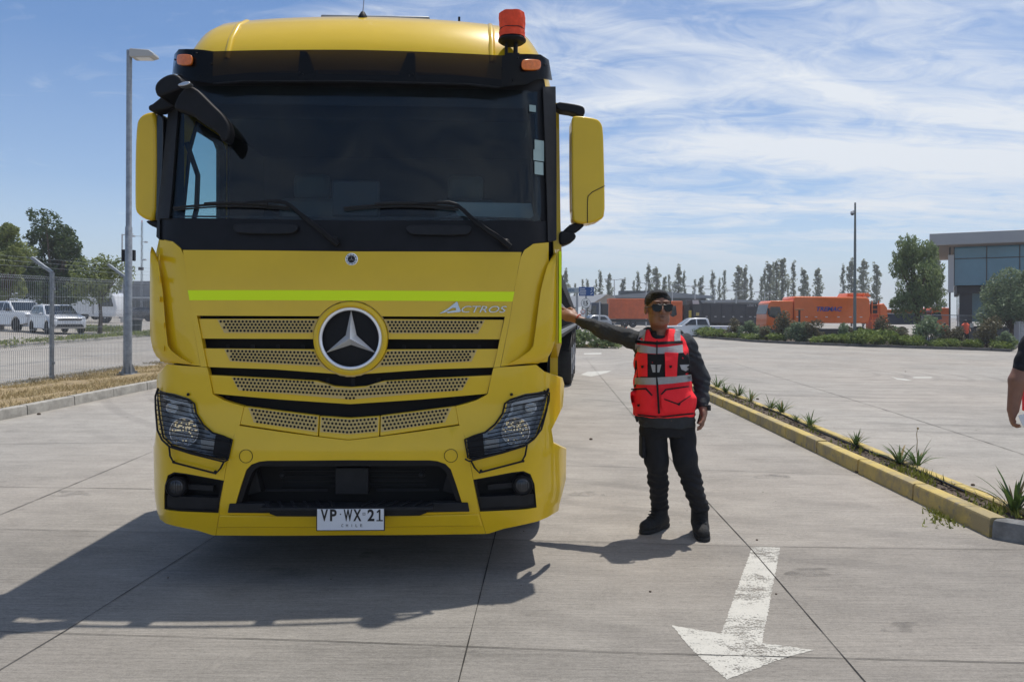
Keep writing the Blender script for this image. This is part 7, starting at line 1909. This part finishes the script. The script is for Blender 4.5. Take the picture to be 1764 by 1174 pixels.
# guyed radio mast on the left
g0 = at(244, 88); T = thing('radio_mast', 'thin guyed radio mast with small aerials above the warehouse', 'mast', g0); h = pz(383, 88, 244) - g0.z
m_ = MB()
for a in range(3): m_.tube([(.12 * cos(a * 2.1), .12 * sin(a * 2.1), 0), (.10 * cos(a * 2.1), .10 * sin(a * 2.1), h)], .03, 4)
for k in range(40): z = h * k / 40; a = k * 2.1; m_.bar((.11 * cos(a), .11 * sin(a), z), (.11 * cos(a + 2.1), .11 * sin(a + 2.1), z + h / 40), .025)
m_.build('lattice', M['galv'], T, smooth=0)
for zf, w_ in ((.86, -1.0), (.80, .5), (.62, .35)): m_ = MB(); m_.bar((0, 0, h * zf), (w_, 0, h * zf), .05); m_.box((w_, 0, h * zf), (.3, .3, .18)); m_.build('aerial', M['colgrey'], T, smooth=0)
m_ = MB(); m_.box((-.1, 0, h * .53), (.45, .4, .35)); m_.build('equipment_box', M['trim'], T, smooth=0)
m_ = MB(); m_.lathe([(.05, 0), (.05, .25)], (0, 0, h), n=8); m_.build('beacon_light', mat('mast_red', (.5, .05, .03), .5), T)
# bin
g0 = G(234, 574); T = thing('rubbish_bin', 'dark green rubbish bin between the lamp pole and the yellow truck', 'bin', g0); m_ = MB(); m_.lathe([(.30, 0), (.34, .72), (.34, .74)], (0, 0, .02), n=20); m_.build('bin_body', mat('bin_green', (.012, .02, .018), .5), T); m_ = MB(); m_.lathe([(.37, .74), (.37, .80), (.25, .88), (.05, .9)], (0, 0, .02), n=20); m_.build('lid', M['trim'], T)

# ------------------------------------------------------------------ right fence, cabinet, garden workers
g0 = at(1590, 52); fr_ = thing('steel_fence', 'low grey mesh fence with steel posts in front of the glass building', 'fence', g0)
hf = pz(542, 52, 1660) - g0.z
for px in (1588, 1650, 1714, 1760, 1800):
    q = at(px, 52) - g0; m_ = MB(); m_.box((q.x, 0, q.z + hf / 2), (.14 if px == 1714 else .07, .08, hf + .05)); m_.build('post', M['galv'], fr_, smooth=0)
m_ = MB(); a, b = at(1588, 52) - g0, at(1810, 52) - g0; m_.bar((a.x, 0, a.z + hf), (b.x, 0, b.z + hf), .05); m_.bar((a.x, 0, a.z + .1), (b.x, 0, b.z + .1), .04); m_.build('rail', M['galv'], fr_, smooth=0)
m_ = MB(); n = 170
for k in range(n): x = a.x + (b.x - a.x) * k / n; z = a.z + (b.z - a.z) * k / n; m_.add([(x - .004, 0, z + .1), (x + .004, 0, z + .1), (x + .004, 0, z + hf), (x - .004, 0, z + hf)], [(0, 1, 2, 3)])
for k in range(8): m_.bar((a.x, 0, a.z + .2 + k * .22), (b.x, 0, b.z + .2 + k * .22), .008)
m_.build('mesh_panel', M['galv'], fr_, smooth=0)
q = at(1675, 51.9) - g0; m_ = MB(); m_.box((q.x, -.05, q.z + 1.35), (.24, .02, .30)); m_.build('notice_plate', M['signwhite'], fr_, smooth=0)
g0 = at(1760, 49.5); T = thing('electrical_cabinet', 'pale grey electrical cabinet at the right edge by the mesh fence', 'cabinet', g0); m_ = MB(); m_.box((0, 0, .95), (.7, .5, 1.5)); m_.build('housing', M['colgrey'], T, bevel=.02); m_ = MB(); m_.box((0, -.26, .95), (.55, .03, 1.3)); m_.build('cabinet_door', M['galv'], T, bevel=.01); m_ = MB(); m_.box((0, 0, .1), (.8, .6, .24)); m_.build('plinth', M['concrete_kerb'], T, smooth=0)
def worker(px, d, label, bend, s=1.0):
    g0 = at(px, d); T = thing('person', label, 'person', g0); o = (0, 0, 0)
    hip = (0, 0, .95); ch = (-.30 * bend, -.35 * bend, .95 + .45 * (1 - .35 * bend)); hd_ = (ch[0] * 1.35, ch[1] * 1.6, ch[2] + .27 * (1 - .5 * bend))
    f = Field((-.8, -.8, 0), (.6, .6, 1.85), .022)
    f.cap(hip, ch, .13, .15, k=.05); f.ell(hd_, (.08, .095, .115)); f.cap(ch, hd_, .055, .05)
    for m in (-1, 1):
        f.chain([(m * .09, 0, .92), (m * .11, -.02, .5), (m * .12, .02, .06)], [.08, .055, .045]); sh_ = (ch[0] + m * .19, ch[1], ch[2] + .02); f.chain([sh_, (sh_[0] + m * .03, sh_[1] - .10, sh_[2] - .27), (sh_[0] - m * .02, sh_[1] - .26, sh_[2] - .42)], [.05, .042, .035])
    f.build('body', M['skin'], T, o)
    f = Field((-.8, -.8, .6), (.6, .6, 1.7), .022); f.cap((0, 0, .92), ch, .17, .19, k=.05)
    for m in (-1, 1): f.cap((ch[0] + m * .12, ch[1], ch[2] + .02), (ch[0] + m * .20, ch[1], ch[2]), .08, .07)
    f.build('vest', M['orangevest'], T, o)
    f = Field((-.4, -.3, 0), (.4, .3, 1.05), .022)
    for m in (-1, 1): f.chain([(m * .08, 0, .93), (m * .11, -.02, .5), (m * .12, .02, .10)], [.11, .085, .07])
    f.build('trousers', M['trouser'], T, o)
    m_ = MB(); m_.ell((hd_[0], hd_[1], hd_[2] + .04), (.10, .12, .09), 12, 8); m_.build('hat', M['trim'], T)
worker(1629, 50, 'worker in a coral vest bending over behind the shrubs by the fence', 1.0)
worker(1664, 49, 'worker in a coral vest standing among the shrubs near the notice', .25)

# ------------------------------------------------------------------ garden island with shrubs
def kline(px): return float(np.interp(px, [1190, 1217, 1260, 1300, 1400, 1500, 1600, 1700, 1740], [579, 582.5, 586, 589.5, 594, 597.5, 601, 604, 606]))
kp = [G(px, kline(px)) for px in range(1190, 1741, 25)] + [G(1740, 606), G(1752, 600), G(1756, 594)]
for p in kp: p.z = 0
ki = MB(); random.seed(9); kerb_run(ki, kp, 60, w=.18, h=.15, side=-1); ki.build('kerb', mat('dark_kerb', (.12, .115, .105), .9, noise=.3, nscale=2), kind='structure', smooth=30)
bd = MB(); n = len(kp); inn = [V2(p.x * 1.0, p.y) for p in kp]; far_ = [V2((p.x) * (p.y + 9) / p.y, p.y + 9) for p in kp]
rows_ = [[inn[i].lerp(far_[i], j / 6) for i in range(n)] for j in range(7)]
bd.add([(p.x, p.y, gz(p.x, p.y) + .10 + (.06 * random.random() if 0 < j < 6 else 0)) for j, r in enumerate(rows_) for p in r], [(j * n + i, j * n + i + 1, (j + 1) * n + i + 1, (j + 1) * n + i) for j in range(6) for i in range(n - 1)])
bd.build('garden_soil', M['soil'], kind='structure')
def shrub(kind, seed):
    rng = random.Random(seed); r = rng; mb = MB(); T = thing('shrub', 'x', 'shrub')
    if kind == 'juniper':
        for k in range(9): a = rng.uniform(0, 6.3); d_ = rng.uniform(.1, .75); leafcloud(mb, (cos(a) * d_, sin(a) * d_, .20 + .16 * rng.random()), (.42, .42, .20), 190, .085, rng, asp=2.2, tri=True)
        m = M['lf_lime']
    elif kind == 'purple':
        for k in range(9): a = rng.uniform(0, 6.3); d_ = rng.uniform(.0, .45); leafcloud(mb, (cos(a) * d_, sin(a) * d_, .35 + .85 * rng.random()), (.32, .32, .32), 170, .075, rng, asp=1.8)
        m = M['lf_purple']
    else:
        for k in range(9): a = rng.uniform(0, 6.3); d_ = rng.uniform(.0, .5); leafcloud(mb, (cos(a) * d_, sin(a) * d_, .30 + .7 * rng.random()), (.36, .36, .32), 150, .085, rng, asp=2.0)
        m = M['lf_grey']
    tr_ = MB()
    for k in range(5): a = k * 1.3; tr_.tube([(0, 0, -.1), (cos(a) * .2, sin(a) * .2, .5)], [.03, .012], 5)
    mb.build('foliage', m, T, smooth=0); tr_.build('stem', M['bark'], T); return T
SV = {k: [shrub(k, s) for s in (1, 2)] for k in ('juniper', 'purple', 'green')}; useds = set(); cnts = {}
slist = [(1205, 'juniper', 1.0, .8), (1225, 'juniper', 1.1, 1.0), (1243, 'juniper', 1.1, .9), (1265, 'purple', 1.25, 1.5), (1262, 'juniper', .9, .7), (1285, 'juniper', 1.0, .9), (1292, 'green', 1.1, 2.2), (1303, 'juniper', 1.0, .8), (1322, 'purple', 1.0, 1.0), (1318, 'green', .9, 2.6), (1337, 'juniper', 1.0, .8), (1352, 'purple', 1.3, 1.3), (1372, 'green', 1.0, 1.0),
         (1386, 'green', 1.25, 1.2), (1404, 'purple', 1.2, 1.5), (1422, 'juniper', 1.1, .8), (1436, 'juniper', 1.0, 1.0), (1452, 'green', 1.2, 1.3), (1468, 'purple', 1.1, 1.8), (1478, 'juniper', 1.3, .6), (1505, 'juniper', 1.5, .5), (1522, 'purple', 1.3, 1.6), (1540, 'green', 1.1, 1.8), (1552, 'juniper', 1.1, .8), (1558, 'purple', .9, 1.1),
         (1578, 'juniper', 1.2, .6), (1600, 'green', 1.2, 1.4), (1617, 'juniper', 1.0, .8), (1630, 'purple', 1.0, 1.2), (1650, 'purple', 1.05, 1.3), (1642, 'juniper', .8, .5), (1680, 'juniper', 1.1, .9), (1702, 'purple', 1.5, 1.2), (1722, 'juniper', 1.1, .6), (1733, 'green', .9, .6)]
marks2 = [(1225, 'the rear wheel of the white pickup'), (1275, 'the grey tipper trailer'), (1330, 'the cab of the orange sweeper'), (1377, 'the T-shaped light post'), (1416, 'the blue lettering'), (1472, 'the camera pole'), (1520, 'the rear of the sweeper'), (1583, 'the willow trunk'), (1629, 'the bending worker'), (1664, 'the standing worker'), (1715, 'the thick fence post')]
desc = {'juniper': 'low lime-green juniper mound', 'purple': 'upright purple-tinged shrub', 'green': 'loose grey-green bush'}
seen_l = {}
for i, (px, kd, s, up_) in enumerate(slist):
    g_ = G(px, kline(px)); d = g_.y + up_ * 1.1 + .3; p = at(px, d, .08); k = i % 2; key = (kd, k)
    if key in useds: o = dup(SV[kd][k])
    else: o = SV[kd][k]; useds.add(key)
    o.location = p; o.rotation_euler = (0, 0, i * 1.1); s *= random.uniform(.78, 1.12); o.scale = (s * random.uniform(.8, 1.1), s, s * random.uniform(.85, 1.2))
    mk = min(marks2, key=lambda m: abs(m[0] - px)); rel = 'left of' if px < mk[0] - 4 else 'right of' if px > mk[0] + 4 else 'directly below'
    lb = '%s %s %s' % (desc[kd], rel, mk[1]); seen_l[lb] = seen_l.get(lb, 0) + 1
    if seen_l[lb] > 1: lb = '%s %s %s' % (desc[kd].replace('low ', 'second low ').replace('upright ', 'second upright ').replace('loose ', 'second loose '), rel, mk[1])
    o['label'] = lb; o['group'] = 'shrubs in the kerbed garden bed'
for r_ in (SV[k][j] for k in SV for j in (0, 1)):
    if r_['label'] == 'x': print('unused shrub', r_)
# trees
tree('loose drooping willow tree with a dark trunk in the shrub bed', 'tree', at(1583, 48.5), pz(418, 48.5, 1575) + .7, 1.85, 2.4, 22, 8500, .10, M['lf_willow'], 11, droop=1.4, asp=3.0, tr=.17, lean=-.15, name='willow_tree')
tree('round grey-green olive-like tree in front of the glass building', 'tree', at(1742, 51), pz(461, 51, 1742) + .65, 2.5, 1.3, 18, 9000, .11, M['lf_grey'], 12, droop=.5, asp=2.4, tr=.12, name='olive_tree')
tree('tall dense dark green tree behind the parked white SUV', 'tree', at(92, 58), pz(373, 58, 92) - .3, 3.0, 1.2, 30, 15000, .17, M['lf_dark'], 13, asp=1.6, tr=.3, name='broadleaf_tree')
tree('olive-green tree cut by the left edge above the white pickup', 'tree', at(2, 47), pz(385, 47, 2) - .3, 1.75, 1.3, 18, 7500, .12, M['lf_olive'], 14, droop=.6, asp=2.2, tr=.14, name='broadleaf_tree')
tree('small sparse tree on the verge between the SUV and the lamp pole', 'tree', at(172, 43), pz(449, 43, 172) - .25, 1.75, 2.0, 16, 3800, .10, M['lf_olive'], 15, droop=.5, asp=2.2, tr=.11, name='small_tree')
# hedge beyond the trailer with its yellow kerb
random.seed(41); hp = [G(958, 600), G(990, 598.5), G(1020, 598), G(1050, 597.5), G(1068, 595), G(1074, 590)]
for p in hp: p.z = 0
yk = MB(); kerb_run(yk, hp, 12, w=.14, h=.15, side=-1); yk.build('kerb', M['kerb_y'], kind='structure', smooth=30)
rng = random.Random(6)
for j, (px, lb) in enumerate([(978, 'wild flowering bush in the yellow-kerbed bed next to the trailer wheels'), (1003, 'wild green bush in the yellow-kerbed bed below the round 15 sign'), (1030, 'wild green bush in the yellow-kerbed bed below the outstretched sleeve'), (1054, 'small bush at the right end of the yellow-kerbed bed')]):
    p = at(px, 35.5, .1); T = thing('bush', lb, 'shrub', p, 0, 'bushes in the far yellow-kerbed bed'); mb = MB(); tp_ = MB()
    for k in range(9): leafcloud(mb, (rng.uniform(-.4, .4), rng.uniform(-.4, .5), rng.uniform(.1, .62 if px < 1050 else .35)), (.30, .35, .22), 110, .07, rng, asp=2.4, mi=0)
    leafcloud(mb, (0, -.2, .5), (.5, .4, .35), 60, .035, rng, mi=1)
    mb.build('foliage', [M['lf_willow'], M['lf_lime']], T, smooth=0)
    for k in range(4): tp_.tube([(0, 0, -.05), (rng.uniform(-.3, .3), rng.uniform(-.3, .3), .5)], [.02, .008], 4)
    tp_.build('stem', M['bark'], T)
# planting strip and kerb beyond the fence on the left
sp_ = [G(px, py) for px, py in ((-60, 604), (0, 600), (90, 593), (170, 587), (262, 579))]
for p in sp_: p.z = 0
lk2 = MB(); kerb_run(lk2, sp_, 24, w=.16, h=.14, side=-1); lk2.build('kerb', M['concrete_kerb'], kind='structure', smooth=30)
st_ = MB(); n = len(sp_); rows_ = [[Vector((p.x * (1 + j * .012), p.y + j * .75, 0)) for p in sp_] for j in range(6)]
st_.add([(p.x, p.y, gz(p.x, p.y) + .09) for r in rows_ for p in r], [(j * n + i, j * n + i + 1, (j + 1) * n + i + 1, (j + 1) * n + i) for j in range(5) for i in range(n - 1)])
st_.build('planting_strip', M['drygrass'], kind='structure')
gc = MB(); rng = random.Random(61)
for k in range(150):
    t = rng.random(); a = sp_[0].lerp(sp_[-1], t); j = rng.random() * 3.6; p = Vector((a.x * (1 + j * .016), a.y + .5 + j, 0)); 
    if t < .3 and rng.random() < .6: continue
    leafcloud(gc, (p.x, p.y, gz(p.x, p.y) + .16), (.35, .35, .14), 36, .07, rng, tri=True, asp=2)
for k in range(60): px = rng.uniform(138, 212); p = at(px, rng.uniform(45, 47)); leafcloud(gc, p + Vector((0, 0, .22)), (.4, .4, .2), 45, .07, rng, tri=True, asp=2)
o = gc.build('ground_cover', M['lf_olive'], kind='stuff', smooth=0); o['label'] = 'low green ground cover in the strip beyond the wire fence'
# perimeter wall seen behind everything on the far left and right
T = thing('perimeter_wall', 'long low grey wall at the far left behind the bus', 'wall', at(100, 112)); m_ = MB(); m_.box((0, 0, 1.2), (60, .3, 2.4)); m_.build('wall_panel', M['colgrey'], T, smooth=0)

# thin summer haze
hz = MB(); hz.box((0, 570, 22), (2700, 1500, 64)); hb = hz.build('haze', bpy.data.materials.new('thin_haze'), kind='stuff', smooth=0); hb['label'] = 'thin summer haze over the far trees'
hm = hb.data.materials[0]; hm.use_nodes = True; ht = hm.node_tree; ht.nodes.clear(); ho = N(ht, 'ShaderNodeOutputMaterial'); hv = N(ht, 'ShaderNodeVolumePrincipled')
hv.inputs['Color'].default_value = (.92, .95, 1, 1); hv.inputs['Density'].default_value = .0008; hv.inputs['Anisotropy'].default_value = .2
ht.links.new(hv.outputs[0], ho.inputs['Volume'])
